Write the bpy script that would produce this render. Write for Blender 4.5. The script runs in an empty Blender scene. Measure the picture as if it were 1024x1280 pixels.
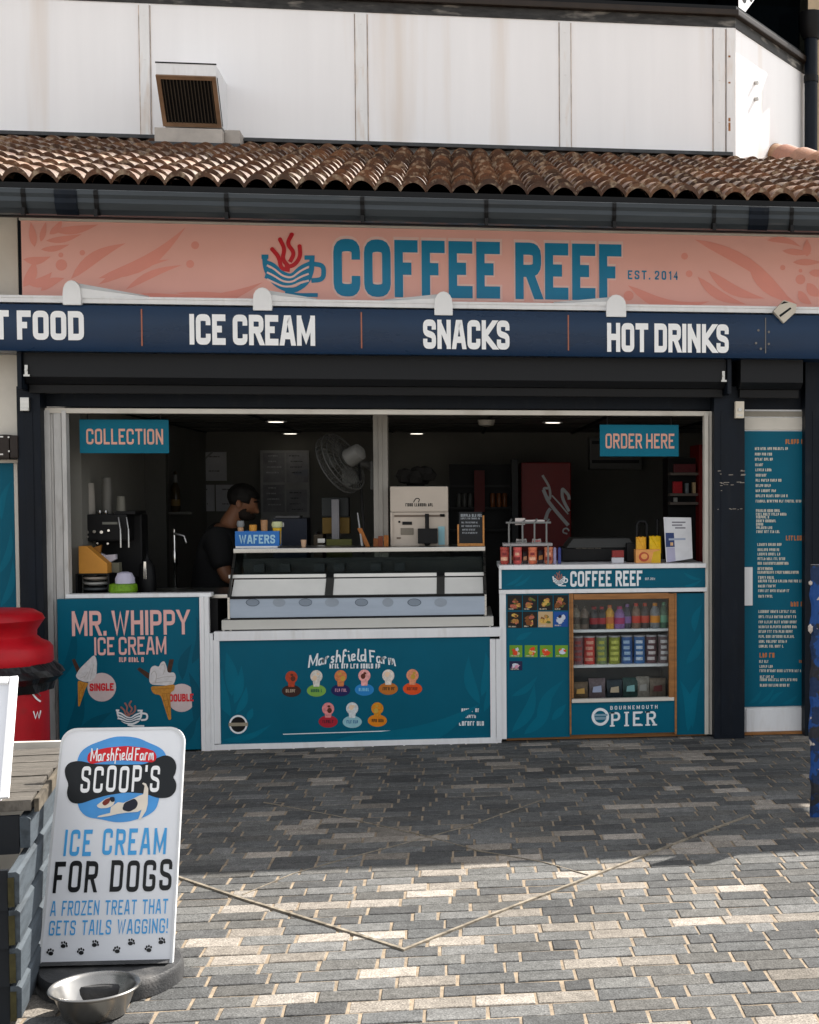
import bpy, bmesh, math, random
from mathutils import Vector, Matrix
random.seed(7)
S = bpy.context.scene
R = math.radians

# ------------------------------------------------------------------ camera, sky, sun, exposure
FPX, CX, CY = 1778.0, 811.0, 682.0          # focal length and principal point of the 1024x1280 photo
YAW, PITCH, ROLL = R(7.72), R(2.294), R(-0.144)
CAMH = 1.68
def _rot():
    cy, sy = math.cos(YAW), math.sin(YAW); cp, sp = math.cos(PITCH), math.sin(PITCH); cr, sr = math.cos(ROLL), math.sin(ROLL)
    Ry = Matrix(((cy, 0, -sy), (0, 1, 0), (sy, 0, cy)))
    Rx = Matrix(((1, 0, 0), (0, cp, -sp), (0, sp, cp)))
    Rz = Matrix(((cr, -sr, 0), (sr, cr, 0), (0, 0, 1)))
    return Rz @ Rx @ Ry
_M = _rot()
def _bl(v): return Vector((v[0], v[2], -v[1]))
CR, CD, CF = _bl(_M[0]), _bl(_M[1]), _bl(_M[2])
def ray(px, py): return CF * FPX + CR * (px - CX) + CD * (py - CY)
_r = ray(620, 927.5)
DIST = _r.y * CAMH / -_r.z
CAM = Vector((0, -DIST, CAMH))
cd = bpy.data.cameras.new('camera'); co = bpy.data.objects.new('camera', cd); S.collection.objects.link(co)
cd.sensor_fit = 'AUTO'; cd.sensor_width = 36; cd.lens = FPX / 1280 * 36
cd.shift_x = (512 - CX) / 1280; cd.shift_y = (CY - 640) / 1280
cd.clip_start = 0.05; cd.clip_end = 2000
m3 = Matrix((CR, -CD, -CF)).transposed()
co.matrix_world = Matrix.Translation(CAM) @ m3.to_4x4()
S.camera = co
SUN_EL, SUN_AZ = R(46.0), R(49)             # azimuth measured from +Y (into the shop) towards +X (right)
sv = Vector((math.sin(SUN_AZ) * math.cos(SUN_EL), math.cos(SUN_AZ) * math.cos(SUN_EL), math.sin(SUN_EL)))
W = bpy.data.worlds.new('World'); S.world = W; W.use_nodes = True
nt = W.node_tree; bg = nt.nodes['Background']; sky = nt.nodes.new('ShaderNodeTexSky')
sky.sky_type = 'NISHITA'; sky.sun_disc = False; sky.sun_elevation = SUN_EL; sky.sun_rotation = SUN_AZ
sky.air_density = 1.0; sky.dust_density = 1.6; sky.ozone_density = 1.0
hs_ = nt.nodes.new('ShaderNodeHueSaturation'); hs_.inputs['Saturation'].default_value = 0.16
nt.links.new(sky.outputs[0], hs_.inputs['Color']); nt.links.new(hs_.outputs[0], bg.inputs[0]); bg.inputs[1].default_value = 0.13
sl = bpy.data.lights.new('sun', 'SUN'); so = bpy.data.objects.new('sun', sl); S.collection.objects.link(so)
sl.energy = 4.7; sl.angle = R(0.53); sl.color = (1.0, 0.95, 0.88)
so.rotation_euler = (-sv).to_track_quat('-Z', 'Y').to_euler(); so.location = sv * 40
S.view_settings.view_transform = 'Standard'; S.view_settings.look = 'None'
S.view_settings.exposure = 1.2; S.view_settings.gamma = 1
try:
    S.cycles.max_bounces = 10; S.cycles.transparent_max_bounces = 12; S.cycles.caustics_reflective = False; S.cycles.caustics_refractive = False
except Exception: pass

# ------------------------------------------------------------------ measuring helpers: photo pixel -> point on a real plane
def P(px, py, Y=0.0):
    r = ray(px, py); t = (Y - CAM.y) / r.y; return CAM + r * t
def PZ(px, py, z=0.0):
    r = ray(px, py); t = (z - CAM.z) / r.z; return CAM + r * t
def rect(x0, y0, x1, y1, Y):
    xm, ym = (x0 + x1) / 2, (y0 + y1) / 2
    return P(x0, ym, Y).x, P(xm, y1, Y).z, P(x1, ym, Y).x, P(xm, y0, Y).z   # X0, Z0, X1, Z1

# ------------------------------------------------------------------ materials
def s(r, g, b):
    f = lambda c: (c / 255 / 12.92) if c / 255 <= 0.04045 else ((c / 255 + 0.055) / 1.055) ** 2.4
    return (f(r), f(g), f(b))
MATS = {}
def mat(name, col, rough=0.5, metal=0.0, var=0.12, scale=5.0, bump=0.0, bscale=80.0, spec=0.28, emit=0.0, stretch=(1, 1, 1), dirt=None, dirt_amt=0.0, dscale=3.0):
    if name in MATS: return MATS[name]
    m = bpy.data.materials.new(name); m.use_nodes = True; n = m.node_tree.nodes; l = m.node_tree.links
    b = n['Principled BSDF']; b.inputs['Roughness'].default_value = rough; b.inputs['Metallic'].default_value = metal
    b.inputs['Specular IOR Level'].default_value = spec
    geo = n.new('ShaderNodeNewGeometry'); mp = n.new('ShaderNodeMapping'); mp.inputs['Scale'].default_value = stretch
    l.new(geo.outputs['Position'], mp.inputs[0])
    nz = n.new('ShaderNodeTexNoise'); nz.inputs['Scale'].default_value = scale; nz.inputs['Detail'].default_value = 6; nz.inputs['Roughness'].default_value = 0.62
    l.new(mp.outputs[0], nz.inputs['Vector'])
    rp = n.new('ShaderNodeValToRGB'); rp.color_ramp.elements[0].position = 0.3; rp.color_ramp.elements[1].position = 0.7
    lo = tuple(max(0, c * (1 - var)) for c in col); hi = tuple(min(1, c * (1 + var)) for c in col)
    rp.color_ramp.elements[0].color = lo + (1,); rp.color_ramp.elements[1].color = hi + (1,)
    l.new(nz.outputs['Fac'], rp.inputs[0]); out = rp.outputs[0]
    if dirt:
        n2 = n.new('ShaderNodeTexNoise'); n2.inputs['Scale'].default_value = dscale; n2.inputs['Detail'].default_value = 8
        l.new(mp.outputs[0], n2.inputs['Vector'])
        r2 = n.new('ShaderNodeValToRGB'); r2.color_ramp.elements[0].position = 0.56; r2.color_ramp.elements[1].position = 0.76
        r2.color_ramp.elements[1].color = (dirt_amt,) * 3 + (1,); l.new(n2.outputs['Fac'], r2.inputs[0])
        mx = n.new('ShaderNodeMix'); mx.data_type = 'RGBA'; l.new(r2.outputs[0], mx.inputs[0]); l.new(out, mx.inputs[6]); mx.inputs[7].default_value = dirt + (1,)
        out = mx.outputs[2]
    l.new(out, b.inputs['Base Color'])
    rr = n.new('ShaderNodeMapRange'); rr.inputs[3].default_value = max(0.02, rough - 0.08); rr.inputs[4].default_value = min(1, rough + 0.1)
    l.new(nz.outputs['Fac'], rr.inputs[0]); l.new(rr.outputs[0], b.inputs['Roughness'])
    if bump:
        n3 = n.new('ShaderNodeTexNoise'); n3.inputs['Scale'].default_value = bscale; n3.inputs['Detail'].default_value = 4
        l.new(mp.outputs[0], n3.inputs['Vector'])
        bm_ = n.new('ShaderNodeBump'); bm_.inputs['Strength'].default_value = bump; bm_.inputs['Distance'].default_value = 0.01
        l.new(n3.outputs['Fac'], bm_.inputs['Height']); l.new(bm_.outputs[0], b.inputs['Normal'])
    if emit:
        b.inputs['Emission Color'].default_value = col + (1,); b.inputs['Emission Strength'].default_value = emit
    MATS[name] = m; return m
def glass(name, tint=(0.9, 0.95, 0.95), refl=1.0):
    if name in MATS: return MATS[name]
    m = bpy.data.materials.new(name); m.use_nodes = True; n = m.node_tree.nodes; l = m.node_tree.links
    n.clear(); o = n.new('ShaderNodeOutputMaterial'); mx = n.new('ShaderNodeMixShader'); t = n.new('ShaderNodeBsdfTransparent'); g = n.new('ShaderNodeBsdfGlossy')
    f = n.new('ShaderNodeFresnel'); f.inputs[0].default_value = 1.45; t.inputs[0].default_value = tint + (1,); g.inputs['Roughness'].default_value = 0.03
    mu = n.new('ShaderNodeMath'); mu.operation = 'MULTIPLY'; mu.inputs[1].default_value = refl
    ge = n.new('ShaderNodeNewGeometry'); inv = n.new('ShaderNodeMath'); inv.operation = 'SUBTRACT'; inv.inputs[0].default_value = 1.0; l.new(ge.outputs['Backfacing'], inv.inputs[1]); m2 = n.new('ShaderNodeMath'); m2.operation = 'MULTIPLY'
    l.new(f.outputs[0], mu.inputs[0]); l.new(mu.outputs[0], m2.inputs[0]); l.new(inv.outputs[0], m2.inputs[1]); l.new(m2.outputs[0], mx.inputs[0]); l.new(t.outputs[0], mx.inputs[1]); l.new(g.outputs[0], mx.inputs[2]); l.new(mx.outputs[0], o.inputs[0])
    MATS[name] = m; return m
def attr_mat(name, rough=0.6, bump=0.25, bscale=60, var=0.25, vscale=25, spec=0.5, speck=0.0, ior=1.5, sunlit_mottle=None):
    """base colour from a per-face attribute 'tint' (each brick or tile has a colour of its own) with grain on top"""
    m = bpy.data.materials.new(name); m.use_nodes = True; n = m.node_tree.nodes; l = m.node_tree.links; b = n['Principled BSDF']; b.inputs['IOR'].default_value = ior
    a = n.new('ShaderNodeAttribute'); a.attribute_name = 'tint'
    geo = n.new('ShaderNodeNewGeometry'); nz = n.new('ShaderNodeTexNoise'); nz.inputs['Scale'].default_value = vscale; nz.inputs['Detail'].default_value = 8; nz.inputs['Roughness'].default_value = 0.7
    l.new(geo.outputs['Position'], nz.inputs['Vector'])
    mr = n.new('ShaderNodeMapRange'); mr.inputs[1].default_value = 0.25; mr.inputs[2].default_value = 0.75; mr.inputs[3].default_value = 1 - var; mr.inputs[4].default_value = 1 + var
    l.new(nz.outputs['Fac'], mr.inputs[0])
    mx = n.new('ShaderNodeVectorMath'); mx.operation = 'SCALE'; l.new(a.outputs['Color'], mx.inputs[0]); l.new(mr.outputs[0], mx.inputs['Scale'])
    out = mx.outputs[0]
    big = n.new('ShaderNodeTexNoise'); big.inputs['Scale'].default_value = 1.3; big.inputs['Detail'].default_value = 5; l.new(geo.outputs['Position'], big.inputs['Vector'])
    mb_ = n.new('ShaderNodeMapRange'); mb_.inputs[1].default_value = 0.3; mb_.inputs[2].default_value = 0.7; mb_.inputs[3].default_value = 0.78; mb_.inputs[4].default_value = 1.15
    l.new(big.outputs['Fac'], mb_.inputs[0]); m2 = n.new('ShaderNodeVectorMath'); m2.operation = 'SCALE'; l.new(out, m2.inputs[0]); l.new(mb_.outputs[0], m2.inputs['Scale']); out = m2.outputs[0]
    if speck:
        vo = n.new('ShaderNodeTexNoise'); vo.inputs['Scale'].default_value = 160; vo.inputs['Detail'].default_value = 2; l.new(geo.outputs['Position'], vo.inputs['Vector'])
        ms = n.new('ShaderNodeMapRange'); ms.inputs[1].default_value = 0.3; ms.inputs[2].default_value = 0.7; ms.inputs[3].default_value = 1 - speck; ms.inputs[4].default_value = 1 + speck
        l.new(vo.outputs['Fac'], ms.inputs[0]); m4 = n.new('ShaderNodeVectorMath'); m4.operation = 'SCALE'; l.new(out, m4.inputs[0]); l.new(ms.outputs[0], m4.inputs['Scale']); out = m4.outputs[0]
    if sunlit_mottle:  # cream mottle that paints sunlit highlights into the base colour
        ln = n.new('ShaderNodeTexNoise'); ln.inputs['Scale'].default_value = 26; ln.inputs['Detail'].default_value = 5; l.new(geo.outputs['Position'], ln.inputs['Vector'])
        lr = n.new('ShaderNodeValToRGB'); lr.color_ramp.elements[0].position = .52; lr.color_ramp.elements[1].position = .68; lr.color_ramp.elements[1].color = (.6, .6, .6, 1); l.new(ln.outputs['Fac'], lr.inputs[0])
        mx2 = n.new('ShaderNodeMix'); mx2.data_type = 'RGBA'; l.new(lr.outputs[0], mx2.inputs[0]); l.new(out, mx2.inputs[6]); mx2.inputs[7].default_value = sunlit_mottle + (1,); out = mx2.outputs[2]
    l.new(out, b.inputs['Base Color']); b.inputs['Roughness'].default_value = rough; b.inputs['Specular IOR Level'].default_value = spec
    if bump:
        n3 = n.new('ShaderNodeTexNoise'); n3.inputs['Scale'].default_value = bscale; n3.inputs['Detail'].default_value = 5; l.new(geo.outputs['Position'], n3.inputs['Vector'])
        bb = n.new('ShaderNodeBump'); bb.inputs['Strength'].default_value = bump; bb.inputs['Distance'].default_value = 0.006
        l.new(n3.outputs['Fac'], bb.inputs['Height']); l.new(bb.outputs[0], b.inputs['Normal'])
    MATS[name] = m; return m

M_white = mat('white_frame', (0.76, 0.76, 0.765), 0.35, var=0.07, scale=3, dirt=(0.42, 0.38, 0.32), dirt_amt=0.35, dscale=6, stretch=(3, 3, .7))
M_cream = mat('cream_paint', (0.62, 0.58, 0.51), 0.5, var=0.08, dirt=(0.35, 0.3, 0.24), dirt_amt=0.4, dscale=4)
M_navy = mat('navy_paint', (0.0045, 0.0075, 0.013), 0.5, spec=0.16, var=0.3, scale=4, dirt=(0.03, 0.03, 0.03), dirt_amt=0.3, dscale=9, stretch=(2, 2, .6))
M_shut = mat('charcoal_shutter', (0.010, 0.0108, 0.0125), 0.5, spec=0.2, var=0.15, scale=3, stretch=(.4, 1, 3))
M_black = mat('matt_black', (0.005, 0.005, 0.0055), 0.5, spec=0.2, var=0.2)
M_teal = mat('teal_print', (0.0, 0.098, 0.158), 0.42, spec=0.12, var=0.10, scale=1.5)
M_teal2 = mat('teal_print_light', (0.0, 0.125, 0.195), 0.42, spec=0.12, var=0.1, scale=2)
M_teal3 = mat('teal_print_dark', (0.0, 0.076, 0.124), 0.42, spec=0.12, var=0.1, scale=2)
M_letter = mat('white_letter', (0.88, 0.88, 0.88), 0.4, var=0.05)
M_pinkl = mat('pink_letter', (0.75, 0.42, 0.38), 0.45, var=0.06)
M_steel = mat('brushed_steel', (0.42, 0.41, 0.39), 0.28, metal=1.0, var=0.12, scale=6, stretch=(.3, 1, 8))
M_chrome = mat('polished_steel', (0.62, 0.60, 0.57), 0.16, metal=1.0, var=0.1, scale=12)
M_wood = mat('varnished_wood', (0.30, 0.13, 0.04), 0.4, var=0.3, scale=5, stretch=(1, 1, 8))

# ------------------------------------------------------------------ mesh helpers
class MB:
    def __init__(self): self.v = []; self.f = []; self.t = []
    def add(self, vs, fs, tint=None):
        o = len(self.v); self.v += [tuple(v) for v in vs]; self.f += [tuple(i + o for i in f) for f in fs]; self.t += [tint] * len(fs); return self
    def box(self, x0, y0, z0, x1, y1, z1, tint=None):
        vs = [(x0, y0, z0), (x1, y0, z0), (x1, y1, z0), (x0, y1, z0), (x0, y0, z1), (x1, y0, z1), (x1, y1, z1), (x0, y1, z1)]
        return self.add(vs, [(0, 3, 2, 1), (4, 5, 6, 7), (0, 1, 5, 4), (1, 2, 6, 5), (2, 3, 7, 6), (3, 0, 4, 7)], tint)
    def pbox(self, x0, y0, x1, y1, Y, dep=0.03):          # photo rectangle on plane Y, extruded back by dep
        X0, Z0, X1, Z1 = rect(x0, y0, x1, y1, Y); return self.box(X0, Y, Z0, X1, Y + dep, Z1)
    def prism(self, pts, off):                            # 3-D outline extruded by vector off
        n = len(pts); pts = [Vector(p) for p in pts]; off = Vector(off)
        vs = pts + [p + off for p in pts]
        return self.add(vs, [tuple(range(n)), tuple(range(2 * n - 1, n - 1, -1))] + [((i + 1) % n, i, n + i, n + (i + 1) % n) for i in range(n)])
    def ppoly(self, pts, Y, dep=0.0):
        q = [P(a, b, Y) for a, b in pts]
        if dep: return self.prism(q, (0, dep, 0))
        return self.add(q, [tuple(range(len(q)))])
    def tube(self, pts, r, seg=10, caps=True):
        pts = [Vector(p) for p in pts]; n = len(pts); rs = r if isinstance(r, (list, tuple)) else [r] * n; vs = []; fs = []; up = None
        for i, p in enumerate(pts):
            t = (pts[min(i + 1, n - 1)] - pts[max(i - 1, 0)]).normalized()
            if up is None:
                up = Vector((0, 0, 1)) if abs(t.z) < 0.9 else Vector((1, 0, 0))
            a = t.cross(up).normalized(); up = a.cross(t).normalized()
            for k in range(seg):
                an = 2 * math.pi * k / seg; vs.append(p + (a * math.cos(an) + up * math.sin(an)) * rs[i])
        for i in range(n - 1):
            for k in range(seg):
                a0, a1 = i * seg + k, i * seg + (k + 1) % seg; fs.append((a0, a1, a1 + seg, a0 + seg))
        if caps: fs.append(tuple(range(seg - 1, -1, -1))); fs.append(tuple(range((n - 1) * seg, n * seg)))
        return self.add(vs, fs)
    def lathe(self, prof, c, seg=28, sx=1.0, sy=1.0, a0=0.0, a1=2 * math.pi, wob=None):
        full = abs(a1 - a0 - 2 * math.pi) < 1e-6; m = seg if full else seg + 1; vs = []; fs = []
        for i, (r, z) in enumerate(prof):
            for k in range(m):
                an = a0 + (a1 - a0) * k / seg; rr = r * (wob(an, i) if wob else 1)
                vs.append((c[0] + rr * sx * math.cos(an), c[1] + rr * sy * math.sin(an), c[2] + z))
        for i in range(len(prof) - 1):
            for k in range(seg):
                k2 = (k + 1) % m if full else k + 1
                fs.append((i * m + k, i * m + k2, (i + 1) * m + k2, (i + 1) * m + k))
        if full:
            if prof[0][0] > 1e-4: fs.append(tuple(range(m - 1, -1, -1)))
            if prof[-1][0] > 1e-4: fs.append(tuple(range((len(prof) - 1) * m, len(prof) * m)))
        return self.add(vs, fs)
def root_loc(o):
    v = Vector((0, 0, 0))
    while o is not None: v += o.location; o = o.parent
    return v
def mk(name, mb, m, parent=None, bevel=0.0, smooth=False, seg=2, keep=False):
    me = bpy.data.meshes.new(name); off = root_loc(parent) if parent else Vector((0, 0, 0))
    me.from_pydata([Vector(v) - off for v in mb.v], [], mb.f)
    if any(t is not None for t in mb.t):
        a = me.attributes.new('tint', 'FLOAT_COLOR', 'FACE')
        for i, t in enumerate(mb.t): a.data[i].color = (tuple(t) + (1,)) if t else (.5, .5, .5, 1)
    if bevel or smooth:
        bm = bmesh.new(); bm.from_mesh(me)
        if not keep: bmesh.ops.remove_doubles(bm, verts=bm.verts, dist=1e-6) if smooth else None
        if bevel:
            es = [e for e in bm.edges if len(e.link_faces) == 2 and e.calc_face_angle(0) > 0.5]
            bmesh.ops.bevel(bm, geom=es, offset=bevel, segments=seg, profile=0.7, affect='EDGES', clamp_overlap=True)
        if smooth:
            for f in bm.faces: f.smooth = True
            for e in bm.edges: e.smooth = not (len(e.link_faces) == 2 and e.calc_face_angle(0) > R(38))
        bm.to_mesh(me); bm.free()
    me.materials.append(m); o = bpy.data.objects.new(name, me); S.collection.objects.link(o)
    if parent: o.parent = parent
    return o
def thing(name, loc, label, cat, group=None):
    o = bpy.data.objects.new(name, None); S.collection.objects.link(o); o.location = loc; o.empty_display_size = 0.1
    o['label'] = label; o['category'] = cat
    if group: o['group'] = group
    return o
def tag(o, label, cat, group=None):
    o['label'] = label; o['category'] = cat
    if group: o['group'] = group
    return o
def struct(name, mb, m, **k):
    o = mk(name, mb, m, **k); o['kind'] = 'structure'; return o

# ------------------------------------------------------------------ strokes and lettering (own outline alphabet)
MITRE = 0.62
def rounded(pts, r, closed=False, n=4, only=None):
    if r <= 0: return pts
    out = []; L = len(pts)
    for i in range(L):
        if (not closed and i in (0, L - 1)) or (only is not None and i not in only): out.append(pts[i]); continue
        a, b, c = Vector(pts[i - 1]), Vector(pts[i]), Vector(pts[(i + 1) % L])
        d1, d2 = (a - b), (c - b); k = min(r, d1.length * 0.49, d2.length * 0.49)
        p, q = b + d1.normalized() * k, b + d2.normalized() * k
        for j in range(n + 1):
            t = j / n; out.append(tuple(p * (1 - t) ** 2 + b * 2 * t * (1 - t) + q * t * t))
    return out
def stroke2d(pts, w, closed=False):
    """returns verts, faces of a ribbon of width w (number or list) along 2-D pts with mitred joins"""
    pts = [Vector(p) for p in pts]; n = len(pts); vs = []; fs = []
    for i in range(n):
        ww = (w[i] if isinstance(w, (list, tuple)) else w) / 2
        if closed: a, c = pts[i - 1], pts[(i + 1) % n]
        else: a, c = pts[max(i - 1, 0)], pts[min(i + 1, n - 1)]
        d1 = (pts[i] - a); d2 = (c - pts[i])
        d1 = d1.normalized() if d1.length > 1e-9 else d2.normalized(); d2 = d2.normalized() if d2.length > 1e-9 else d1
        n1, n2 = Vector((-d1.y, d1.x)), Vector((-d2.y, d2.x)); mm = n1 + n2
        mm = mm.normalized() if mm.length > 1e-6 else n1
        k = ww / max(MITRE, mm.dot(n1)); vs += [pts[i] + mm * k, pts[i] - mm * k]
    for i in range(n if closed else n - 1):
        j = (i + 1) % n; fs.append((2 * i, 2 * i + 1, 2 * j + 1, 2 * j))
    return vs, fs
RD = 0.32
GL = {  # width (of height), strokes: (points, closed, rounded)
 'A': (.50, [([(0, 0), (.36, 1), (.64, 1), (1, 0)], 0, 0), ([(.22, .27), (.78, .27)], 0, 0)]),
 'B': (.46, [([(0, 0), (0, 1)], 0, 0), ([(.05, 1), (.95, 1), (.95, .52), (.05, .52)], 0, (1, 2)), ([(.05, .52), (1, .52), (1, .0), (.05, .0)], 0, (1, 2))]),
 'C': (.46, [([(1, .68), (1, 1), (0, 1), (0, 0), (1, 0), (1, .32)], 0, 1)]),
 'D': (.46, [([(0, 0), (0, 1), (1, 1), (1, 0)], 1, (2, 3))]),
 'E': (.40, [([(1, 1), (0, 1), (0, 0), (1, 0)], 0, 0), ([(.1, .52), (.85, .52)], 0, 0)]),
 'F': (.38, [([(1, 1), (0, 1), (0, 0)], 0, 0), ([(.1, .5), (.85, .5)], 0, 0)]),
 'G': (.47, [([(1, .70), (1, 1), (0, 1), (0, 0), (1, 0), (1, .46), (.5, .46)], 0, 1)]),
 'H': (.48, [([(0, 0), (0, 1)], 0, 0), ([(1, 0), (1, 1)], 0, 0), ([(.05, .52), (.95, .52)], 0, 0)]),
 'I': (.0, [([(0, 0), (0, 1)], 0, 0)]),
 'J': (.4, [([(1, 1), (1, 0), (0, 0), (0, .3)], 0, 1)]),
 'K': (.50, [([(0, 0), (0, 1)], 0, 0), ([(1, 1), (.12, .47), (1, 0)], 0, 0)]),
 'L': (.36, [([(0, 1), (0, 0), (1, 0)], 0, 0)]),
 'M': (.64, [([(0, 0), (0, 1)], 0, 0), ([(1, 0), (1, 1)], 0, 0), ([(0.02, .98), (.5, .12), (.98, .98)], 0, 0)]),
 'N': (.48, [([(0, 0), (0, 1)], 0, 0), ([(1, 0), (1, 1)], 0, 0), ([(0.02, .96), (.98, .04)], 0, 0)]),
 'O': (.46, [([(0, 0), (0, 1), (1, 1), (1, 0)], 1, 1)]),
 'P': (.44, [([(0, 0), (0, 1)], 0, 0), ([(.05, 1), (1, 1), (1, .45), (.05, .45)], 0, (1, 2))]),
 'R': (.46, [([(0, 0), (0, 1)], 0, 0), ([(.05, 1), (1, 1), (1, .5), (.05, .5)], 0, (1, 2)), ([(.52, .5), (.98, 0)], 0, 0)]),
 'S': (.45, [([(1, .70), (1, 1), (0, 1), (0, .56), (1, .44), (1, 0), (0, 0), (0, .30)], 0, 1)]),
 'T': (.46, [([(0, 1), (1, 1)], 0, 0), ([(.5, .98), (.5, 0)], 0, 0)]),
 'U': (.46, [([(0, 1), (0, 0), (1, 0), (1, 1)], 0, 1)]),
 'V': (.5, [([(0, 1), (.5, 0), (1, 1)], 0, 0)]),
 'W': (.74, [([(0, 1), (.25, 0), (.5, .95), (.75, 0), (1, 1)], 0, 0)]),
 'X': (.5, [([(0, 0), (1, 1)], 0, 0), ([(0, 1), (1, 0)], 0, 0)]),
 'Y': (.5, [([(0, 1), (.5, .45), (1, 1)], 0, 0), ([(.5, .5), (.5, 0)], 0, 0)]),
 'Z': (.44, [([(0, 1), (1, 1), (0, 0), (1, 0)], 0, 0)]),
 '0': (.42, [([(0, 0), (0, 1), (1, 1), (1, 0)], 1, 1)]),
 '1': (.2, [([(0, .8), (1, 1), (1, 0)], 0, 0)]),
 '2': (.42, [([(0, .7), (0, 1), (1, 1), (1, .55), (0, .1), (0, 0), (1, 0)], 0, 1)]),
 '4': (.44, [([(.7, 0), (.7, 1), (0, .3), (1, .3)], 0, 0)]),
 '.': (.0, [([(0, 0), (0, .13)], 0, 0)]),
 "'": (.0, [([(0, .8), (0, 1)], 0, 0)]),
 '!': (.0, [([(0, .3), (0, 1)], 0, 0), ([(0, 0), (0, .08)], 0, 0)]),
 '&': (.5, [([(1, 0), (.2, .75), (.3, 1), (.65, 1), (.7, .75), (0, .3), (0, 0), (.6, 0), (1, .4)], 0, 1)]),
 # lower case for the brush script
 'a': (.36, [([(1, .1), (.8, .55), (0, .5), (0, 0), (.6, 0), (.95, .5), (1, 0)], 0, 1)]),
 'r': (.26, [([(0, 0), (.1, .55), (.2, .35), (.6, .6), (1, .5)], 0, 1)]),
 's': (.28, [([(1, .5), (.3, .55), (.2, .35), (.9, .2), (.7, 0), (0, .05)], 0, 1)]),
 'h': (.34, [([(0, 0), (.15, 1.05)], 0, 0), ([(.05, .35), (.6, .6), (.9, .4), (1, 0)], 0, 1)]),
 'f': (.30, [([(0, -.3), (.3, 1), (.8, 1.1), (1, .9)], 0, 1), ([(0, .5), (.9, .55)], 0, 0)]),
 'i': (.1, [([(0, .55), (1, 0)], 0, 0), ([(0, .8), (.2, .9)], 0, 0)]),
 'e': (.30, [([(.1, .28), (.9, .38), (.8, .6), (0, .55), (0, 0), (1, .1)], 0, 1)]),
 'l': (.12, [([(1, 1.1), (0, .1), (.9, 0)], 0, 1)]),
 'd': (.36, [([(.8, .5), (0, .5), (0, 0), (.7, 0), (.95, .4)], 0, 1), ([(1.05, 1.1), (1, 0)], 0, 0)]),
 'm': (.50, [([(0, 0), (.08, .55), (.2, .4), (.45, .6), (.5, 0), (.6, .45), (.9, .6), (1, 0)], 0, 1)]),
}
def text(mb, txt, fmap, x0, x1, z0, z1, sw=.2, gap=.14, space=.3, eps=0.0008, slant=0.0, serif=False, rnd=RD, wob=0.0):
    """lettering in a local (u, w) box; fmap(u, w, e) gives the 3-D point e in front of the surface"""
    H = z1 - z0; adv = []; cur = 0.0
    for ch in txt:
        if ch == ' ': adv.append((ch, cur)); cur += space; continue
        adv.append((ch, cur)); cur += GL[ch][0] + sw + gap
    total = cur - gap; sc = (x1 - x0) / total; rs = random.Random(hash(txt) % 1000 if False else len(txt))
    for ch, u in adv:
        if ch == ' ': continue
        w, sts = GL[ch]; dz = rs.uniform(-wob, wob) * H
        for k, (pts, cl, rd) in enumerate(sts):
            q = [(((p[0] * w + sw / 2) + u) * sc, (p[1] * (1 - sw) + sw / 2) * H + dz) for p in pts]
            if rd: q = rounded(q, rnd * min(w * sc, H * .5) + sw * .25 * sc, cl, only=None if rd == 1 else rd)
            vs, fs = stroke2d(q, 1.0, cl)
            # stroke width is sw*sc horizontally and sw*H vertically
            vs = []
            n = len(q)
            base, fs = stroke2d([(a / sc, b / H) for a, b in q], sw, cl)
            if not cl:
                nq = [Vector((a / sc, b / H)) for a, b in q]
                for (ei, oi, vi) in ((0, 1, 0), (len(nq) - 1, len(nq) - 2, 2 * len(nq) - 2)):
                    gx, gy = pts[0] if ei == 0 else pts[-1]; d = nq[ei] - nq[oi]
                    if d.length < 1e-6: continue
                    d.normalize()
                    if gy in (0, 1) and abs(d.y) > .5:                      # flat feet and tops on the base and cap line
                        pe = nq[ei] + d * ((gy - nq[ei].y) / d.y); hw = sw / 2 / abs(d.y)
                        sg = 1 if d.y > 0 else -1
                        if ei == 0: sg = -sg
                        base[vi] = Vector((pe.x - sg * hw, gy)); base[vi + 1] = Vector((pe.x + sg * hw, gy))
                    elif abs(d.y) < .2 and gx in (0, 1) and ch.isupper():
                        base[vi] += d * sw / 2; base[vi + 1] += d * sw / 2
            for vv in base: vs.append(fmap(x0 + vv.x * sc + slant * vv.y * H, z0 + vv.y * H, eps + k * 0.00025))
            mb.add(vs, fs)
            if serif:
                for (a, b) in ((pts[0]), (pts[-1])) if not cl else ():
                    if b in (0, 1):
                        cxx = ((a * w + sw / 2) + u) * sc; zz = b * (H - .1 * H)
                        ss = sw * sc * 1.05; mb.add([fmap(x0 + cxx - ss, z0 + zz, eps + .0009), fmap(x0 + cxx + ss, z0 + zz, eps + .0009), fmap(x0 + cxx + ss, z0 + zz + .1 * H, eps + .0009), fmap(x0 + cxx - ss, z0 + zz + .1 * H, eps + .0009)], [(0, 1, 2, 3)])
def wallmap(Y): return lambda u, w, e: (u, Y - e, w)
def ptext(mb, txt, x0, y0, x1, y1, Y, **k):
    X0, Z0, X1, Z1 = rect(x0, y0, x1, y1, Y); text(mb, txt, wallmap(Y), X0, X1, Z0, Z1, **k)
def pstroke(mb, pts, w, Y, closed=False, r=0, eps=0.001, taper=False):
    """pixel-measured stroke drawn on plane Y; w in photo pixels"""
    q = rounded(pts, r, closed, 5) if r else pts
    ww = w
    if taper: n = len(q); ww = [w * (0.25 + 0.75 * math.sin(math.pi * (0.12 + 0.8 * i / (n - 1)))) for i in range(n)]
    vs, fs = stroke2d(q, ww, closed)
    mb.add([P(v.x, v.y, Y) + Vector((0, -eps, 0)) for v in vs], fs)
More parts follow.
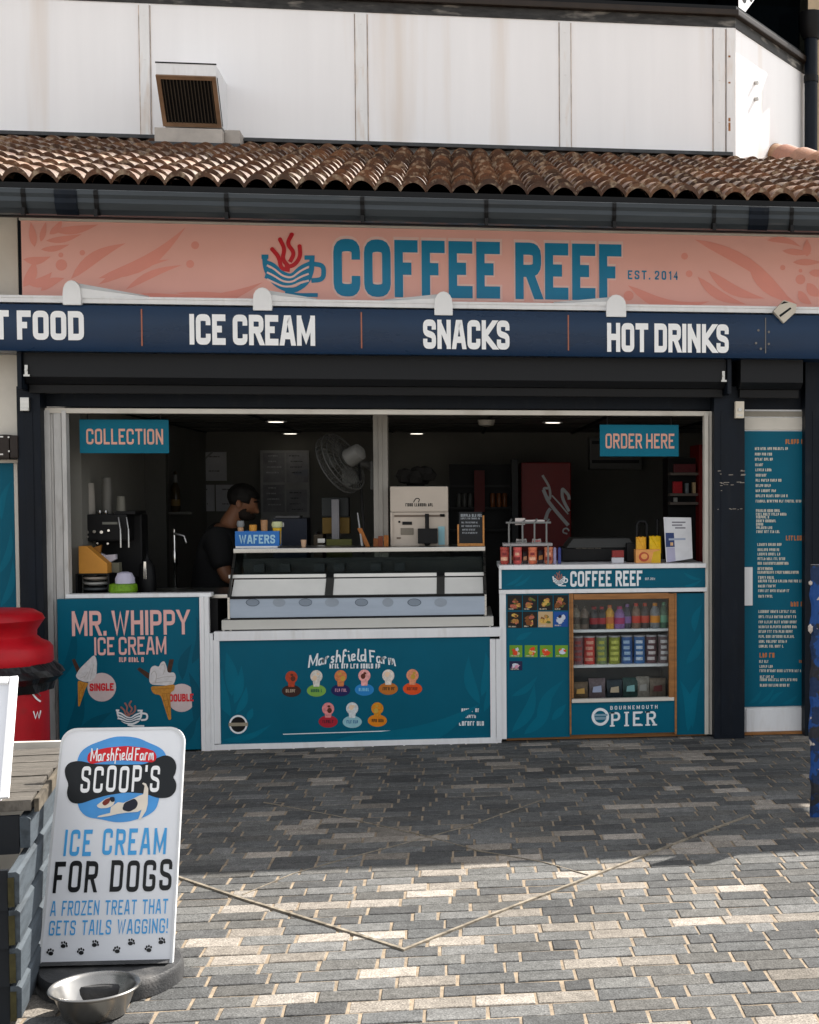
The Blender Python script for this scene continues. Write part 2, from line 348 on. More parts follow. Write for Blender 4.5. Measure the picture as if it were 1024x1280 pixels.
def leaf_pts(p0, p1, w, bend=0.0, n=8):
    a, b = Vector(p0), Vector(p1); d = b - a; nn = Vector((-d.y, d.x)).normalized(); L = d.length; L1 = []; L2 = []
    for i in range(n + 1):
        t = i / n; c = a + d * t + nn * (bend * L * math.sin(math.pi * t)); h = w / 2 * math.sin(math.pi * t ** 0.8)
        L1.append(c + nn * h); L2.append(c - nn * h)
    return [tuple(v) for v in L1 + L2[-2:0:-1]]
def pleaf(mb, p0, p1, w, bend, Y, eps):
    q = leaf_pts(p0, p1, w, bend); n = len(q)
    mb.add([P(a, b, Y) + Vector((0, -eps, 0)) for a, b in q], [tuple(range(n))])
def pdisc(mb, cx, cy, rx, ry, Y, eps, n=20):
    mb.add([P(cx + rx * math.cos(2 * math.pi * i / n), cy + ry * math.sin(2 * math.pi * i / n), Y) + Vector((0, -eps, 0)) for i in range(n)], [tuple(range(n))])
def scribble(mb, x0, y0, x1, y1, Y, rs, eps=0.0012):
    """a line of small unreadable print: words made of tiny letter-sized strokes"""
    h = y1 - y0; x = x0; X = lambda a, b: P(a, b, Y) + Vector((0, -eps, 0))
    while x < x1 - .6:
        n = rs.randint(3, 7)
        for _ in range(n):
            if x > x1 - .6: break
            w = h * rs.uniform(.32, .5); k = rs.random(); t = h * .2
            def q(a, b, c, d): mb.add([X(a, d), X(c, d), X(c, b), X(a, b)], [(0, 1, 2, 3)])
            q(x, y0, x + t, y1)
            if k < .7: q(x + t, y0, x + w, y0 + t)
            if k > .35: q(x + t, y1 - t, x + w, y1)
            if .2 < k < .8: q(x + w - t, y0 + t, x + w, y1 - t)
            x += w + h * .16
        x += h * .35
def word_bar(*a, **k): scribble(*a, **k)

# ================================================================== THE GROUND
g = MB(); g.add([(-400, -400, -.03), (400, -400, -.03), (400, 400, -.03), (-400, 400, -.03)], [(0, 1, 2, 3)])
struct('ground', g, mat('far_paving', (0.34, 0.32, 0.29), 0.9, var=0.3, scale=3))
g = MB(); g.box(-7, -9, -.029, 7, .25, -.0035)
struct('paving_joints', g, mat('joint_sand', (0.255, 0.20, 0.142), 0.95, var=0.35, scale=18, bump=0.5, bscale=140))
g = MB(); rb = random.Random(3); ROW = .1065; y = -8.9; row = 0
GREY = [(.108, .108, .105), (.090, .091, .090), (.128, .127, .123), (.076, .076, .075), (.116, .115, .110), (.100, .097, .091)]
LIGHT = [(.255, .228, .197), (.285, .258, .226), (.225, .201, .173), (.185, .166, .143)]
while y < .2:
    x = -6.9 - rb.random() * .2; yy = y
    run = 0
    while x < 6.9:
        Lb = .203 if rb.random() > .17 else .100
        if run > 0: run -= 1; light = True
        else:
            light = rb.random() < .155
            if light and rb.random() < .22: run = 1
        c = rb.choice(LIGHT if light else GREY); k = rb.uniform(.85, 1.15); c = tuple(v * k for v in c)
        hg = .0042 + rb.random() * .0026; bgp = .0022 + rb.random() * .0028; z0 = rb.uniform(-.0012, .0012); tx = rb.uniform(-.0012, .0012); ty = rb.uniform(-.001, .001)
        X0, X1, Y0, Y1 = x + hg, x + Lb - hg, yy + bgp, yy + ROW - bgp
        j = lambda: rb.uniform(-.0016, .0016)
        b = [(X0 + j(), Y0 + j(), -.012), (X1 + j(), Y0 + j(), -.012), (X1 + j(), Y1 + j(), -.012), (X0 + j(), Y1 + j(), -.012)]
        ch = .0028
        t = [(b[0][0] + ch, b[0][1] + ch, z0 - tx - ty), (b[1][0] - ch, b[1][1] + ch, z0 + tx - ty), (b[2][0] - ch, b[2][1] - ch, z0 + tx + ty), (b[3][0] + ch, b[3][1] - ch, z0 - tx + ty)]
        m_ = [(p[0], p[1], t[i][2] - .0026) for i, p in enumerate(b)]
        g.add(b + m_ + t, [(8, 9, 10, 11)] + [(4 + i, 4 + (i + 1) % 4, 8 + (i + 1) % 4, 8 + i) for i in range(4)] + [(i, (i + 1) % 4, 4 + (i + 1) % 4, 4 + i) for i in range(4)], c)
        x += Lb
    y += ROW; row += 1
struct('paving', g, attr_mat('paver_stone', 0.88, bump=0.6, bscale=90, var=0.42, vscale=24, spec=0.12, speck=0.42))
def strip(pts, w, h, name, m):
    g = MB(); q = [PZ(a, b, 0) for a, b in pts]; vs, fs = stroke2d([(p.x, p.y) for p in q], w); n = len(vs)
    g.add([(v.x, v.y, h) for v in vs] + [(v.x, v.y, -.003) for v in vs], [f for f in fs] + [(2 * i, 2 * i + 2, n + 2 * i + 2, n + 2 * i) for i in range(n // 2 - 1)] + [(2 * i + 1, n + 2 * i + 1, n + 2 * i + 3, 2 * i + 3) for i in range(n // 2 - 1)])
    return struct(name, g, m)
M_strip = mat('worn_brass_edge', (0.20, 0.17, 0.13), 0.8, metal=0.0, var=0.6, scale=25)
strip([(120, 1066), (225, 1098), (302, 1124), (418, 1160), (505, 1188), (600, 1150), (720, 1104), (870, 1045), (935, 1021)], .014, .007, 'paving_edging', M_strip)
strip([(303, 1119), (365, 1093), (430, 1074), (500, 1056), (585, 1033), (681, 999)], .006, .003, 'paving_edging', M_strip)
strip([(330, 1003), (420, 1020), (520, 1042), (600, 1064), (680, 1078), (735, 1094)], .006, .003, 'paving_edging', M_strip)

# ================================================================== UPPER STOREY AND ROOF
UY = 2.6; ZT = P(512, 18, UY).z; ZRT = P(600, 184, UY).z
CXX = P(918, 100, UY).x
Cend = PZ(1004, 92, ZT); cdir = Vector((Cend.x - CXX, Cend.y - UY, 0)).normalized(); cn = Vector((cdir.y, -cdir.x, 0))
up = thing('upper_storey', (0, UY, 4.3), 'white panelled upper wall with battens and a dark railing above the tiled roof', 'building')
M_panel = mat('white_panel', (0.86, 0.845, 0.845), 0.38, var=0.03, scale=1.2, dirt=(0.58, 0.42, 0.27), dirt_amt=0.42, dscale=0.8, stretch=(4, 4, .25))
g = MB(); g.box(-7, UY, 3.6, CXX, UY + .25, ZT); g.prism([(CXX, UY, 3.6), (CXX + cdir.x * 3.2, UY + cdir.y * 3.2, 3.6), (CXX + cdir.x * 3.2 - cn.x * .25, UY + cdir.y * 3.2 - cn.y * .25, 3.6), (CXX - .1, UY + .25, 3.6)], (0, 0, ZT - 3.6)); mk('wall_panel', g, M_panel, up)
M_batten = mat('white_batten', (0.78, 0.77, 0.76), 0.4, var=0.06, dirt=(0.5, 0.33, 0.2), dirt_amt=0.5, dscale=5, stretch=(3, 3, .5))
for a, b in ((176, 188), (445, 459), (700, 713), (892, 906)):
    g = MB(); X0, _, X1, _ = rect(a, 20, b, 180, UY); g.box(X0, UY - .022, ZRT - .12, X1, UY - .001, ZT - .012)
    xm = (X0 + X1) / 2
    for zz in (ZT - .1, ZT - .45, ZT - .8):
        g.tube([(xm, UY - .022, zz), (xm, UY - .026, zz)], .007, 8)
    mk('batten', g, M_batten, up, bevel=.003)
    for e in (X0 - .0065, X1 + .0065): g = MB(); g.box(e - .003, UY - .004, ZRT - .12, e + .003, UY - .0008, ZT - .015); mk('seam', g, mat('seam_brown', (.46, .37, .31), .8, var=.5, scale=9), up)
g = MB(); X0, _, X1, _ = rect(908, 30, 919, 180, UY); g.box(X0, UY - .03, ZRT - .12, X1, UY - .001, ZT - .01); mk('corner_batten', g, M_batten, up, bevel=.004)
M_rust = mat('rust_stain', (0.30, 0.13, 0.05), 0.9, var=0.4, scale=40)
g = MB()
for zz, h in ((ZT - .25, .016), (ZT - .47, .014), (ZT - .84, .07), (ZT - .78, .03)): g.box(X0 + .012, UY - .0312, zz - h / 2, X0 + .03, UY - .0305, zz + h / 2)
mk('rust_mark', g, M_rust, up)
def along(z0, z1, out, back, x0=-7):                        # a strip that follows the wall and its angled return
    a = [Vector((x0, UY - out, z0)), Vector((CXX + out * .34, UY - out, z0)), Vector((CXX + cdir.x * 3.2 + cn.x * out, UY + cdir.y * 3.2 + cn.y * out, z0)),
         Vector((CXX + cdir.x * 3.2 - cn.x * back, UY + cdir.y * 3.2 - cn.y * back, z0)), Vector((CXX - back * .34, UY + back, z0)), Vector((x0, UY + back, z0))]
    return MB().prism(a, (0, 0, z1 - z0))
mk('flashing', along(ZT + .001, ZT + .085, .012, .05), mat('dirty_lead', (0.035, 0.034, 0.033), 0.6, var=0.6, scale=9, stretch=(1, 1, 4), dirt=(0.38, 0.35, 0.31), dirt_amt=0.8, dscale=4), up)
mk('ledge', along(ZT + .086, ZT + .135, .07, .12), mat('brown_rail', (0.022, 0.014, 0.009), 0.4, var=0.3), up, bevel=.008)
mk('bottom_rail', along(ZT + .137, ZT + .175, .03, .02), M_black, up)
M_bal = glass('smoked_glass', (0.12, 0.14, 0.15), 0.10)
mk('balustrade_glass', along(ZT + .176, ZT + .95, .008, .008), M_bal, up)
mk('handrail', along(ZT + .951, ZT + 1.0, .03, .03), M_black, up, bevel=.008)
g = MB()
for xx in (P(890, 3, UY).x, P(738, 3, UY).x, -1.2, -3.0): g.box(xx - .03, UY + .012, ZT + .14, xx + .03, UY + .06, ZT + .95)
mk('railing_post', g, M_black, up)
def cpt(d, z, o=0.012): return Vector((CXX + cdir.x * d + cn.x * o, UY + cdir.y * d + cn.y * o, z))
g = MB(); z_ = ZT + .19
g.add([cpt(.06, z_), cpt(.20, z_ - .0), cpt(.46, z_ + .22), cpt(.30, z_ + .22), cpt(.06, z_ + .3)], [(0, 1, 2, 3, 4)]); mk('frosted_emblem', g, M_letter, up)
g = MB()
for d0, z0, rr in ((.17, .13, .055), (.31, .17, .045)): g.add([cpt(d0 + rr * math.cos(k * .3927), z_ + z0 + rr * 1.2 * math.sin(k * .3927), .014) for k in range(16)], [tuple(range(16))])
mk('emblem_dot', g, M_black, up)
g = MB()
for zz in (ZT - .36, ZT - .50): g.tube([cpt(.42, zz, .002), cpt(.42, zz, .03)], .018, 10)
mk('wall_fixing', g, M_steel, up)
tb_ = thing('sky_blocker', (0, 6.5, 4.3), 'added dark wall that hides the bright sky behind the smoked glass balustrade', 'building')  # added wall, blocks the bright sky behind the balustrade glass
g = MB(); g.box(-9, 6.2, 3.6, 9.5, 7.0, 7.4); mk('wall', g, mat('blocker_dark', (.022, .022, .024), .6, var=.3), tb_)
for i in range(7): g = MB(); x = -7.5 + i * 2.4; g.box(x, 6.15, 5.6, x + 1.7, 6.199, 7.0); mk('window', g, mat('blocker_pane', (.012, .02, .028), .12, spec=.5), tb_)  # panes on the added sky-blocking wall
# pillar and rain pipe at the far end of the angled return
g = MB(); e = cpt(1.62, 0, .0); g.box(e.x + .0, e.y - .0, 3.6, e.x + .30, e.y + .3, ZT + 1.9)
tag(mk('pillar', g, mat('tan_render', (0.5, 0.38, 0.25), 0.8, var=0.15), bevel=.01), 'tan rendered pillar behind the black rain pipe at the end of the upper wall', 'pillar')
rp_ = thing('rain_pipe', cpt(1.5, 3.6, .09), 'black rain pipe running down the end of the angled white upper wall', 'pipe')
g = MB(); c0 = cpt(1.5, 0, .09); g.tube([(c0.x, c0.y, 3.7), (c0.x, c0.y, ZT + .3)], .062, 16); mk('pipe', g, M_navy, rp_, smooth=True)
g = MB(); g.lathe([(.075, 0), (.12, .09), (.12, .24), (.0, .25)], (c0.x, c0.y, ZT + .3), 12); mk('hopper', g, M_black, rp_, smooth=True)
g = MB(); g.tube([(c0.x, c0.y, ZT - .1), (c0.x, c0.y, ZT - .04)], .07, 16); mk('pipe_collar', g, M_black, rp_, smooth=True)

# tiled roof
EY, EZ = -.80, P(512, 236, -.80).z - .03
rv = Vector((0, UY - EY, ZRT - .085 - EZ)); RL = rv.length; rd = rv.normalized(); rn = Vector((0, -rd.z, rd.y))
def onroof(px, py):
    r = ray(px, py); o = Vector((0, EY, EZ)); t = (o - CAM).dot(rn) / r.dot(rn); return CAM + r * t
H0, H1 = onroof(915, 190), onroof(1024, 212)
hd = (H1 - H0).normalized(); H0 = H0 - hd * .15
roof = thing('tiled_roof', (0, EY, EZ), 'brown clay tiled lean-to roof with rolled tiles above the shopfront', 'roof')
g = MB(); NC = 13; PIT = .151; SEG = 10; rt = random.Random(11)
XA = -5.9; NR = 66
prof = lambda u: .060 * abs(math.sin(math.pi * u)) ** .72
tcols = [(.105, .040, .015), (.080, .029, .011), (.130, .052, .020), (.055, .022, .010), (.150, .068, .030), (.090, .038, .016)]
def rpt(x, sd, h): return Vector((x, EY, EZ)) + rd * sd + rn * h
for c in range(NC):
    s0, s1 = RL * c / NC + (.07 if c == 0 else 0), RL * (c + 1) / NC + .0
    for r_ in range(NR):
        if r_ % 2 == 0:
            col = rt.choice(tcols); k = rt.uniform(.8, 1.25); col = tuple(v * k for v in col); dh = rt.uniform(-.004, .006); ds = rt.uniform(-.008, .008)
        for q in range(SEG):
            ua, ub = q / SEG, (q + 1) / SEG; xa, xb = XA + (r_ + ua) * PIT, XA + (r_ + ub) * PIT
            pm = rpt((xa + xb) / 2, (s0 + s1) / 2, 0)
            if (pm - H0).cross(hd).z * 1 < 0 and False: continue
            # outside the hip?
            tt = (pm.y - H0.y) / hd.y if abs(hd.y) > 1e-6 else 0
            if pm.x > H0.x + hd.x * tt: continue
            pa, pb = prof(ua), prof(ub)
            f = 0.030 + dh
            v = [rpt(xa, s0 + ds, pa + f), rpt(xb, s0 + ds, pb + f), rpt(xb, s1 + .02, pb + .002), rpt(xa, s1 + .02, pa + .002), rpt(xa, s0 + ds + .002, pa + f - .032), rpt(xb, s0 + ds + .002, pb + f - .032)]
            g.add(v, [(0, 1, 2, 3), (4, 5, 1, 0)], col)
mk('tiles', g, attr_mat('clay_tile', 0.5, bump=0.35, bscale=60, var=0.55, vscale=16, spec=0.5, speck=0.3, ior=1.5, sunlit_mottle=(.50, .38, .26)), roof, smooth=True)  # pale mottle on the tiles is painted sun highlight
g = MB(); g.prism([rpt(XA, .02, -.03), rpt(H0.x + hd.x * ((EY - H0.y) / hd.y), .02, -.03), rpt(H0.x, RL, -.03), rpt(XA, RL, -.03)], rn * -.04); mk('roof_deck', g, M_black, roof)
M_ridge = attr_mat('ridge_clay', 0.6, bump=0.5, bscale=70, var=0.35, vscale=30)
hl = 0.42
for i in range(9):
    a = H0 + hd * (i * hl - .05) + rn * .07; b = H0 + hd * ((i + 1) * hl) + rn * .07
    if b.y < EY + .45: break
    g = MB(); n0 = len(g.v); side = hd.cross(rn).normalized(); vs = []; fs = []; K = 12
    for (c_, rr) in ((a + rn * .012, .135), (b + rn * .0, .118)):
        for k in range(K + 1):
            an = math.pi * k / K; vs.append(c_ + side * math.cos(an) * rr + rn * (math.sin(an) * rr * .95 - .05))
        for k in range(K + 1):
            an = math.pi * k / K; vs.append(c_ + side * math.cos(an) * (rr - .018) + rn * (math.sin(an) * (rr - .018) * .95 - .05))
    L_ = K + 1
    for k in range(K):
        fs += [(k, k + 1, 2 * L_ + k + 1, 2 * L_ + k), (L_ + k, 3 * L_ + k, 3 * L_ + k + 1, L_ + k + 1), (k, L_ + k, L_ + k + 1, k + 1), (2 * L_ + k, 2 * L_ + k + 1, 3 * L_ + k + 1, 3 * L_ + k)]
    g.add(vs, fs, tuple(v * rt.uniform(.85, 1.1) for v in (.27, .105, .048))); mk('ridge_tile', g, M_ridge, roof, smooth=True)
g = MB(); g.box(-6, UY - .05, ZRT - .025, CXX - .02, UY - .001, ZRT + .012); g.box(-6, UY - .12, ZRT - .035, CXX - .05, UY - .05, ZRT - .012); mk('roof_flashing', g, mat('lead', (0.05, 0.052, 0.055), 0.5, var=0.4, scale=12), roof, bevel=.004)
g = MB(); q = H0 + hd * .1; g.prism([q + Vector((-.3, .05, .03)), q + Vector((-.02, -.06, .10)), q + Vector((.05, .16, .12)), q + Vector((-.28, .22, .06))], (0, 0, .015)); mk('lead_saddle', g, mat('lead_light', (0.3, 0.32, 0.33), 0.5, var=0.4, scale=14), roof)

# gutter
gt = thing('gutter', (0, EY - .1, EZ - .1), 'dark grey plastic gutter along the front edge of the tiled roof', 'gutter')
GY = EY - .15; zt, zb = P(512, 246, GY).z, P(512, 275, GY).z; gx0, gx1 = -6, 4.4
M_gut = mat('gutter_plastic', (0.035, 0.042, 0.048), 0.3, var=0.25, scale=4, stretch=(.3, 1, 4), dirt=(0.12, 0.11, 0.1), dirt_amt=0.5, dscale=6)
pr = [(EY - .02, zt - .005), (GY + .02, zt), (GY, zt - .006), (GY, zt - .03), (GY + .012, zt - .05), (GY + .01, zt - .075), (GY + .03, zb + .025), (GY + .065, zb), (EY - .02, zb)]
g = MB(); g.prism([(gx0, a, b) for a, b in pr], (gx1 - gx0, 0, 0)); mk('gutter_channel', g, M_gut, gt)
for px in (29, 120, 283, 453, 608, 768, 893, 990):
    x = P(px, 255, GY).x; w = .012
    g = MB(); g.prism([(x - w, a - .006 if a < -.81 else a, b - .004) for a, b in pr[1:8]] + [(x - w, a, b) for a, b in reversed(pr[1:8])], (2 * w, 0, 0)); g.box(x - .01, GY - .012, zb - .02, x + .01, GY + .01, zb + .02); mk('gutter_bracket', g, M_black, gt)
for px in (82, 949):
    x = P(px, 255, GY).x; w = .06
    g = MB(); g.prism([(x - w, a - .012, b - .006) for a, b in pr[1:8]] + [(x - w, a, b) for a, b in reversed(pr[1:8])], (2 * w, 0, 0)); mk('gutter_union', g, M_navy, gt)
fz = P(512, 282, EY).z
SOF = P(540, 277, 0).z

# roof vent on the tiles
xv0, xv1 = P(195, 93, 2.05).x, P(270, 93, 2.05).x; zv = P(233, 79, 2.05).z; zv2 = P(233, 94, 2.05).z; zvb = P(237, 157, 2.3).z
vt = thing('roof_vent', ((xv0 + xv1) / 2, 2.4, zvb), 'white box vent with a dark slatted grille leaning out over the tiles', 'vent')
g = MB(); g.prism([(xv0, 2.6, zv), (xv0, 2.05, zv), (xv0, 2.05, zv2), (xv0, 2.31, zvb), (xv0, 2.6, zvb)], (xv1 - xv0, 0, 0)); mk('hood', g, M_white, vt, bevel=.006)
g = MB(); g.box(xv0 - .004, 2.046, zv - .006, xv1 + .004, 2.056, zv + .004); g.prism([(xv1 + .0008, 2.085, zv2), (xv1 + .0008, 2.105, zv2), (xv1 + .0008, 2.345, zvb + .01), (xv1 + .0008, 2.325, zvb + .01)], (.003, 0, 0)); mk('hood_edge', g, M_black, vt)
def vface(u, t, o):                                        # point on the leaning front face
    a = Vector((xv0 + (xv1 - xv0) * u, 2.05, zv2)); b = Vector((xv0 + (xv1 - xv0) * u, 2.31, zvb)); nn = Vector((0, -(zv2 - zvb), -.26)).normalized(); return a.lerp(b, t) + nn * o
M_vw = mat('vent_frame', (0.22, 0.13, 0.075), 0.5, var=0.3)
g = MB()
for (u0, u1, t0, t1) in ((0, 1, 0, .07), (0, 1, .93, 1), (0, .07, .07, .93), (.93, 1, .07, .93)):
    g.prism([vface(u0, t0, 0.002), vface(u1, t0, .002), vface(u1, t1, .002), vface(u0, t1, .002)], vface(0, 0, .02) - vface(0, 0, 0))
mk('grille_frame', g, M_vw, vt)
g = MB(); g.add([vface(.07, .07, .003), vface(.93, .07, .003), vface(.93, .93, .003), vface(.07, .93, .003)], [(0, 1, 2, 3)]); mk('vent_opening', g, M_black, vt)
g = MB()
for i in range(15):
    u = .1 + .8 * i / 14; g.prism([vface(u, .07, .004), vface(u + .012, .07, .004), vface(u + .012, .93, .004), vface(u, .93, .004)], vface(0, 0, .012) - vface(0, 0, 0))
mk('slats', g, mat('vent_slat', (0.06, 0.045, 0.03), 0.6), vt)
g = MB(); X0, Z0, X1, Z1 = rect(193, 160, 278, 174, 2.2); g.box(X0, 2.2, Z0 - .05, X1, 2.59, Z1); g.box(X1 + .001, 2.3, Z0, X1 + .12, 2.59, Z1 + .02); mk('plinth', g, mat('vent_plinth', (0.42, 0.38, 0.34), 0.7, var=0.2), vt, bevel=.008)
g = MB(); X0, Z0, X1, Z1 = rect(178, 172, 300, 186, 2.1); g.box(X0, 2.08, Z0 - .08, X1, 2.5, Z0 + .05); mk('lead_skirt', g, mat('lead', (0.05, 0.05, 0.05)), vt, bevel=.02)

# ================================================================== SHOP BUILDING
sh = thing('shop_building', (0, 0, 0), 'navy framed kiosk with a wide serving window and dark interior under the tiled roof', 'building')
OX0, OX1 = P(85, 600, 0).x, P(882, 600, 0).x
g = MB(); XL = P(24, 400, .05).x
g.box(-7, .05, 0, XL, .3, SOF); mk('side_wall', g, mat('cream_render', (0.74, 0.69, 0.61), 0.8, var=0.1, scale=3, bump=0.15, bscale=30, dirt=(0.3, 0.27, 0.22), dirt_amt=0.35, dscale=3), sh)
LH = P(512, 512, 0).z                                     # head of the opening
g = MB(); g.box(XL + .002, .052, LH + .012, 7, .3, SOF); mk('lintel_wall', g, M_navy, sh)
XR = P(1006, 700, .03).x
g = MB(); g.box(XR, .05, 0, 7, .3, LH + .01); mk('end_wall', g, M_navy, sh)
g = MB(); g.box(-7, EY + .022, SOF + .001, 4.3, .3, SOF + .03); mk('soffit', g, M_black, sh)
g = MB(); g.box(-7, EY - .018, fz, 4.3, EY + .02, EZ - .01); mk('fascia_board', g, M_black, sh)
# interior room
M_inw = mat('inside_wall_grey', (0.18, 0.175, 0.155), 0.8, var=0.12, scale=2)
BW = 5.0; CZ = LH + .03; IX0, IX1 = XL + .3, 3.0
g = MB(); g.box(IX0, BW, -.02, IX1, BW + .1, CZ + .3); mk('back_wall', g, M_inw, sh)
for a, b in ((IX0 - .1, IX0 - .0005), (IX1 + .0005, IX1 + .1)):
    g = MB(); g.box(a, .29, -.02, b, BW + .1, CZ + .3); mk('room_side_wall', g, M_inw, sh)
g = MB(); g.box(IX0 - .09, .06, -.02, IX1 + .09, BW + .09, 0.004); mk('room_floor', g, mat('dark_floor', (0.05, 0.048, 0.045), 0.4), sh)
g = MB(); g.box(IX0 - .09, .28, CZ + .02, IX1 + .09, BW + .09, CZ + .2)
x = IX0
cg = MB()
while x < IX1: cg.box(x - .012, .31, CZ + .006, x + .012, BW, CZ + .019); x += .9
yv = .9
while yv < BW: cg.box(IX0, yv - .012, CZ + .002, IX1, yv + .012, CZ + .0055); yv += .9
mk('ceiling', g, mat('ceiling_tile', (0.28, 0.27, 0.25), 0.8), sh); mk('ceiling_grid', cg, M_black, sh)
xp = P(208, 650, 2.2).x
g = MB(); g.box(IX0, 2.2, .005, xp, 2.3, CZ); mk('partition', g, mat('partition_grey', (0.085, 0.083, 0.074), 0.7, var=0.1), sh)
M_lamp = mat('lamp_glow', (1.0, 0.93, 0.8), 0.5, emit=1.1)
for px, py in ((345, 526), (363, 541), (521, 541), (691, 527)):
    q = PZ(px, py, CZ); g = MB(); g.lathe([(.085, -.006), (.085, 0.001), (.0, 0.001)], (q.x, q.y, CZ - .004), 16)
    d = mk('downlight', g, M_white, sh, smooth=True); g = MB(); g.lathe([(0, -.0012), (.06, -.001), (.06, .0)], (q.x, q.y, CZ - .0105), 16); mk('lamp', g, M_lamp, d)
for px, py in ((608, 525),):
    q = PZ(px, py, CZ); g = MB(); g.lathe([(.02, -.05), (.06, -.04), (.07, 0.001)], (q.x, q.y, CZ - .002), 14); mk('smoke_detector', g, M_cream, sh, smooth=True)
# posts
for (a, b, t_, bt) in ((25, 54, 488, 935), (893, 931, 488, 921)):
    g = MB(); X0, _, X1, _ = rect(a, t_, b, bt, -.10); g.box(X0, -.10, 0, X1, .049, P((a + b) / 2, 483, -.10).z)
    xm = (X0 + X1) / 2; g.box(X0 + .045, -.104, .02, X1 - .045, -.1005, LH)
    p_ = mk('post', g, M_navy, sh, bevel=.004)
    g2 = MB()
    for k in range(9): g2.box(xm + random.uniform(-.08, .08), -.1006 - .004, .05 + random.random() * 1.9, xm + random.uniform(-.08, .08) + .006, -.1044, .05 + random.random() * .02 + random.random() * 1.9 * 0 + .06)
# scuffs on the right post
g = MB(); rs = random.Random(5)
for k in range(26):
    px, py = rs.uniform(897, 927), rs.choice([588, 593, 603, 606, 613, 636]) + rs.uniform(-.8, .8); L_ = rs.uniform(1, 6)
    g.ppoly([(px, py), (px + L_, py - .1), (px + L_, py + .6), (px, py + .8)], -.1048)
mk('paint_chips', g, mat('bare_chip', (0.30, 0.27, 0.23), 0.7), sh)
# white window frame
fr = thing('window_frame', (OX0, 0, 0), 'white window frame around the whole serving opening, worn at the left jamb', 'window frame')
def fbox(name, x0, y0, x1, y1, Y, dep, m=M_white, parent=fr, bev=.003):
    g = MB(); g.pbox(x0, y0, x1, y1, Y, dep); return mk(name, g, m, parent, bevel=bev)
g = MB()
for (a, b, Y, d) in ((56, 66, -.012, .06), (66.5, 70, .01, .05), (70.5, 80, -.004, .06), (80.5, 86, -.016, .08)): g.pbox(a, 513, b, 930, Y, d)
mk('left_jamb', g, mat('grimy_jamb', (0.52, 0.51, 0.49), 0.45, var=0.15, scale=4, dirt=(0.2, 0.18, 0.15), dirt_amt=0.6, dscale=6, stretch=(3, 3, .8)), fr, bevel=.002)
fbox('top_rail', 56, 512, 891, 518, -.01, .08, M_cream)
g = MB(); g.pbox(881, 516, 886, 918, -.02, .08); g.pbox(886.5, 516, 893, 918, -.005, .08); mk('right_jamb', g, M_cream, fr, bevel=.003)
fbox('sill', 82, 742, 264, 747, -.03, .10)
# grey pillar inside, carries the fan
g = MB(); X0, Z0, X1, Z1 = rect(467, 520, 485, 690, .62); g.box(X0, .62, .005, X1, .78, CZ); g.box(X0 + .035, .612, .006, X1 - .035, .6195, CZ - .001)
pil = tag(mk('pillar', g, mat('grey_pillar', (0.30, 0.28, 0.25), 0.5, var=0.08), bevel=.006), 'grey square pillar inside the serving window behind the display counter', 'pillar')

# ---------------------------------------------------------------- shutter housings
def shutter(x0, x1, y0, y1, lab, brk):
    Y = -.24; X0, Z0, X1, Z1 = rect(x0, y0, x1, y1, Y); t = thing('shutter_box', ((X0 + X1) / 2, -.1, Z0), lab, 'shutter')
    g = MB(); g.prism([(X0, Y, Z1 + .05), (X0, Y, Z0 + .02), (X0, Y + .06, Z0 - .02), (X0, .049, Z0 - .02), (X0, .049, Z1 + .05)], (X1 - X0, 0, 0)); b = mk('housing', g, M_shut, t, bevel=.004)
    g = MB(); g.box(X0 + .01, Y + .08, Z0 - .075, X1 - .01, Y + .12, Z0 - .021); g.box(X0 + .01, Y + .125, Z0 - .06, X1 - .01, .048, Z0 - .021); mk('bottom_rail', g, M_black, t, bevel=.003)
    for e, on in ((X0, brk[0]), (X1, brk[1])):
        if on:
            g = MB(); g.box(e - .028 if e == X0 else e + .002, Y - .03, Z0 - .06, e - .002 if e == X0 else e + .028, .045, Z1 + .04); mk('end_plate', g, M_navy, t, bevel=.003)
            g = MB(); xx = e + (.012 if e == X0 else -.03); g.box(xx, Y - .012, Z0 + .03, xx + .018, Y - .001, Z0 + .09); g.box(xx - .006, Y - .016, Z0 + .02, xx + .03, Y - .001, Z0 + .032); g.tube([(xx + .009, Y - .022, Z0 + .06), (xx + .009, Y - .001, Z0 + .06)], .008, 8); mk('bracket', g, M_steel, t)
    return t
shutter(29, 908, 444, 478, 'long charcoal roller shutter housing above the serving window', (1, 1))
shutter(926, 1004, 452, 482, 'short charcoal roller shutter housing above the menu door', (0, 0))
g = MB(); X0, Z0, X1, Z1 = rect(27, 497, 38, 514, -.11); g.box(X0, -.14, Z0, X1, -.101, Z1); g.box(X0 + .004, -.146, Z0, X1 - .004, -.14, Z0 + .02)
tag(mk('padlock_hasp', g, M_steel, bevel=.003), 'small metal hasp on top of the left navy post', 'hasp')
g = MB(); X0, Z0, X1, Z1 = rect(918, 502, 929, 523, -.11); g.box(X0, -.15, Z0, X1, -.106, Z1)
kb = tag(mk('key_switch', g, mat('aged_plastic', (0.62, 0.56, 0.46), 0.45, var=0.08), bevel=.004), 'small cream key switch box high on the right navy post', 'switch')
g = MB(); g.tube([((X0 + X1) / 2, -.156, (Z0 + Z1) / 2), ((X0 + X1) / 2, -.1505, (Z0 + Z1) / 2)], .012, 12); g.box(X0 + .012, -.153, Z0 + .014, X1 - .012, -.1505, Z0 + .024); mk('lock', g, M_steel, kb)

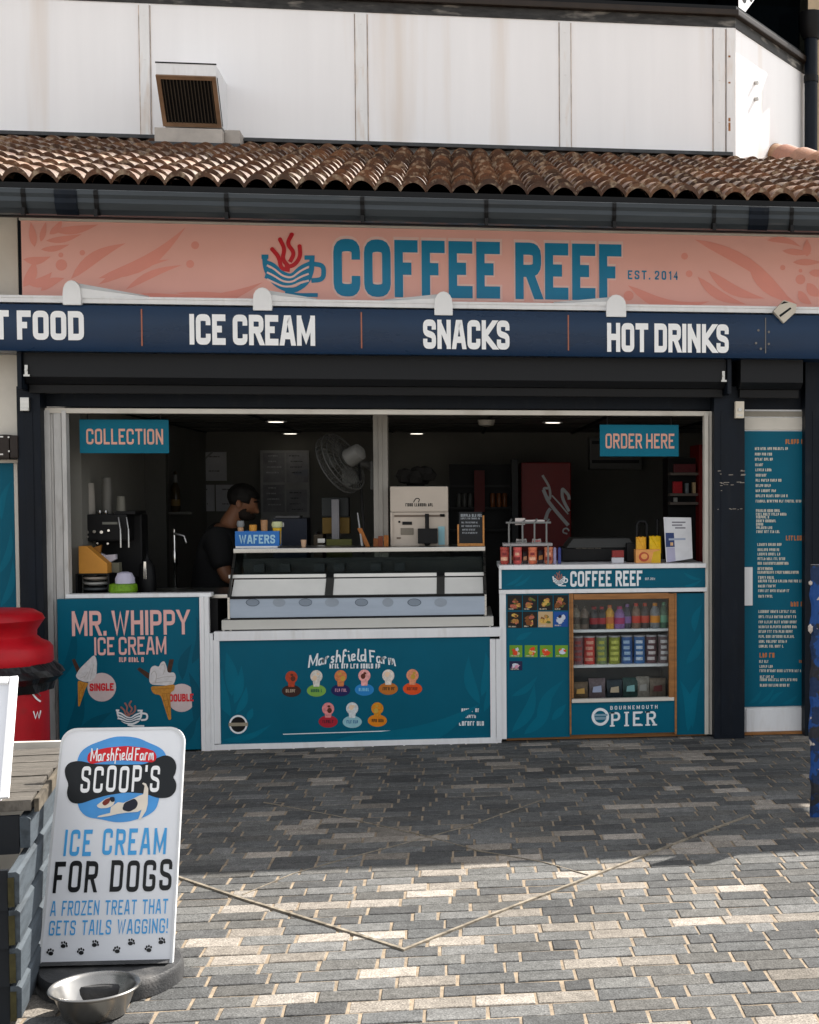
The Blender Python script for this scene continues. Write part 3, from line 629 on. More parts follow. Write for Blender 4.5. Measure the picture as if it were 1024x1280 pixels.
# ---------------------------------------------------------------- pink fascia sign
SY = -.03
X0, Z0, X1, Z1 = rect(27, 287, 1072, 385, SY); X0 = P(27, 320, SY).x; X1 = 2.72
fs_ = thing('fascia_sign', ((X0 + X1) / 2, SY, Z0), 'long coral pink fascia sign with a blue cup logo reading COFFEE REEF', 'sign')
M_pink = mat('coral_print', (0.97, 0.52, 0.445), 0.5, var=0.04, scale=1.2)
M_pinkd = mat('coral_print_dark', (0.94, 0.38, 0.305), 0.5, var=0.05, scale=2)
g = MB(); g.box(X0, SY, Z0, X1, SY + .05, Z1); mk('sign_board', g, M_pink, fs_)
g = MB(); g.box(X0 - .01, SY - .012, Z1 + .001, X1, SY + .05, Z1 + .03); mk('trim', g, M_cream, fs_, bevel=.004)
g = MB(); zc = lambda a, b: (20 + a * .3125, 265 + b * .3125); zr = lambda a, b: (780 + a * .2383, 285 + b * .2383)
e = .001
for (a, b, w, bd) in (((330, 265), (680, 60), 52, .10), ((220, 268), (440, 125), 46, -.08), ((330, 290), (615, 190), 34, -.05), ((440, 310), (665, 212), 30, -.06), ((500, 325), (990, 280), 62, .12), ((640, 325), (890, 330), 16, 0),
    ((100, 150), (215, 130), 24, .05), ((120, 115), (265, 88), 26, .05), ((150, 75), (330, 50), 34, .05), ((30, 190), (140, 178), 32, .1), ((50, 290), (145, 240), 40, .15), ((100, 315), (195, 265), 34, -.1), ((30, 300), (75, 190), 44, .1), ((75, 140), (60, 40), 30, 0), ((100, 120), (120, 40), 24, 0), ((135, 90), (185, 30), 30, .1)):
    pa, pb = zc(*a), zc(*b); e += .00012; g = MB(); pleaf(g, pa, pb, w * .3125, bd, SY, e); mk('leaf_print', g, M_pinkd, fs_)
for (a, b, r_) in ((717, 133, 16), (697, 208, 16), (182, 212, 23), (266, 163, 11), (180, 172, 10)): p = zc(a, b); g = MB(); pdisc(g, p[0], p[1], r_ * .3125, r_ * .3125, SY, .001); mk('dot_print', g, M_pinkd, fs_)
for (a, b, w, bd) in (((370, 60), (880, 385), 62, -.07), ((645, 160), (910, 400), 70, .10), ((440, 222), (740, 370), 56, .10), ((385, 255), (640, 400), 50, .10), ((20, 300), (450, 385), 60, .14), ((120, 385), (420, 395), 24, .1), ((750, 65), (930, 100), 34, -.1), ((830, 120), (985, 135), 34, 0), ((885, 180), (1040, 180), 34, 0), ((960, 150), (960, 60), 44, 0), ((970, 235), (1060, 240), 40, 0), ((960, 290), (1040, 360), 56, .1), ((915, 330), (985, 400), 46, .1)):
    pa, pb = zr(*a), zr(*b); e += .00012; g = MB(); pleaf(g, pa, pb, w * .2383, bd, SY, e); mk('leaf_print', g, M_pinkd, fs_)
for (a, b, r_) in ((318, 148, 18), (342, 240, 18), (833, 208, 14), (926, 270, 26), (926, 224, 10), (25, 355, 26)): p = zr(a, b); g = MB(); pdisc(g, p[0], p[1], r_ * .2383, r_ * .2383, SY, .001); mk('dot_print', g, M_pinkd, fs_)
M_blue = mat('sign_blue', (0.012, 0.235, 0.43), 0.4, var=0.06); M_glow = mat('letter_edge', (0.97, 0.66, 0.60), 0.5, var=0.03); M_red = mat('sign_red', (0.62, 0.02, 0.03), 0.4, var=0.06)
LZ = dict(sw=.215, gap=.10, space=.30)
g = MB(); ptext(g, 'COFFEE REEF', 415, 298, 779, 376, SY - .003, sw=.265, gap=.05, space=.25, eps=.0006); mk('lettering_outline', g, M_glow, fs_)
g = MB(); ptext(g, 'COFFEE REEF', 417, 302, 777, 373, SY - .006, **LZ); mk('lettering', g, M_blue, fs_)
g = MB(); ptext(g, 'EST. 2014', 785, 338.5, 848, 349.5, SY - .003, sw=.17, gap=.30, space=.3); mk('small_lettering', g, M_blue, fs_)
def cup_logo(parent, T, sc, Y, mcup, mst, mln, outline=None):
    """cup with waves and steam; T maps logo units (the zoomed sign, 0..410 x 0..380) to photo pixels"""
    q = lambda L: [T(*p) for p in L]
    if outline:
        g = MB(); pstroke(g, q([(85, 165), (95, 250), (150, 330), (235, 352), (300, 315), (325, 170)]), 42 * sc, Y, r=40 * sc, eps=.0008); pstroke(g, q([(335, 205), (385, 215), (385, 275), (325, 290)]), 42 * sc, Y, r=30 * sc, eps=.0010)
        for st in ([(125, 130), (160, 170), (170, 230), (225, 240)], [(165, 80), (190, 130), (175, 180), (215, 225)], [(225, 55), (200, 100), (240, 150), (215, 195)], [(265, 115), (270, 170), (235, 215)]): pstroke(g, q(st), 34 * sc, Y, r=30 * sc, eps=.0012 + .0001 * st[0][0] / 10)
        mk('logo_outline', g, outline, parent)
    g = MB(); pstroke(g, q([(85, 163), (92, 240), (140, 310), (230, 348), (300, 305), (328, 240), (328, 168)]), 26 * sc, Y, r=50 * sc, eps=.0022)
    pstroke(g, q([(70, 168), (105, 168)]), 22 * sc, Y, eps=.0023); pstroke(g, q([(290, 172), (342, 172)]), 22 * sc, Y, eps=.0024)
    pstroke(g, q([(335, 205), (388, 212), (388, 285), (325, 290)]), 24 * sc, Y, r=36 * sc, eps=.0025)
    pstroke(g, q([(190, 352), (250, 364), (358, 364)]), 20 * sc, Y, r=20 * sc, eps=.0026)
    for k, (dy, w) in enumerate(((0, 20), (36, 22), (72, 22))):
        pstroke(g, q([(88, 195 + dy), (125, 205 + dy), (180, 255 + dy * .7), (225, 268 + dy * .5), (265, 225 + dy * .8), (320, 200 + dy)]), w * sc, Y, r=40 * sc, eps=.0027 + .0001 * k)
    c = mk('cup', g, mcup, parent)
    g = MB()
    for k, dy in enumerate((17, 53, 88)):
        pstroke(g, q([(98, 195 + dy), (130, 210 + dy), (180, 255 + dy * .75), (225, 266 + dy * .62), (265, 228 + dy * .85), (312, 202 + dy)]), 10 * sc, Y, r=40 * sc, eps=.0032 + .0001 * k)
    mk('waves', g, mln, c)
    g = MB()
    for k, st in enumerate(([(125, 130), (160, 170), (170, 230), (215, 236)], [(165, 80), (190, 130), (175, 180), (215, 225)], [(225, 55), (200, 100), (240, 150), (215, 195)], [(265, 115), (270, 170), (235, 215), (190, 220)])):
        pstroke(g, q(st), 21 * sc, Y, r=34 * sc, eps=.0036 + .0001 * k)
        pdisc(g, *T(*st[0]), 11 * sc, 11 * sc, Y, .0041 + .0001 * k)
    mk('steam', g, mst, parent)
cup_logo(fs_, lambda a, b: (310 + a * .2441, 280 + b * .2441), .2441, SY - .002, M_blue, M_red, M_glow, None)

# ---------------------------------------------------------------- navy awning box with lettering
AY = -.36
zt2, zb2 = P(512, 387, AY).z, P(512, 443, AY).z; X0, X1 = -4.2, 3.6
aw = thing('awning_box', (0, AY, zb2), 'navy awning front panel lettered HOT FOOD, ICE CREAM, SNACKS and HOT DRINKS', 'awning')
M_aw = mat('navy_vinyl', (0.002, 0.022, 0.064), 0.28, spec=0.3, var=0.18, scale=2, stretch=(.6, 1, 2))
bul = [(AY + .05, zt2 + .012), (AY + .012, zt2), (AY, zt2 - .06), (AY, zt2 - .12), (AY + .006, zb2 + .03), (AY + .02, zb2), (-.06, zb2), (-.06, zt2 + .012)]
g = MB(); g.prism([(X0, a, b) for a, b in bul], (X1 - X0, 0, 0)); mk('front_panel', g, M_aw, aw, smooth=True)
M_or = mat('orange_joint', (0.38, 0.13, 0.08), 0.6)
g = MB()
for px in (177.5, 452, 710.5): x = P(px, 415, AY).x; g.box(x - .004, AY - .0035, zb2 + .035, x + .004, AY - .0005, zt2 - .02)
mk('panel_joint', g, M_or, aw)
g = MB(); x = P(957, 420, AY).x; g.box(x - .003, AY - .0035, zb2 + .03, x + .003, AY - .0005, zt2 - .02)
for dx, pz in ((-9, 413), (4, 415), (-12, 429), (4, 430), (-6, 436)):
    q = P(957 + dx, pz, AY); g.tube([(q.x, q.y - .006, q.z), (q.x, q.y - .0005, q.z)], .008, 8)
mk('rivets', g, mat('dull_rivet', (0.16, 0.15, 0.14), 0.5, metal=.5), aw)
g = MB(); K = dict(sw=.22, gap=.075, space=.26, rnd=.25)
for tx, a in (('HOT FOOD', (-54, 388, 105, 424.5)), ('ICE CREAM', (237, 393.5, 394, 431.5)), ('SNACKS', (529, 400, 637, 436.5)), ('HOT DRINKS', (759, 404.5, 911, 440.5))):
    g = MB(); ptext(g, tx, *a, AY - .002, **K); mk('lettering', g, M_letter, aw)
# white rail and folded arm covers above the panel
rz0 = zt2 + .014; rz1 = P(512, 377.5, AY + .04).z
g = MB(); g.box(X0, AY + .02, rz0, X1, -.04, rz1); g.box(X0, AY + .012, rz1 - .012, X1, AY + .0195, rz1 + .004); mk('rail', g, M_white, aw, bevel=.006)
M_cap = mat('white_cap', (0.80, 0.80, 0.80), 0.35, var=0.05)
for a, b, yt, yb, tail in ((78, 101, 350, 381, 72), (316, 340, 359, 388, 50), (543, 566, 364, 394, -58), (758, 783, 368, 396, -62)):
    Yc = AY - .012; Xa, Za, Xb, Zb = rect(a, yt, b, yb, Yc); n = 8; pts = [(Xa, Yc, Za), (Xb, Yc, Za)]; w = Xb - Xa
    pts += [(Xb, Yc, Za + (Zb - Za) * .45)] + [((Xa + Xb) / 2 + w / 2 * math.cos(math.pi * k / n), Yc, Za + (Zb - Za) * (.5 + .5 * math.sin(math.pi * k / n))) for k in range(1, n)] + [(Xa, Yc, Za + (Zb - Za) * .45)]
    cp_ = MB().prism(pts, (0, .07, 0)); o = mk('arm_cap', cp_, M_cap, aw, bevel=.006)
    L_ = tail / 187
    xs, xe = (Xb - .03, Xb + L_) if L_ > 0 else (Xa + .03, Xa + L_)
    g = MB(); zt_ = Zb - .012; zl = rz1 - .006
    v = [(xs, Yc + .02, zl), (xs, Yc + .02, zt_ - .03), (xs, Yc + .045, zt_), (xs, Yc + .16, zt_ - .01), (xs, Yc + .16, zl), (xe, Yc + .04, zl), (xe, Yc + .04, zl + .012), (xe, Yc + .06, zl + .02), (xe, Yc + .14, zl + .016), (xe, Yc + .14, zl)]
    g.add(v, [(0, 1, 6, 5), (1, 2, 7, 6), (2, 3, 8, 7), (3, 4, 9, 8), (4, 0, 5, 9), (0, 4, 3, 2, 1), (5, 6, 7, 8, 9)]); mk('folded_arm', g, M_cap, aw, smooth=True)
# loose bracket at the right end
g = MB(); q = [(967, 389), (980, 375), (996, 380), (995, 390), (980, 404)]; g.ppoly(q, AY - .03, .05); lb = mk('loose_bracket', g, mat('bracket_cream', (0.55, 0.5, 0.42), 0.5, var=.15), aw, bevel=.004)
g = MB(); g.ppoly([(974, 394), (988, 384), (989.5, 386), (975.5, 396.5)], AY - .0315); g.ppoly([(973, 383), (980, 376.5), (986, 378), (976, 380.5)], AY - .0315); mk('bracket_slot', g, M_black, lb)

# ================================================================== COUNTERS UNDER THE WINDOW
def C(name, r, g_, b, rough=.5, **k): return mat(name, s(r, g_, b), rough, **k)
M_scrp = mat('script_white', (0.75, 0.77, 0.78), 0.45, var=.04)
M_waf = mat('waffle_orange', (0.50, 0.22, 0.03), 0.5, var=.2, scale=60); M_choc = mat('flake_brown', (0.055, 0.022, 0.012), 0.6, var=.3, scale=60); M_ice = mat('ice_white', (0.62, 0.60, 0.60), 0.5, var=.12, scale=40)
M_pdisc = mat('pale_pink_disc', (0.58, 0.47, 0.46), 0.5); M_plogo = mat('logo_dusky', (0.30, 0.13, 0.11), 0.5)
def leafs(parent, Y, L, m, name='leaf_print', e0=.0006):
    e = e0
    for (a, b, w, bd) in L: g = MB(); e += .00012; pleaf(g, a, b, w, bd, Y, e); mk(name, g, m, parent)
# left counter
LY = -.05
X0, Z0, X1, Z1 = rect(73, 748, 250, 938, LY)
lc = thing('counter', (X0, LY, 0), 'teal ice cream counter front reading MR. WHIPPY at the left of the window', 'counter')
g = MB(); g.box(X0, LY, .012, X1, LY + .045, Z1); mk('front_panel', g, M_teal, lc, bevel=.002)
g = MB(); zsill = P(170, 745, -.03).z; g.box(X0 + .06, .055, .01, X1 + .1, .75, zsill - .03); mk('cabinet', g, M_black, lc)
g = MB(); g.box(X0 + .05, .075, zsill - .029, X1 + .16, .78, zsill - .004); mk('worktop', g, M_steel, lc, bevel=.003)
g = MB(); g.pbox(250.5, 746, 256, 939, LY - .012, .06); g.pbox(256.3, 746, 262, 939, LY - .004, .05); mk('corner_trim', g, M_white, lc, bevel=.002)
leafs(lc, LY, [((78, 935), (100, 850), 16, .1), ((95, 935), (140, 890), 16, -.1), ((75, 850), (92, 780), 12, .1), ((240, 830), (245, 770), 14, .15), ((228, 850), (240, 805), 12, -.1), ((244, 905), (236, 840), 14, .1), ((215, 935), (246, 895), 14, .1), ((120, 935), (165, 915), 12, -.1)], M_teal3)
g = MB(); ptext(g, 'MR. WHIPPY', 90, 763, 237, 794, LY - .001, sw=.16, gap=.10, space=.18); mk('title_lettering', g, M_pinkl, lc)
g = MB(); ptext(g, 'ICE CREAM', 118, 796, 208, 818.5, LY - .001, sw=.15, gap=.11, space=.22); mk('title_lettering', g, M_pinkl, lc)
g = MB(); scribble(g, 149, 821.5, 181, 827.5, LY, random.Random(2)); mk('small_print', g, M_pinkl, lc)
T = lambda a, b: (80 + a / 6.02, 810 + b / 6.02)
def fpoly(parent, name, L, m, Y, eps, T=T, r=0):
    g = MB(); q = [T(*p) for p in L]; q = rounded(q, r, True) if r else q
    g.add([P(a, b, Y) + Vector((0, -eps, 0)) for a, b in q], [tuple(range(len(q)))]); return mk(name, g, m, parent)
for (cx, cy, r_, tx) in ((285, 295, 108, 'SINGLE'), (885, 375, 106, 'DOUBLE')):
    g = MB(); c_ = T(cx, cy); pdisc(g, c_[0], c_[1], r_ / 6.02, r_ / 6.02, LY, .001, 28); d = mk('price_disc', g, M_pdisc, lc)
    g = MB(); a = T(cx - 92, cy - 30); b = T(cx + 90, cy + 28); ptext(g, tx, a[0], a[1], b[0], b[1], LY - .0015, sw=.24, gap=.08); mk('disc_lettering', g, M_red, d)
fpoly(lc, 'cone_flake', [(60, 88), (82, 80), (122, 160), (108, 190), (96, 180)], M_choc, LY, .0016)
fpoly(lc, 'cone_swirl', [(232, 45), (250, 100), (246, 205), (215, 248), (160, 258), (105, 235), (88, 210), (115, 160), (165, 110)], M_ice, LY, .002, r=24)
fpoly(lc, 'cone_wafer', [(104, 240), (150, 258), (190, 262), (165, 300), (118, 440), (108, 438)], M_waf, LY, .0024, r=6)
g = MB()
for k in range(4): pstroke(g, [T(125 + 25 * k, 225 + 4 * k), T(160 + 22 * k, 190 - 30 * k + 22)], .5, LY, eps=.0027 + k * .0001)
mk('swirl_line', g, mat('cream_shadow', (0.42, 0.38, 0.36), .6), lc)
for k, L_ in enumerate(([(108, 300), (160, 300)], [(110, 340), (150, 335)], [(112, 380), (138, 375)], [(125, 262), (150, 320), (135, 370)], [(160, 262), (118, 330), (116, 420)])):
    g = MB(); pstroke(g, [T(*q) for q in L_], .45, LY, eps=.0027 + .0001 * k); mk('wafer_line', g, C('wafer_dark', 150, 90, 20), lc)
fpoly(lc, 'cone_flake', [(550, 160), (570, 145), (650, 195), (645, 235), (625, 225)], M_choc, LY, .0016)
fpoly(lc, 'cone_flake', [(795, 85), (828, 85), (805, 190), (770, 190)], M_choc, LY, .0017)
fpoly(lc, 'cone_swirl', [(640, 275), (645, 190), (655, 145), (685, 128), (715, 145), (728, 110), (755, 95), (775, 140), (780, 190), (830, 180), (845, 215), (825, 285)], M_ice, LY, .002, r=22)
fpoly(lc, 'cone_wafer', [(648, 285), (735, 288), (838, 270), (832, 318), (800, 335), (808, 538), (788, 542), (728, 350), (672, 348)], M_waf, LY, .0024, r=14)
for k, L_ in enumerate(([(735, 345), (808, 340)], [(745, 395), (805, 390)], [(760, 445), (804, 440)], [(740, 350), (795, 520)], [(800, 345), (775, 480)], [(770, 345), (800, 460)], [(665, 310), (825, 300)])):
    g = MB(); pstroke(g, [T(*q) for q in L_], .45, LY, eps=.0027 + .0001 * k); mk('wafer_line', g, C('wafer_dark', 150, 90, 20), lc)
for k, (L_, w) in enumerate((([(655, 200), (680, 165), (700, 200), (690, 260)], .7), ([(735, 130), (755, 115), (765, 160), (745, 200)], .7), ([(700, 230), (760, 215), (830, 215)], .6), ([(660, 265), (740, 255), (815, 250)], .6))):
    g = MB(); pstroke(g, [T(*q) for q in L_], w, LY, r=4, eps=.0031 + .0001 * k); mk('swirl_line', g, mat('cream_shadow', (0.42, 0.38, 0.36), .6), lc)
cup_logo(lc, lambda a, b: (145 + (a - 70) * .1235, 875.5 + (b - 45) * .1), .10, LY - .001, M_scrp, M_plogo, M_teal3)

# centre counter
CYY = -.02
X0, Z0, X1, Z1 = rect(263, 786, 628, 932, CYY)
cc = thing('counter', ((X0 + X1) / 2, CYY, 0), 'white framed centre counter with a teal ice cream flavour panel under the display case', 'counter')
def fb(name, a, Y, dep, m=M_white, par=None, bev=.003):
    g = MB(); g.pbox(*a, Y, dep); return mk(name, g, m, par, bevel=bev)
fb('frame_post', (262.5, 792, 267, 939, ), CYY - .02, .06, par=cc); fb('frame_post', (267.3, 800, 275, 930), CYY - .01, .05, par=cc)
fb('frame_rail', (267.3, 787, 627, 798.5), CYY - .012, .06, par=cc); fb('frame_rail', (267.3, 926.5, 627, 935), CYY - .011, .06, par=cc)
fb('frame_post', (613, 799, 620, 926), CYY - .01, .05, par=cc); fb('frame_post', (620.3, 799, 627, 926), CYY - .014, .05, par=cc)
pn = fb('flavour_panel', (275, 798, 613, 927), CYY + .004, .03, M_teal, cc, 0)
PY = CYY + .004
g = MB(); zt_ = P(440, 787, CYY).z; g.box(X0 + .03, .05, .01, X1 - .02, .95, zt_ - .004); mk('cabinet', g, M_black, cc)
leafs(cc, PY, [((288, 895), (277, 835), 16, -.1), ((290, 870), (283, 815), 16, .05), ((293, 880), (302, 832), 11, .05), ((295, 892), (308, 858), 10, .1), ((310, 900), (316, 885), 8, 0), ((278, 925), (340, 905), 8, .1), ((600, 880), (586, 820), 14, -.1), ((602, 870), (607, 815), 14, .1), ((605, 890), (611, 845), 10, .1), ((420, 924), (600, 880), 30, .12)], M_teal2)
# arched script
def arch(x0, x1, y_mid, rise, Y, h):
    a, b = P(x0, y_mid, Y), P(x1, y_mid, Y); sc = (b.x - a.x) / (x1 - x0); w = b.x - a.x; hh = h * sc
    def f(u, wz, e):
        t = u / w; return Vector((a.x + u - (wz - hh / 2) * (t - .5) * 4 * rise / (x1 - x0), Y - e, a.z + wz - hh / 2 + rise * sc * (1 - (2 * t - 1) ** 2)))
    return f, w, hh
f_, w_, h_ = arch(386, 494, 827, 7, PY, 16); g = MB(); text(g, 'Marshfield Farm', f_, 0, w_, 0, h_, sw=.14, gap=.05, space=.22, slant=.0, eps=.0012, wob=.03); mk('script_lettering', g, M_scrp, cc)
g = MB(); scribble(g, 412, 829.5, 474, 835.5, PY, random.Random(4)); mk('small_print', g, M_scrp, cc)
for k, (cx, hy, by, ch, cb, ct) in enumerate(((125, 238, 326, (170, 60, 30), (50, 24, 18), (170, 150, 130)), (285, 232, 324, (205, 200, 190), (120, 165, 70), (35, 95, 70)), (440, 232, 322, (200, 120, 70), (20, 22, 80), (190, 140, 160)), (592, 228, 318, (225, 160, 155), (30, 125, 190), (120, 190, 225)),
        (745, 228, 312, (215, 205, 195), (180, 105, 35), (80, 55, 25)), (900, 226, 312, (215, 140, 105), (215, 75, 20), (130, 50, 25)), (360, 440, 522, (215, 130, 130), (165, 25, 45), (80, 20, 40)), (514, 438, 524, (200, 205, 205), (140, 185, 195), (40, 100, 150)), (675, 438, 516, (205, 130, 20), (205, 120, 15), (80, 55, 20)))):
    tq = lambda a, b: (340 + a * .1953, 800 + b * .1953)
    g = MB(); c_ = tq(cx, by); pdisc(g, c_[0], c_[1], 12, 7.6, PY, .001, 22); lb_ = mk('flavour_label', g, C('label_%s' % ['cocoa', 'mint', 'navy', 'sky', 'ochre', 'orange', 'cherry', 'pale', 'amber'][k], *cb), cc)
    g = MB(); c1 = tq(cx, hy); g2 = MB(); pdisc(g, c1[0], c1[1], 7.6, 7.8, PY, .0014, 18); q = tq(cx, (hy + by) / 2); g.add([P(c1[0] + a, b, PY) + Vector((0, -.0017, 0)) for a, b in ((-4.4, c1[1] + 5), (4.6, c1[1] + 5), (3.6, c_[1] - 5), (-3.6, c_[1] - 5))], [(3, 2, 1, 0)])
    mk('scoop', g, C('scoop_%s' % ['chocolate', 'vanilla', 'toffee', 'pink', 'cookie', 'peach', 'berry', 'white', 'honey'][k], *ch, var=.3, scale=60), lb_)
    g = MB(); rs = random.Random(k); pdisc(g, c1[0] + rs.uniform(-3, 3), c1[1] + rs.uniform(-2, 3), 3, 3.4, PY, .002, 10); pdisc(g, c1[0] + rs.uniform(-1, 3), c1[1] - 3, 2, 1.6, PY, .0022, 8); mk('scoop_topping', g, C('topping_%d' % (k % 3), *((90, 40, 25), (225, 195, 165), (190, 150, 60))[k % 3]), lb_)
    g = MB(); scribble(g, c_[0] - 7, c_[1] - 2.2, c_[0] + 7, c_[1] + 1.8, PY, rs, eps=.0024); mk('label_print', g, C('labelprint_%d' % k, *ct), lb_)
g = MB(); g.ppoly([(354, 917.3), (525, 911.9), (525, 912.9), (354, 918.4)], PY - .0012); mk('thin_line', g, M_scrp, cc)
for k, (a, b, c_, d) in enumerate(((577, 885.5, 600, 890), (582, 893.5, 596, 897.5), (574, 901.5, 603, 907))):
    g = MB(); scribble(g, a, b, c_, d, PY, random.Random(k + 9)); mk('small_print', g, M_scrp, cc)
g = MB(); pdisc(g, 298, 905.5, 11.5, 11.8, PY, .0016, 26); rd_ = mk('round_emblem', g, M_scrp, cc)
g = MB(); pdisc(g, 298, 905.5, 9.3, 9.5, PY, .0022, 26); mk('emblem_field', g, M_black, rd_)
g = MB(); g.ppoly([(286, 903.6), (310, 903.2), (310, 907.4), (286, 907.8)], PY - .0026); scribble(g, 288, 904.4, 308, 906.4, PY, random.Random(8), eps=.003); mk('emblem_band', g, C('band_beige', 150, 140, 120), rd_)

# ice cream display case on the centre counter
DX0, DX1 = P(285, 730, .05).x, P(608, 730, .05).x; z0 = P(440, 786, .03).z; zt0 = P(450, 690, .32).z; zt1 = P(450, 684.5, .32).z
dc = thing('display_case', ((DX0 + DX1) / 2, .4, z0), 'glass fronted ice cream display case with a steel top standing on the centre counter', 'display case')
M_pan = mat('pan_white', (.76, .75, .71), .35, var=.05)
M_case = mat('case_cream', (0.52, 0.51, 0.47), 0.35, var=.06, scale=3, dirt=(.3, .28, .24), dirt_amt=.3)
X0, Z0, X1, Z1 = rect(277, 773, 617, 785, 0.0)
g = MB(); g.box(X0, 0.0, Z0, X1, .85, Z1); mk('base', g, M_case, dc, bevel=.004)
g = MB(); g.box(X0 + .02, .03, zt_ - .003, X1 - .03, .8, Z0 - .001); mk('plinth', g, M_black, dc)
g = MB()
for xx in (X0 + .006, X0 + .05, X1 - .03): g.box(xx, .001, zt_ - .003, xx + .012, .012, Z0 - .0005)
mk('foot', g, M_steel, dc)
zb1, zb0 = P(445, 747, .02).z, Z1
g = MB(); g.box(DX0 + .015, .02, zb0 + .012, DX1 - .012, .05, zb1); fpnl = mk('front_panel', g, mat('case_bluewhite', (0.36, 0.42, 0.50), 0.16, var=.08, scale=4, stretch=(.5, 1, 3)), dc, bevel=.004)
g = MB(); g.box(DX0 + .02, .012, zb0 + .001, DX1 - .02, .045, zb0 + .011); g.box(DX0 + .016, .014, zb1 + .001, DX1 - .013, .06, zb1 + .016); mk('rubber_seal', g, M_black, dc)
for k in range(8):
    px = 316 + k * 33 + (k > 3) * 4; g = MB(); yy = P(px, 752.5, .02); pdisc(g, px, 753, 9 - (k % 3), 4.6 + (k % 2), .02, .0012, 18); t_ = mk('tub_label', g, mat('tub_grey_%d' % (k % 2), ((.20, .24, .29), (.27, .31, .36))[k % 2], .3), fpnl)  # grey ovals drawn flat on the front panel
    if k % 2 == 0: g = MB(); pstroke(g, [(px + 8 * math.cos(a), 753 + 4.6 * math.sin(a)) for a in [i * .4488 for i in range(14)]], .6, .02, True, eps=.0016); mk('tub_rim', g, C('tub_line', 70, 80, 95), t_)
g = MB(); g.box(DX0, .30, zt0, DX1, .80, zt1); mk('top_shelf', g, M_steel, dc, bevel=.003)
for xx in (DX0, DX1 - .014):
    g = MB(); g.prism([(xx, .022, zb0 + .005), (xx, .04, zb0 + .005), (xx, .04, zb1 + .01), (xx, .33, zt0 - .001), (xx, .305, zt0 - .001), (xx, .022, zb1 + .01)], (.014, 0, 0)); mk('end_frame', g, M_steel, dc)
    g = MB(); g.prism([(xx + .005, .042, zb0 + .005), (xx + .005, .8, zb0 + .005), (xx + .005, .8, zt0 - .001), (xx + .005, .34, zt0 - .001), (xx + .005, .045, zb1 + .012)], (.006, 0, 0)); mk('end_glass', g, glass('clear_glass'), dc)
zw = P(450, 723, .18).z; zw2 = P(450, 711, .5).z
g = MB(); g.prism([(DX0 + .02, .062, zb1 - .04), (DX0 + .02, .062, zb1 + .018), (DX0 + .02, .19, zw), (DX0 + .02, .19, zb1 - .04)], (DX1 - DX0 - .04, 0, 0)); mk('pan_front', g, M_pan, dc)
g = MB(); g.prism([(DX0 + .0145, .196, zw + .036), (DX0 + .0145, .20, zw + .036), (DX0 + .0145, .314, zt0 - .002), (DX0 + .0145, .309, zt0 - .002)], (DX1 - DX0 - .029, 0, 0)); mk('front_glass', g, glass('clear_glass'), dc)
for a, b in ((287, 408), (418, 546), (556, 606)):
    xa, xb = P(a, 716, .24).x, P(b, 716, .24).x; g = MB(); g.box(xa, .196, zw + .008, xb, .232, zw + .031); mk('pan_lid', g, M_pan, dc, bevel=.004)
for a in (413, 551):
    xa = P(a, 720, .19).x; g = MB(); g.prism([(xa - .026, .058, zb1 + .005), (xa - .026, .058, zb1 + .020), (xa - .026, .190, zw + .004), (xa - .026, .24, zw + .010), (xa - .026, .24, zb1 + .005)], (.052, 0, 0)); mk('divider', g, C('divider_grey', 62, 62, 60, .35), dc)
g = MB(); g.box(DX0 + .02, .605, zb0, DX1 - .02, .63, zt0 - .05); mk('back_panel', g, C('case_dark', 20, 21, 22, .3), dc)
for px in (325, 357, 400, 425, 470, 500): xa = P(px, 702, .55).x; g = MB(); g.box(xa - .035, .50, zw + .031, xa + .035, .52, zw + .085); mk('price_card', g, C('dim_card', 44, 46, 48, .5), dc)

# right counter with the fridge
RY = -.01
X0, Z0, X1, Z1 = rect(625, 706, 883, 920, RY)
rc = thing('counter', ((X0 + X1) / 2, RY, 0), 'teal counter lettered COFFEE REEF with sandwich pictures and a drinks fridge at the right', 'counter')
fb('top_trim', (624, 705.5, 883, 711), RY - .025, .6, par=rc)
fb('fascia_panel', (627, 711, 882, 735.5), RY - .01, .05, M_teal, rc, 0)
fb('lower_trim', (624, 736, 884, 741), RY - .018, .06, par=rc)
g = MB(); g.pbox(624, 711, 627, 736, RY - .016, .05); mk('end_trim', g, M_white, rc)
fb('frame_post', (625, 741.5, 633, 924), RY - .012, .05, par=rc)
fb('picture_panel', (633, 741.5, 712, 922), RY, .03, M_teal, rc, 0)
fb('side_panel', (846, 741.5, 882, 918), RY, .03, M_teal, rc, 0)
FYY = RY - .01
g = MB(); ptext(g, 'COFFEE REEF', 713, 713.5, 803, 733, FYY - .001, sw=.19, gap=.12, space=.3); mk('lettering', g, M_scrp, rc)
g = MB(); ptext(g, 'EST. 2014', 806.5, 722, 819, 725, FYY - .001, sw=.2, gap=.25); mk('small_lettering', g, M_scrp, rc)
cup_logo(rc, lambda a, b: (690.5 + (a - 70) * .059, 714 + (b - 45) * .057), .06, FYY - .001, M_scrp, M_plogo, M_teal3)
leafs(rc, FYY, [((632, 732), (655, 716), 4, .1), ((642, 733), (664, 718), 4, .1), ((855, 716), (878, 724), 4, .1), ((855, 733), (878, 724), 4, .1)], M_teal2)
leafs(rc, RY, [((640, 915), (668, 855), 14, .12), ((655, 918), (690, 872), 13, .1), ((672, 905), (705, 850), 12, -.1), ((640, 870), (672, 845), 8, .1), ((645, 800), (665, 790), 7, 0), ((690, 900), (708, 880), 9, 0), ((860, 915), (850, 850), 12, .1), ((866, 910), (878, 845), 12, -.1), ((858, 830), (876, 790), 12, .1), ((868, 790), (878, 755), 9, -.1)], M_teal2)
rs = random.Random(21)
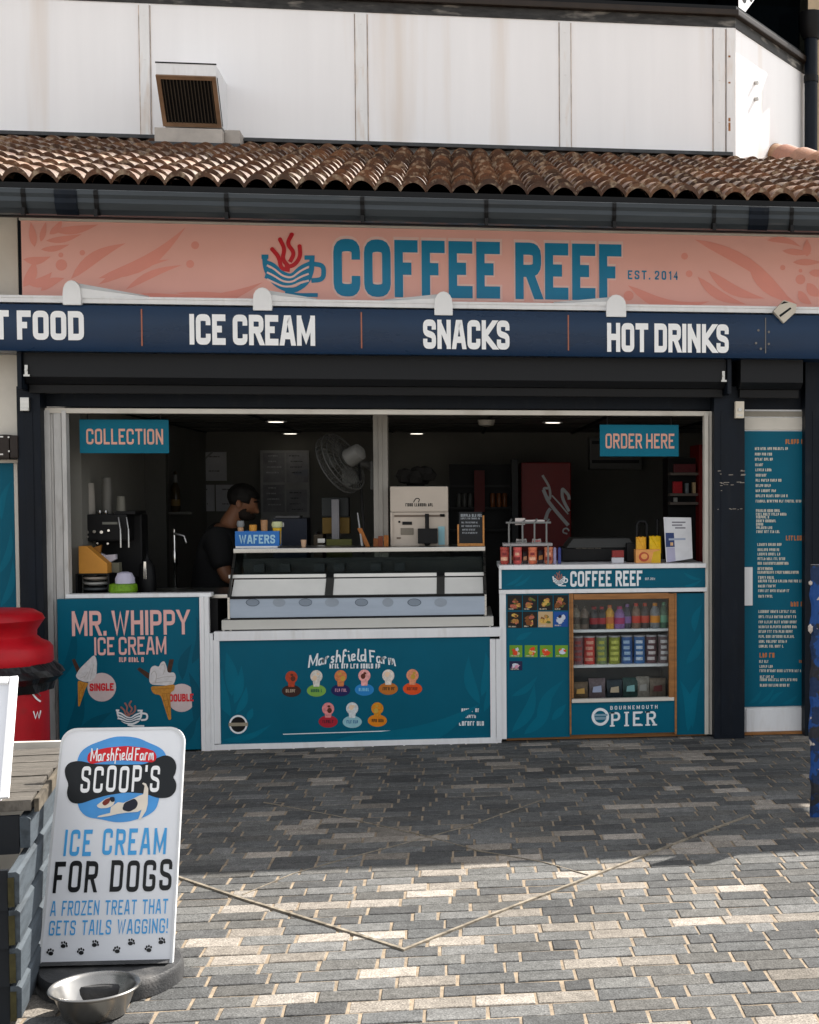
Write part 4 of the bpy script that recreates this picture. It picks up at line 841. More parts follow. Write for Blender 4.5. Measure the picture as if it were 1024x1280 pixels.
def picture(a, b, c_, d, bg, cols, n, kind):
    g = MB(); g.ppoly([(a, b), (c_, b), (c_, d), (a, d)], RY - .0012); o = mk('menu_picture', g, bg, rc)
    for k in range(n + 3):
        g = MB(); w, h = rs.uniform(2.2, 5), rs.uniform(1.5, 4.2); ro = rs.uniform(-.7, .7); cx, cy = rs.uniform(a + 5, c_ - 5), rs.uniform(b + 4.4, d - 4.4); m_ = rs.randint(4, 8); ph_ = rs.uniform(0, 6)
        pts = []
        for q in range(m_):
            an = ph_ + 6.2832 * q / m_; r1 = rs.uniform(.6, 1.1); u, v = w * r1 * math.cos(an), h * r1 * math.sin(an)
            pts.append((min(c_ - .3, max(a + .3, cx + u * math.cos(ro) - v * math.sin(ro))), min(d - .3, max(b + .3, cy + u * math.sin(ro) + v * math.cos(ro)))))
        g.add([P(u, v, RY) + Vector((0, -.0016 - .0003 * k, 0)) for u, v in pts], [tuple(range(m_))]); mk('picture_food', g, rs.choice(cols), o)
    g = MB(); scribble(g, a + 1.5, d - 2.6, a + rs.uniform(7, 13), d - 1, RY, rs, eps=.0052); mk('picture_caption', g, C('caption_pale', 205, 195, 175), o)
M_pbg = C('picture_black', 22, 20, 18); FOOD = [C('food_toast', 170, 120, 60, var=.4, scale=120), C('food_crust', 120, 70, 30, var=.4, scale=120), C('food_cheese', 205, 165, 80, var=.3, scale=120), C('food_ham', 175, 95, 75, var=.4, scale=120), C('food_salad', 95, 105, 45, var=.4, scale=120)]
for k in range(4):
    picture(634.5 + k * 19.2, 744, 652.6 + k * 19.2, 763, M_pbg, FOOD, 6, 0)
    picture(634.5 + k * 19.2, 764.5, 652.6 + k * 19.2, 785 - k * .5, (M_pbg, M_pbg, C('picture_tan', 190, 160, 120), C('picture_blue', 20, 75, 150))[k], FOOD if k < 3 else [C('picture_white', 200, 205, 215), C('picture_navy', 25, 25, 60)], 5, 0)
    picture(637 + k * 19, 806.5, 653 + k * 19, 821.5, C('picture_green', 105, 150, 40), [C('drink_red', 215, 70, 30), C('drink_yellow', 205, 175, 60), C('picture_white', 200, 205, 215), C('drink_pale', 205, 190, 150)], 5, 1)
picture(637, 826.5, 653, 838, C('picture_navy2', 25, 25, 62), [C('food_pink', 200, 140, 160), C('picture_white', 200, 205, 215)], 4, 1)
# PIER panel and fridge
fb('pier_panel', (714, 877.5, 845, 917), RY - .008, .03, M_teal, rc, 0)
fb('slim_trim', (712, 742, 714, 918), RY - .012, .03, M_wood, rc, 0); fb('slim_trim', (843.5, 741.5, 846, 918), RY - .014, .03, M_wood, rc, 0)
g = MB(); g.box(P(633, 920, RY).x, RY + .03, 0.005, P(884, 920, RY).x, .04, P(760, 917, RY).z); mk('kickboard', g, M_wood, rc)
PPY = RY - .008
g = MB(); ptext(g, 'PIER', 764, 889.5, 820, 907.5, PPY - .001, sw=.15, gap=.34, serif=True, rnd=.5); mk('pier_lettering', g, M_scrp, rc)
g = MB(); ptext(g, 'BOURNEMOUTH', 763, 881.8, 822, 886.5, PPY - .001, sw=.16, gap=.5); mk('small_lettering', g, M_scrp, rc)
g = MB(); pstroke(g, [(750.5 + 9.2 * math.cos(a), 896 + 9.4 * math.sin(a)) for a in [i * .2618 for i in range(24)]], 3.4, PPY, True, eps=.0012); rg = mk('ring_emblem', g, M_scrp, rc)
g = MB(); g.ppoly([(743, 892.6), (759.5, 892.3), (759.5, 895), (743, 895.3)], PPY - .0016); g.ppoly([(743, 896.4), (758, 896.1), (758, 899.5), (744, 899.9)], PPY - .0016); mk('ring_bar', g, C('ring_grey', 120, 150, 165), rg)
g = MB(); ztop = P(750, 706, RY).z; xk0, xk1 = P(634, 800, .05).x, P(880, 800, .05).x; xf0, xf1 = P(715.5, 810, .05).x, P(838, 810, .05).x; zf0, zf1 = P(776, 873.5, .05).z, P(776, 748.5, .05).z
g.box(xk0, .04, .01, xf0 - .014, .55, ztop - .04); g.box(xf1 + .014, .04, .01, xk1, .55, ztop - .04); mk('carcass', g, M_black, rc)
fg = thing('drinks_fridge', ((xf0 + xf1) / 2, .02, zf0), 'wood framed glass door fridge with three shelves set in the right teal counter', 'fridge')
fz0, fz1 = zf0, zf1
g = MB(); g.box(xf0 - .012, .04, .01, xf1 + .012, .045, zf0 - .02); g.box(xf0 - .012, .045, zf0 - .03, xf1 + .012, .55, zf0 - .012); g.box(xf0 - .012, .045, zf1 + .012, xf1 + .012, .55, zf1 + .025); g.box(xf0 - .012, .53, zf0 - .011, xf1 + .012, .55, zf1 + .011); g.box(xf0 - .012, .045, zf0 - .011, xf0 - .003, .529, zf1 + .011); g.box(xf1 + .003, .045, zf0 - .011, xf1 + .012, .529, zf1 + .011)
mk('liner', g, C('fridge_liner', 118, 120, 122, .35), fg)
fb('door_stile', (714.3, 742, 717, 873), RY - .016, .045, M_wood, fg); fb('door_stile', (836.5, 742, 843.3, 873), RY - .016, .045, M_wood, fg); fb('door_rail', (717.2, 742, 836.3, 749), RY - .014, .045, M_wood, fg)
fb('door_rail', (715, 873, 843, 877.3), RY - .02, .045, M_cream, fg)
g = MB(); g.pbox(717, 749.2, 836.4, 872.8, .0, .004); mk('door_glass', g, glass('fridge_glass', (.93, .95, .95), .8), fg)
zs = [P(776, 789, .06).z, P(776, 833, .06).z, fz0 - .006]
for zz in zs[:2]: g = MB(); g.box(xf0, .05, zz - .004, xf1, .5, zz + .014); mk('shelf', g, M_white, fg, bevel=.003)
zs = [zs[0] + .0145, zs[1] + .0145, zs[2] + .002]
FX = lambda a: P(705 + a * .1416, 800, .11).x
def fitem(kind, x, z, y, h, r_, col, capc, lab, cat, grp):
    o = thing(kind, (x, y, z), lab, cat, grp); nm = 'can_%d_%d_%d' % tuple(col)
    m = C('pack_%d_%d_%d' % tuple(col), *col, .35, var=.35, scale=45)
    if kind == 'drink_bottle':
        g = MB(); g.lathe([(r_ * .9, 0), (r_, .01), (r_, h * .62), (r_ * .82, h * .74), (r_ * .42, h * .86), (r_ * .42, h * .88)], (x, y, z), 14); mk('bottle_body', g, m, o, smooth=True)
        g = MB(); g.lathe([(r_ * .47, h * .882), (r_ * .47, h), (0, h)], (x, y, z), 12); mk('cap', g, C('cap_%d_%d_%d' % tuple(capc), *capc, .4), o, smooth=True)
        g = MB(); g.lathe([(r_ * 1.012, h * .22), (r_ * 1.012, h * .5)], (x, y, z), 14); mk('label', g, C('cap_%d_%d_%d' % tuple(capc), *capc, .4), o, smooth=True)
    elif kind == 'crisp_tube':
        g = MB(); g.lathe([(r_, 0), (r_, h * .95)], (x, y, z), 16); mk('tube', g, m, o, smooth=True)
        g = MB(); g.lathe([(r_ * 1.03, h * .952), (r_ * 1.03, h), (0, h)], (x, y, z), 16); mk('lid', g, C('lid_white', 170, 170, 175, .4), o, smooth=True)
        g = MB(); rr = random.Random(int(x * 1000)); 
        for k in range(4):
            zz = h * (.12 + .2 * k); g.lathe([(r_ * 1.012, zz), (r_ * 1.012, zz + h * .11)], (x, y, z), 6, a0=-2.3 + rr.uniform(-.2, .2), a1=-1.0 + rr.uniform(-.2, .2))
        mk('label', g, C('cap_%d_%d_%d' % tuple(capc), *capc, .4, var=.3, scale=60), o)
    else:
        g = MB(); w = r_
        n = 7; prf = []
        for k in range(n + 1): t = k / n; prf.append((t * h, .55 * math.sin(math.pi * min(1, t * 1.0)) ** .6 * w * .7 + .004))
        vs = []; fs = []
        for (zz, th) in prf:
            for sx, sy in ((-1, -1), (-.5, -1.25), (.5, -1.25), (1, -1), (1, 1), (-1, 1)): vs.append((x + sx * w * (1 - .08 * math.sin(zz / h * 3.1)), y + sy * th * .8, z + zz))
        for k in range(n):
            for q in range(6): fs.append((k * 6 + q, k * 6 + (q + 1) % 6, k * 6 + 6 + (q + 1) % 6, k * 6 + 6 + q))
        fs += [(5, 4, 3, 2, 1, 0), tuple(n * 6 + q for q in range(6))]
        g.add(vs, fs); mk('wrapper', g, m, o, smooth=True)
        g = MB(); g.add([(x - w * .6, y - .62 * w - .012, z + h * .35), (x + w * .5, y - .62 * w - .012, z + h * .35), (x + w * .45, y - .62 * w - .012, z + h * .68), (x - w * .5, y - .62 * w - .012, z + h * .62)], [(0, 1, 2, 3)]); mk('label', g, C('cap_%d_%d_%d' % tuple(capc), *capc, .4), o)
    return o
G1, G2, G3 = 'drinks on the top fridge shelf', 'crisp tubes on the middle fridge shelf', 'wrapped snacks on the bottom fridge shelf'
for a, h, r_, col, cap, lab in ((105, .145, .028, (120, 112, 98), (70, 60, 55), 'stone grey bottle at the far left of the top fridge shelf'), (180, .135, .026, (110, 95, 85), (60, 55, 50), 'brown grey bottle second from left on the top fridge shelf'), (268, .13, .028, (40, 42, 48), (150, 35, 45), 'black red-capped bottle, left of its twin on the top fridge shelf'), (335, .13, .026, (38, 40, 46), (160, 40, 50), 'black bottle with a red cap beside the yellow bottle in the fridge'),
        (405, .14, .026, (205, 150, 50), (200, 110, 60), 'yellow bottle with an orange cap on the top fridge shelf'), (492, .13, .032, (130, 95, 150), (165, 50, 100), 'purple bottle with a magenta cap on the top fridge shelf'), (560, .145, .024, (60, 60, 75), (125, 95, 150), 'dark bottle with a lilac cap beside the purple bottle in the fridge'), (638, .15, .026, (120, 95, 80), (200, 60, 45), 'tan bottle with a bright red cap on the top fridge shelf'),
        (716, .15, .025, (70, 62, 62), (190, 70, 50), 'dark brown bottle with a red cap, third from right on the top fridge shelf'), (805, .15, .029, (125, 128, 132), (220, 140, 40), 'grey bottle with an orange cap on the top fridge shelf'), (882, .155, .024, (70, 105, 85), (110, 165, 135), 'green bottle at the far right of the top fridge shelf')):
    fitem('drink_bottle', FX(a), zs[0], .11, h + .02, r_ * 1.22, col, cap, lab, 'bottle', G1)
for a, col, cap, lab in ((122, (120, 85, 90), (150, 60, 60), 'dusky red crisp tube at the far left of the middle fridge shelf'), (225, (190, 60, 55), (215, 150, 130), 'bright red crisp tube on the middle fridge shelf'), (332, (110, 125, 85), (165, 165, 70), 'olive green crisp tube beside the bright red tube in the fridge'), (446, (130, 135, 45), (190, 190, 90), 'lime green crisp tube on the middle fridge shelf'),
        (556, (45, 85, 140), (150, 175, 200), 'blue crisp tube beside the lime green tube in the fridge'), (668, (50, 100, 155), (190, 200, 215), 'light blue crisp tube right of centre on the middle fridge shelf'), (772, (90, 60, 66), (200, 190, 190), 'dark maroon crisp tube on the middle fridge shelf'), (880, (105, 88, 90), (205, 200, 200), 'grey brown crisp tube at the far right of the middle fridge shelf')):
    fitem('crisp_tube', FX(a), zs[1], .12, .190, .039, col, cap, lab, 'crisps', G2)
for a, h, r_, col, cap, lab in ((145, .10, .045, (110, 90, 70), (215, 165, 90), 'tan wrapped pastry at the far left of the bottom fridge shelf'), (290, .12, .05, (105, 90, 92), (170, 175, 200), 'mauve wrapped snack second from left on the bottom fridge shelf'), (445, .11, .048, (35, 45, 52), (185, 165, 140), 'black wrapped snack on the bottom fridge shelf, beside the dark green one'), (585, .12, .046, (38, 62, 58), (130, 175, 175), 'dark green wrapped snack on the bottom fridge shelf'),
        (695, .125, .04, (130, 122, 112), (155, 150, 145), 'pale stone wrapped snack on the bottom fridge shelf'), (825, .115, .05, (112, 98, 85), (95, 40, 40), 'brown wrapped snack with a maroon label at the right of the bottom fridge shelf')):
    fitem('snack_pack', FX(a), zs[2], .12, h * 1.15, r_ * 1.15, col, cap, lab, 'snack', G3)

# menu door on the right
DYY = .02
X0, Z0, X1, Z1 = rect(930, 512, 1006, 915, DYY)
md = thing('menu_door', ((X0 + X1) / 2, DYY, 0), 'white door at the right covered by a tall teal menu of printed lines', 'door')
g = MB(); g.box(X0, DYY + .002, .02, X1 + .02, DYY + .028, Z1); mk('door_leaf', g, M_white, md, bevel=.003)
fb('head_rail', (931, 514, 1006, 520.5), DYY - .012, .013, C('rail_grey', 140, 134, 122, .45), md); fb('head_rail', (930, 522, 1006, 537.5), DYY - .008, .0095, M_cream, md)
fb('menu_board', (931, 539, 1007, 883), DYY - .01, .0115, M_teal, md, 0)
fb('kick_plate', (933, 886, 1007, 914), DYY - .008, .0095, M_white, md)
fb('pull_plate', (930, 709, 941, 757), DYY - .03, .018, M_white, md)
g = MB(); g.box(X0 - .02, DYY - .03, 0.003, X1 + .05, DYY + .02, .02); mk('threshold', g, M_wood, md)
MY = DYY - .01; rs = random.Random(31); M_mtxt = C('menu_white', 205, 200, 185); M_mor = C('menu_orange', 190, 115, 60)
def menu_rows(L, m, nm):
    for a, b, c_, d in L:
        g = MB(); scribble(g, a, b, c_, d, MY, rs); mk(nm, g, m, md)
sx = .1446; mt = lambda a, b: (930 + a * sx, 535 + b * sx)
rows = [(95, 385, 178), (95, 235, 226), (95, 245, 270), (98, 160, 318), (100, 232, 362), (102, 190, 408), (102, 320, 452), (102, 235, 498), (102, 278, 542), (102, 380, 586), (102, 495, 632), (104, 310, 714), (104, 375, 745), (106, 215, 770), (106, 288, 803), (106, 178, 832), (108, 238, 862), (108, 312, 896), (116, 325, 1007), (118, 302, 1052), (118, 310, 1090), (118, 360, 1130), (118, 388, 1170), (118, 250, 1216), (118, 475, 1248)]
menu_rows([(930 + a * sx, 535 + c_ * sx - 1.7, 930 + b * sx, 535 + c_ * sx + 1.7) for a, b, c_ in rows], M_mtxt, 'menu_line')
sy_ = .1562
rows = [(112, 362, 26), (112, 230, 68), (112, 440, 98), (114, 245, 140), (114, 495, 168), (114, 262, 208), (114, 370, 246), (116, 236, 290), (116, 412, 412), (118, 412, 454), (118, 418, 496), (118, 420, 534), (118, 398, 572), (118, 408, 612), (120, 340, 652), (120, 318, 690), (122, 195, 812), (125, 232, 852), (125, 460, 886), (128, 242, 934), (128, 420, 958), (128, 370, 1002)]
menu_rows([(930 + a * sy_, 700 + c_ * sy_ - 1.7, 930 + b * sy_, 700 + c_ * sy_ + 1.7) for a, b, c_ in rows], M_mtxt, 'menu_line')
menu_rows([(982, 549, 1005, 555), (982.5, 669.5, 1006, 675.5), (988.5, 752, 1006, 758), (949.5, 816, 968, 822), (999, 825, 1007, 828.5)], M_mor, 'menu_heading')
leafs(md, MY, [((936, 880), (952, 862), 5, .1), ((948, 880), (968, 860), 5, .1), ((962, 880), (980, 864), 5, -.1), ((978, 880), (998, 868), 5, .1)], M_teal2)
# strip between the menu door and the post side wall
g = MB(); X0, Z0, X1, Z1 = rect(1006.5, 452, 1060, 915, -.08); g.box(X0, -.08, .0, X1, .049, P(1030, 450, -.08).z); g.box(X0 + .05, -.085, .02, X0 + .06, -.0805, 2.2)
tag(mk('end_post', g, M_navy, bevel=.005), 'plain navy post at the right edge beside the menu door', 'post')

# left edge: brown box and teal board on the cream wall
wb = thing('wall_box', (P(5, 560, -.1).x, -.1, P(5, 574, -.1).z), 'dark brown electrical box on the cream wall above the teal board', 'box')
g = MB(); X0, Z0, X1, Z1 = rect(-20, 543, 22, 574, -.12); g.box(X0, -.12, Z0, X1 - .05, .049, Z1); g.box(X1 - .049, -.115, Z0 + .005, X1, .049, Z1 - .004); mk('case', g, mat('brown_box', (0.018, 0.011, 0.008), 0.45), wb, bevel=.012)
g = MB()
for px, py in ((11, 546.5), (11.5, 564)): q = P(px, py, -.12); g.tube([(q.x, q.y - .004, q.z), (q.x, q.y - .0003, q.z)], .006, 8)
for py in (546, 568): g.ppoly([(-2, py - 1), (4, py - 1), (4, py + .8), (-2, py + .8)], -.1212)
mk('screw', g, M_steel, wb)
tb = thing('notice_board', (P(5, 700, .02).x, .02, .9), 'teal board in a cream frame on the wall behind the red bin', 'board')
g = MB(); X0, Z0, X1, Z1 = rect(-120, 579, 20, 900, .01); g.box(X0, .01, Z0, X1, .049, Z1); mk('panel', g, M_teal, tb)
g = MB(); g.pbox(20.3, 579, 25, 900, .0, .049); mk('frame_side', g, M_cream, tb, bevel=.003); g = MB(); g.pbox(-120, 574.5, 25, 578.7, -.002, .049); mk('frame_top', g, M_cream, tb, bevel=.003)
leafs(tb, .01, [((0, 760), (16, 700), 9, .1), ((-4, 720), (14, 660), 9, .1), ((2, 650), (15, 600), 8, -.1)], M_teal2)

# ================================================================== HANGING SIGNS IN THE WINDOW
for tx, a, b, lab in (('COLLECTION', (99.5, 524.5, 211, 566.5), (108, 536, 204, 555.5), 'teal hanging sign reading COLLECTION at the left of the window'), ('ORDER HERE', (750, 531, 848.5, 570.5), (757, 542, 843, 560.5), 'teal hanging sign reading ORDER HERE at the right of the window')):
    Y = .10; X0, Z0, X1, Z1 = rect(*a, Y); hs = thing('hanging_sign', ((X0 + X1) / 2, Y, Z1), lab, 'sign')
    g = MB(); g.box(X0, Y, Z0, X1, Y + .012, Z1); mk('board', g, M_teal2, hs, bevel=.002)
    g = MB(); ptext(g, tx, *b, Y - .001, sw=.15, gap=.13, space=.28); mk('lettering', g, C('peach_letter', 215, 160, 140), hs)
    for x in (X0 + .05, X1 - .05): g = MB(); g.tube([(x, Y + .006, Z1 - .004), (x, Y + .006, CZ + .006)], .004, 6); mk('hanger', g, M_black, hs)

# ================================================================== THINGS IN THE SERVING WINDOW
def at(px, Y, z): return Vector((P(px, 700, Y).x, Y, z))
def sc_at(Y): return (Y - CAM.y) / FPX                       # metres per photo pixel on plane Y
ZD = zt1                                                     # top of the display case
ZL = zsill - .004                                            # left worktop
ZR_ = P(750, 705.5, -.035).z                                 # right counter top
# blue cone tray with tubs
Y = .42; X0 = P(294, 675, Y).x; X1 = P(349, 675, Y).x; Zt = P(320, 664, Y).z
tr = thing('cone_tray', ((X0 + X1) / 2, Y, ZD), 'small blue cardboard tray lettered WAFERS on top of the display case', 'tray')
g = MB(); M_tray = C('tray_blue', 40, 110, 185, .5)
g.box(X0, Y, ZD + .012, X1, Y + .006, Zt); g.box(X0, Y + .15, ZD + .012, X1, Y + .156, Zt); g.box(X0, Y + .0065, ZD + .012, X0 + .006, Y + .1495, Zt); g.box(X1 - .006, Y + .0065, ZD + .012, X1, Y + .1495, Zt); g.box(X0 + .0065, Y + .0065, ZD + .012, X1 - .0065, Y + .1495, ZD + .018); mk('tray', g, M_tray, tr)
g = MB(); g.box(X0 + .003, Y - .003, ZD + .0005, X1 - .012, Y + .16, ZD + .0115); mk('tray_base', g, M_letter, tr)
g = MB(); ptext(g, 'WAFERS', 299, 668.5, 344, 679.5, Y - .001, sw=.2, gap=.12); mk('lettering', g, C('pale_blue', 165, 205, 225), tr)
for px, yt, r_, col, cap, lab in ((301.5, 651, .020, (190, 150, 115), (125, 128, 130), 'small tub of sprinkles with a grey lid in the blue tray'), (317, 656, .026, (205, 145, 60), None, 'stack of orange wafers in the blue tray'), (331, 650, .024, (165, 125, 90), None, 'tall tan wafer stack in the blue tray'), (347, 652, .030, (215, 175, 45), (190, 195, 150), 'yellow tub with a pale lid at the right end of the blue tray')):
    q = at(px, Y + .075, ZD + .019); zt_2 = P(px, yt, Y + .075).z; h = zt_2 - q.z; o = thing('wafer_tub', q, lab, 'tub')
    g = MB(); hh = h * (.72 if cap else 1); g.lathe([(r_ * .85, 0), (r_, hh), (r_ * .6, hh + .002), (0, hh + .002)], q, 14); mk('tub', g, C('tub_%d' % int(px), *col, .5, var=.2, scale=80), o, smooth=True)
    if cap: g = MB(); g.lathe([(r_ * 1.05, hh + .003), (r_ * 1.3, h * .85), (r_ * 1.1, h), (0, h)], q, 14); mk('lid', g, C('tublid_%d' % int(px), *cap, .35), o, smooth=True)
# small cup on the case
q = at(380, .45, ZD + .001); o = thing('paper_cup', q, 'tiny beige paper cup on the display case below the posters', 'cup'); g = MB(); g.lathe([(.014, 0), (.02, .05), (.017, .05), (.012, .004), (0, .004)], q, 14); mk('cup', g, C('cup_beige', 200, 165, 135), o, smooth=True)
# soft-serve machine
Y = .50; X0, Z0, X1, Z1 = rect(488, 608, 560.5, 683, Y); Z0 = ZD + .001
sm = thing('soft_serve_machine', ((X0 + X1) / 2, Y, Z0), 'cream soft serve ice cream machine with a black nozzle on the display case', 'machine')
M_mach = mat('machine_cream', (0.50, 0.43, 0.36), 0.35, var=.06); zsp = P(524, 640, Y).z
g = MB(); g.box(X0, Y, zsp, X1, Y + .28, Z1); mk('top_hood', g, M_mach, sm, bevel=.01)
g = MB(); g.box(X0, Y + .012, Z0, X1, Y + .28, zsp - .0015); g.box(X0, Y + .002, Z0, X0 + .016, Y + .0115, zsp - .0015); g.box(X1 - .016, Y + .002, Z0, X1, Y + .0115, zsp - .0015); mk('body', g, M_mach, sm, bevel=.003)
g = MB(); f2, w2, h2 = arch(507, 542, 630, 1, Y, 6); text(g, 'milkshed', None and 0 or f2, 0, w2, 0, h2, sw=.16, gap=.06, eps=.0012) if False else scribble(g, 507, 629, 541, 633, Y, random.Random(3)); pstroke(g, [(517, 628), (520, 622.5), (525, 623.5), (523, 628)], 1.1, Y, r=3, eps=.0016); mk('script_mark', g, M_black, sm)
def mpart(nm, a, m, o=.006): g = MB(); g.pbox(*a, Y + .012 - o, o - .0005); return mk(nm, g, m, sm, bevel=.0015)
mpart('display', (503, 652, 515, 656), M_black); mpart('control_panel', (501, 660, 517, 668.5), C('panel_grey', 120, 112, 100)); mpart('trim_strip', (493, 643.5, 555, 646), C('trim_brown', 110, 96, 84)); mpart('side_label', (548, 658, 556, 681), C('label_pale', 200, 185, 170))
mpart('button', (498, 651, 500.5, 653.5), M_black); mpart('button', (496, 671.5, 501, 673.5), C('trim_brown', 110, 96, 84)); mpart('badge', (550, 642.5, 556, 646), M_black)
g = MB(); q = P(534, 650, Y); g.tube([(q.x, Y - .03, P(534, 642, Y).z), (q.x, Y - .03, P(534, 661, Y).z)], .014, 12); g.box(P(522.5, 660, Y).x, Y - .05, P(534, 679, Y).z, P(547, 660, Y).x, Y + .011, P(534, 660.5, Y).z); g.tube([(q.x, Y - .025, P(534, 679, Y).z), (q.x, Y - .025, P(534, 682, Y).z)], [.022, .014], 12); mk('nozzle', g, M_black, sm, bevel=.004)
# chalkboard easel
Y = .40; X0, Z0, X1, Z1 = rect(574, 640, 603, 679, Y); Z0 = ZD + .001; ea = thing('chalkboard', ((X0 + X1) / 2, Y, Z0), 'little chalkboard with white writing in a wooden easel on the display case', 'chalkboard')
g = MB(); g.box(X0, Y, Z0 + .02, X1, Y + .01, Z1); mk('board', g, C('slate', 28, 30, 32, .6), ea)
M_pine = C('pine', 190, 130, 70, .5, var=.25, scale=60)
g = MB(); g.box(X0 - .012, Y - .02, Z0, X1 + .014, Y + .03, Z0 + .0195); g.box(X0 - .012, Y - .004, Z0 + .02, X0 - .001, Y + .02, Z0 + .15); g.box(X1 + .002, Y - .004, Z0 + .02, X1 + .014, Y + .02, Z0 + .21); mk('easel', g, M_pine, ea, bevel=.002)
for k, (a, b, c_) in enumerate(((576, 602, 642.5), (576, 600, 647), (577, 598, 652), (577, 600, 656.5), (578, 596, 661), (578, 597, 665))):
    g = MB(); scribble(g, a, c_, b, c_ + (3.6 if k == 0 else 2.2), Y, random.Random(k + 40)); mk('chalk_line', g, C('chalk', 150, 155, 160), ea)
# wooden sticks in front of the pillar and white tongs
for k, (px, tp, lean, lab) in enumerate(((460, 660, -10, 'leaning wooden paddle on the display case, next to the white rod'), (470, 673, 0, 'short wooden block on the display case beside the leaning paddle'), (476, 670, 0, 'dark wooden block on the display case in front of the pillar'), (483, 669, 0, 'reddish wooden block on the display case touching the cream machine'))):
    q = at(px, .45, ZD + .001); h = P(px, tp, .45).z - q.z; l_ = lean * .0055; g = MB(); w = .016
    g.prism([(q.x - w, .45, q.z), (q.x + w, .45, q.z), (q.x + w + l_, .45, q.z + h), (q.x - w + l_, .45, q.z + h)], (0, .02, 0))
    tag(mk('wooden_block', g, C('stick_%d' % (k % 3), *((150, 90, 35), (125, 70, 28), (110, 52, 25))[k % 3], .5, var=.3, scale=50), bevel=.003), lab, 'wood')
q = at(453, .43, ZD + .006); t = P(447, 641, .5); g = MB(); g.tube([q, (t.x, .5, t.z)], [.008, .004], 8); tag(mk('rod', g, C('rod_grey', 150, 150, 150, .3), smooth=True), 'thin pale rod leaning on the display case beside the wooden paddle', 'rod')
# blender-like mixer and yellow tub behind the case (between posters and fan)
Y = .85; ww_ = thing('milkshake_mixer', at(424, Y, ZD - .1), 'tall milkshake mixer with a pale column over a dull yellow box behind the case', 'mixer')
g = MB(); X0, Z0, X1, Z1 = rect(414.5, 624, 424, 668, Y); g.box(X0, Y, ZD - .1, X1, Y + .06, Z1); mk('column', g, C('mixer_grey', 120, 118, 122, .3), ww_, bevel=.006)
g = MB(); X0, Z0, X1, Z1 = rect(403, 647, 437, 667, Y + .08); g.box(X0, Y + .08, Z0, X1, Y + .2, Z1); mk('box', g, C('dull_yellow', 110, 85, 30, .6), ww_, bevel=.004)
g = MB(); X0, Z0, X1, Z1 = rect(402, 622, 436, 646, Y + .08); g.box(X0, Y + .08, Z0, X1, Y + .2, Z1); mk('head', g, C('mixer_dark', 32, 36, 36, .5), ww_, bevel=.01)
g = MB(); X0, Z0, X1, Z1 = rect(408, 674, 440, 678, Y - .05); g.box(X0, Y - .05, ZD - .1, X1, Y - .01, Z1); mk('tray', g, C('mixer_green', 90, 90, 35, .5), ww_, bevel=.004)
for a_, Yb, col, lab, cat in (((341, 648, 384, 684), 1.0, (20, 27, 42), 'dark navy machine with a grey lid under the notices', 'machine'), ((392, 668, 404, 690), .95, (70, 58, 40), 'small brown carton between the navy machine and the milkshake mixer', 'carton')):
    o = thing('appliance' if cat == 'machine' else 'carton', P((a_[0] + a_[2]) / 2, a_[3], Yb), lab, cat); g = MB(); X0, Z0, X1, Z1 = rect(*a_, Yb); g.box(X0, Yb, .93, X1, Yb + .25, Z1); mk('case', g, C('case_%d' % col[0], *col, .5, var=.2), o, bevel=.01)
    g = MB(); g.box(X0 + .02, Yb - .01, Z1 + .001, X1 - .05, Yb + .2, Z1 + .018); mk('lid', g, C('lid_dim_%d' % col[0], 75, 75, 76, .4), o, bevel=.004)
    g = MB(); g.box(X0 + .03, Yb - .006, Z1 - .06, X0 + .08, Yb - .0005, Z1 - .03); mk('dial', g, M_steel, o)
g = MB(); X0 = P(330, 690, .9).x; X1 = P(480, 690, .9).x; g.box(X0, .86, .9, X1, 1.35, .929); g.box(X0 + .01, .88, .006, X1 - .01, 1.33, .899); tag(mk('prep_counter', g, M_black, bevel=.004), 'black preparation counter behind the display case', 'counter')
# wall fan on the pillar
fc = P(429, 577, .50); fan = thing('wall_fan', fc, 'grey oscillating wall fan mounted on the inside pillar and turned away', 'fan')
nf = Vector((-.80, .42, -.46)).normalized(); ax = nf.cross(Vector((0, 1, 0))).normalized(); ay = nf.cross(ax).normalized(); FR = .215
M_fan = mat('fan_grey', (0.050, 0.049, 0.045), 0.5, var=.1)
g = MB()
for rr, oo in ((FR, 0), (FR, .05), (FR * .85, .062), (FR * .7, .068), (FR * .55, .07), (FR * .4, .071), (FR * .85, -.014), (FR * .6, -.022), (FR * .35, -.026)):
    g.tube([fc + (ax * math.cos(i * .2618) + ay * math.sin(i * .2618)) * rr + nf * oo for i in range(25)], .0035 if rr < FR else .006, 6, caps=False)
for i in range(36):
    d_ = ax * math.cos(i * .17453) + ay * math.sin(i * .17453); g.tube([fc + d_ * .05 - nf * .027, fc + d_ * FR * .7 - nf * .02, fc + d_ * FR, fc + d_ * FR + nf * .05], .0026, 5, caps=False)
mk('guard', g, M_fan, fan, smooth=True)
g = MB()
for k in range(3):
    a0 = k * 2.0944; vs = []; fs = []
    for i in range(7):
        rr = .04 + i * .024; wd = .28 + .5 * math.sin(math.pi * i / 6 * .8)
        for s_ in (-1, 1): an = a0 + s_ * wd * .8; vs.append(fc + (ax * math.cos(an) + ay * math.sin(an)) * rr + nf * (.02 + s_ * .015)); vs.append(vs[-1] + nf * .003)
    for i in range(6):
        b = i * 4; fs += [(b, b + 2, b + 6, b + 4), (b + 1, b + 5, b + 7, b + 3), (b, b + 4, b + 5, b + 1), (b + 2, b + 3, b + 7, b + 6)]
    g2 = MB(); g2.add(vs, fs); mk('blade', g2, mat('fan_blade', (0.10, 0.10, 0.09), 0.4), fan, smooth=True)
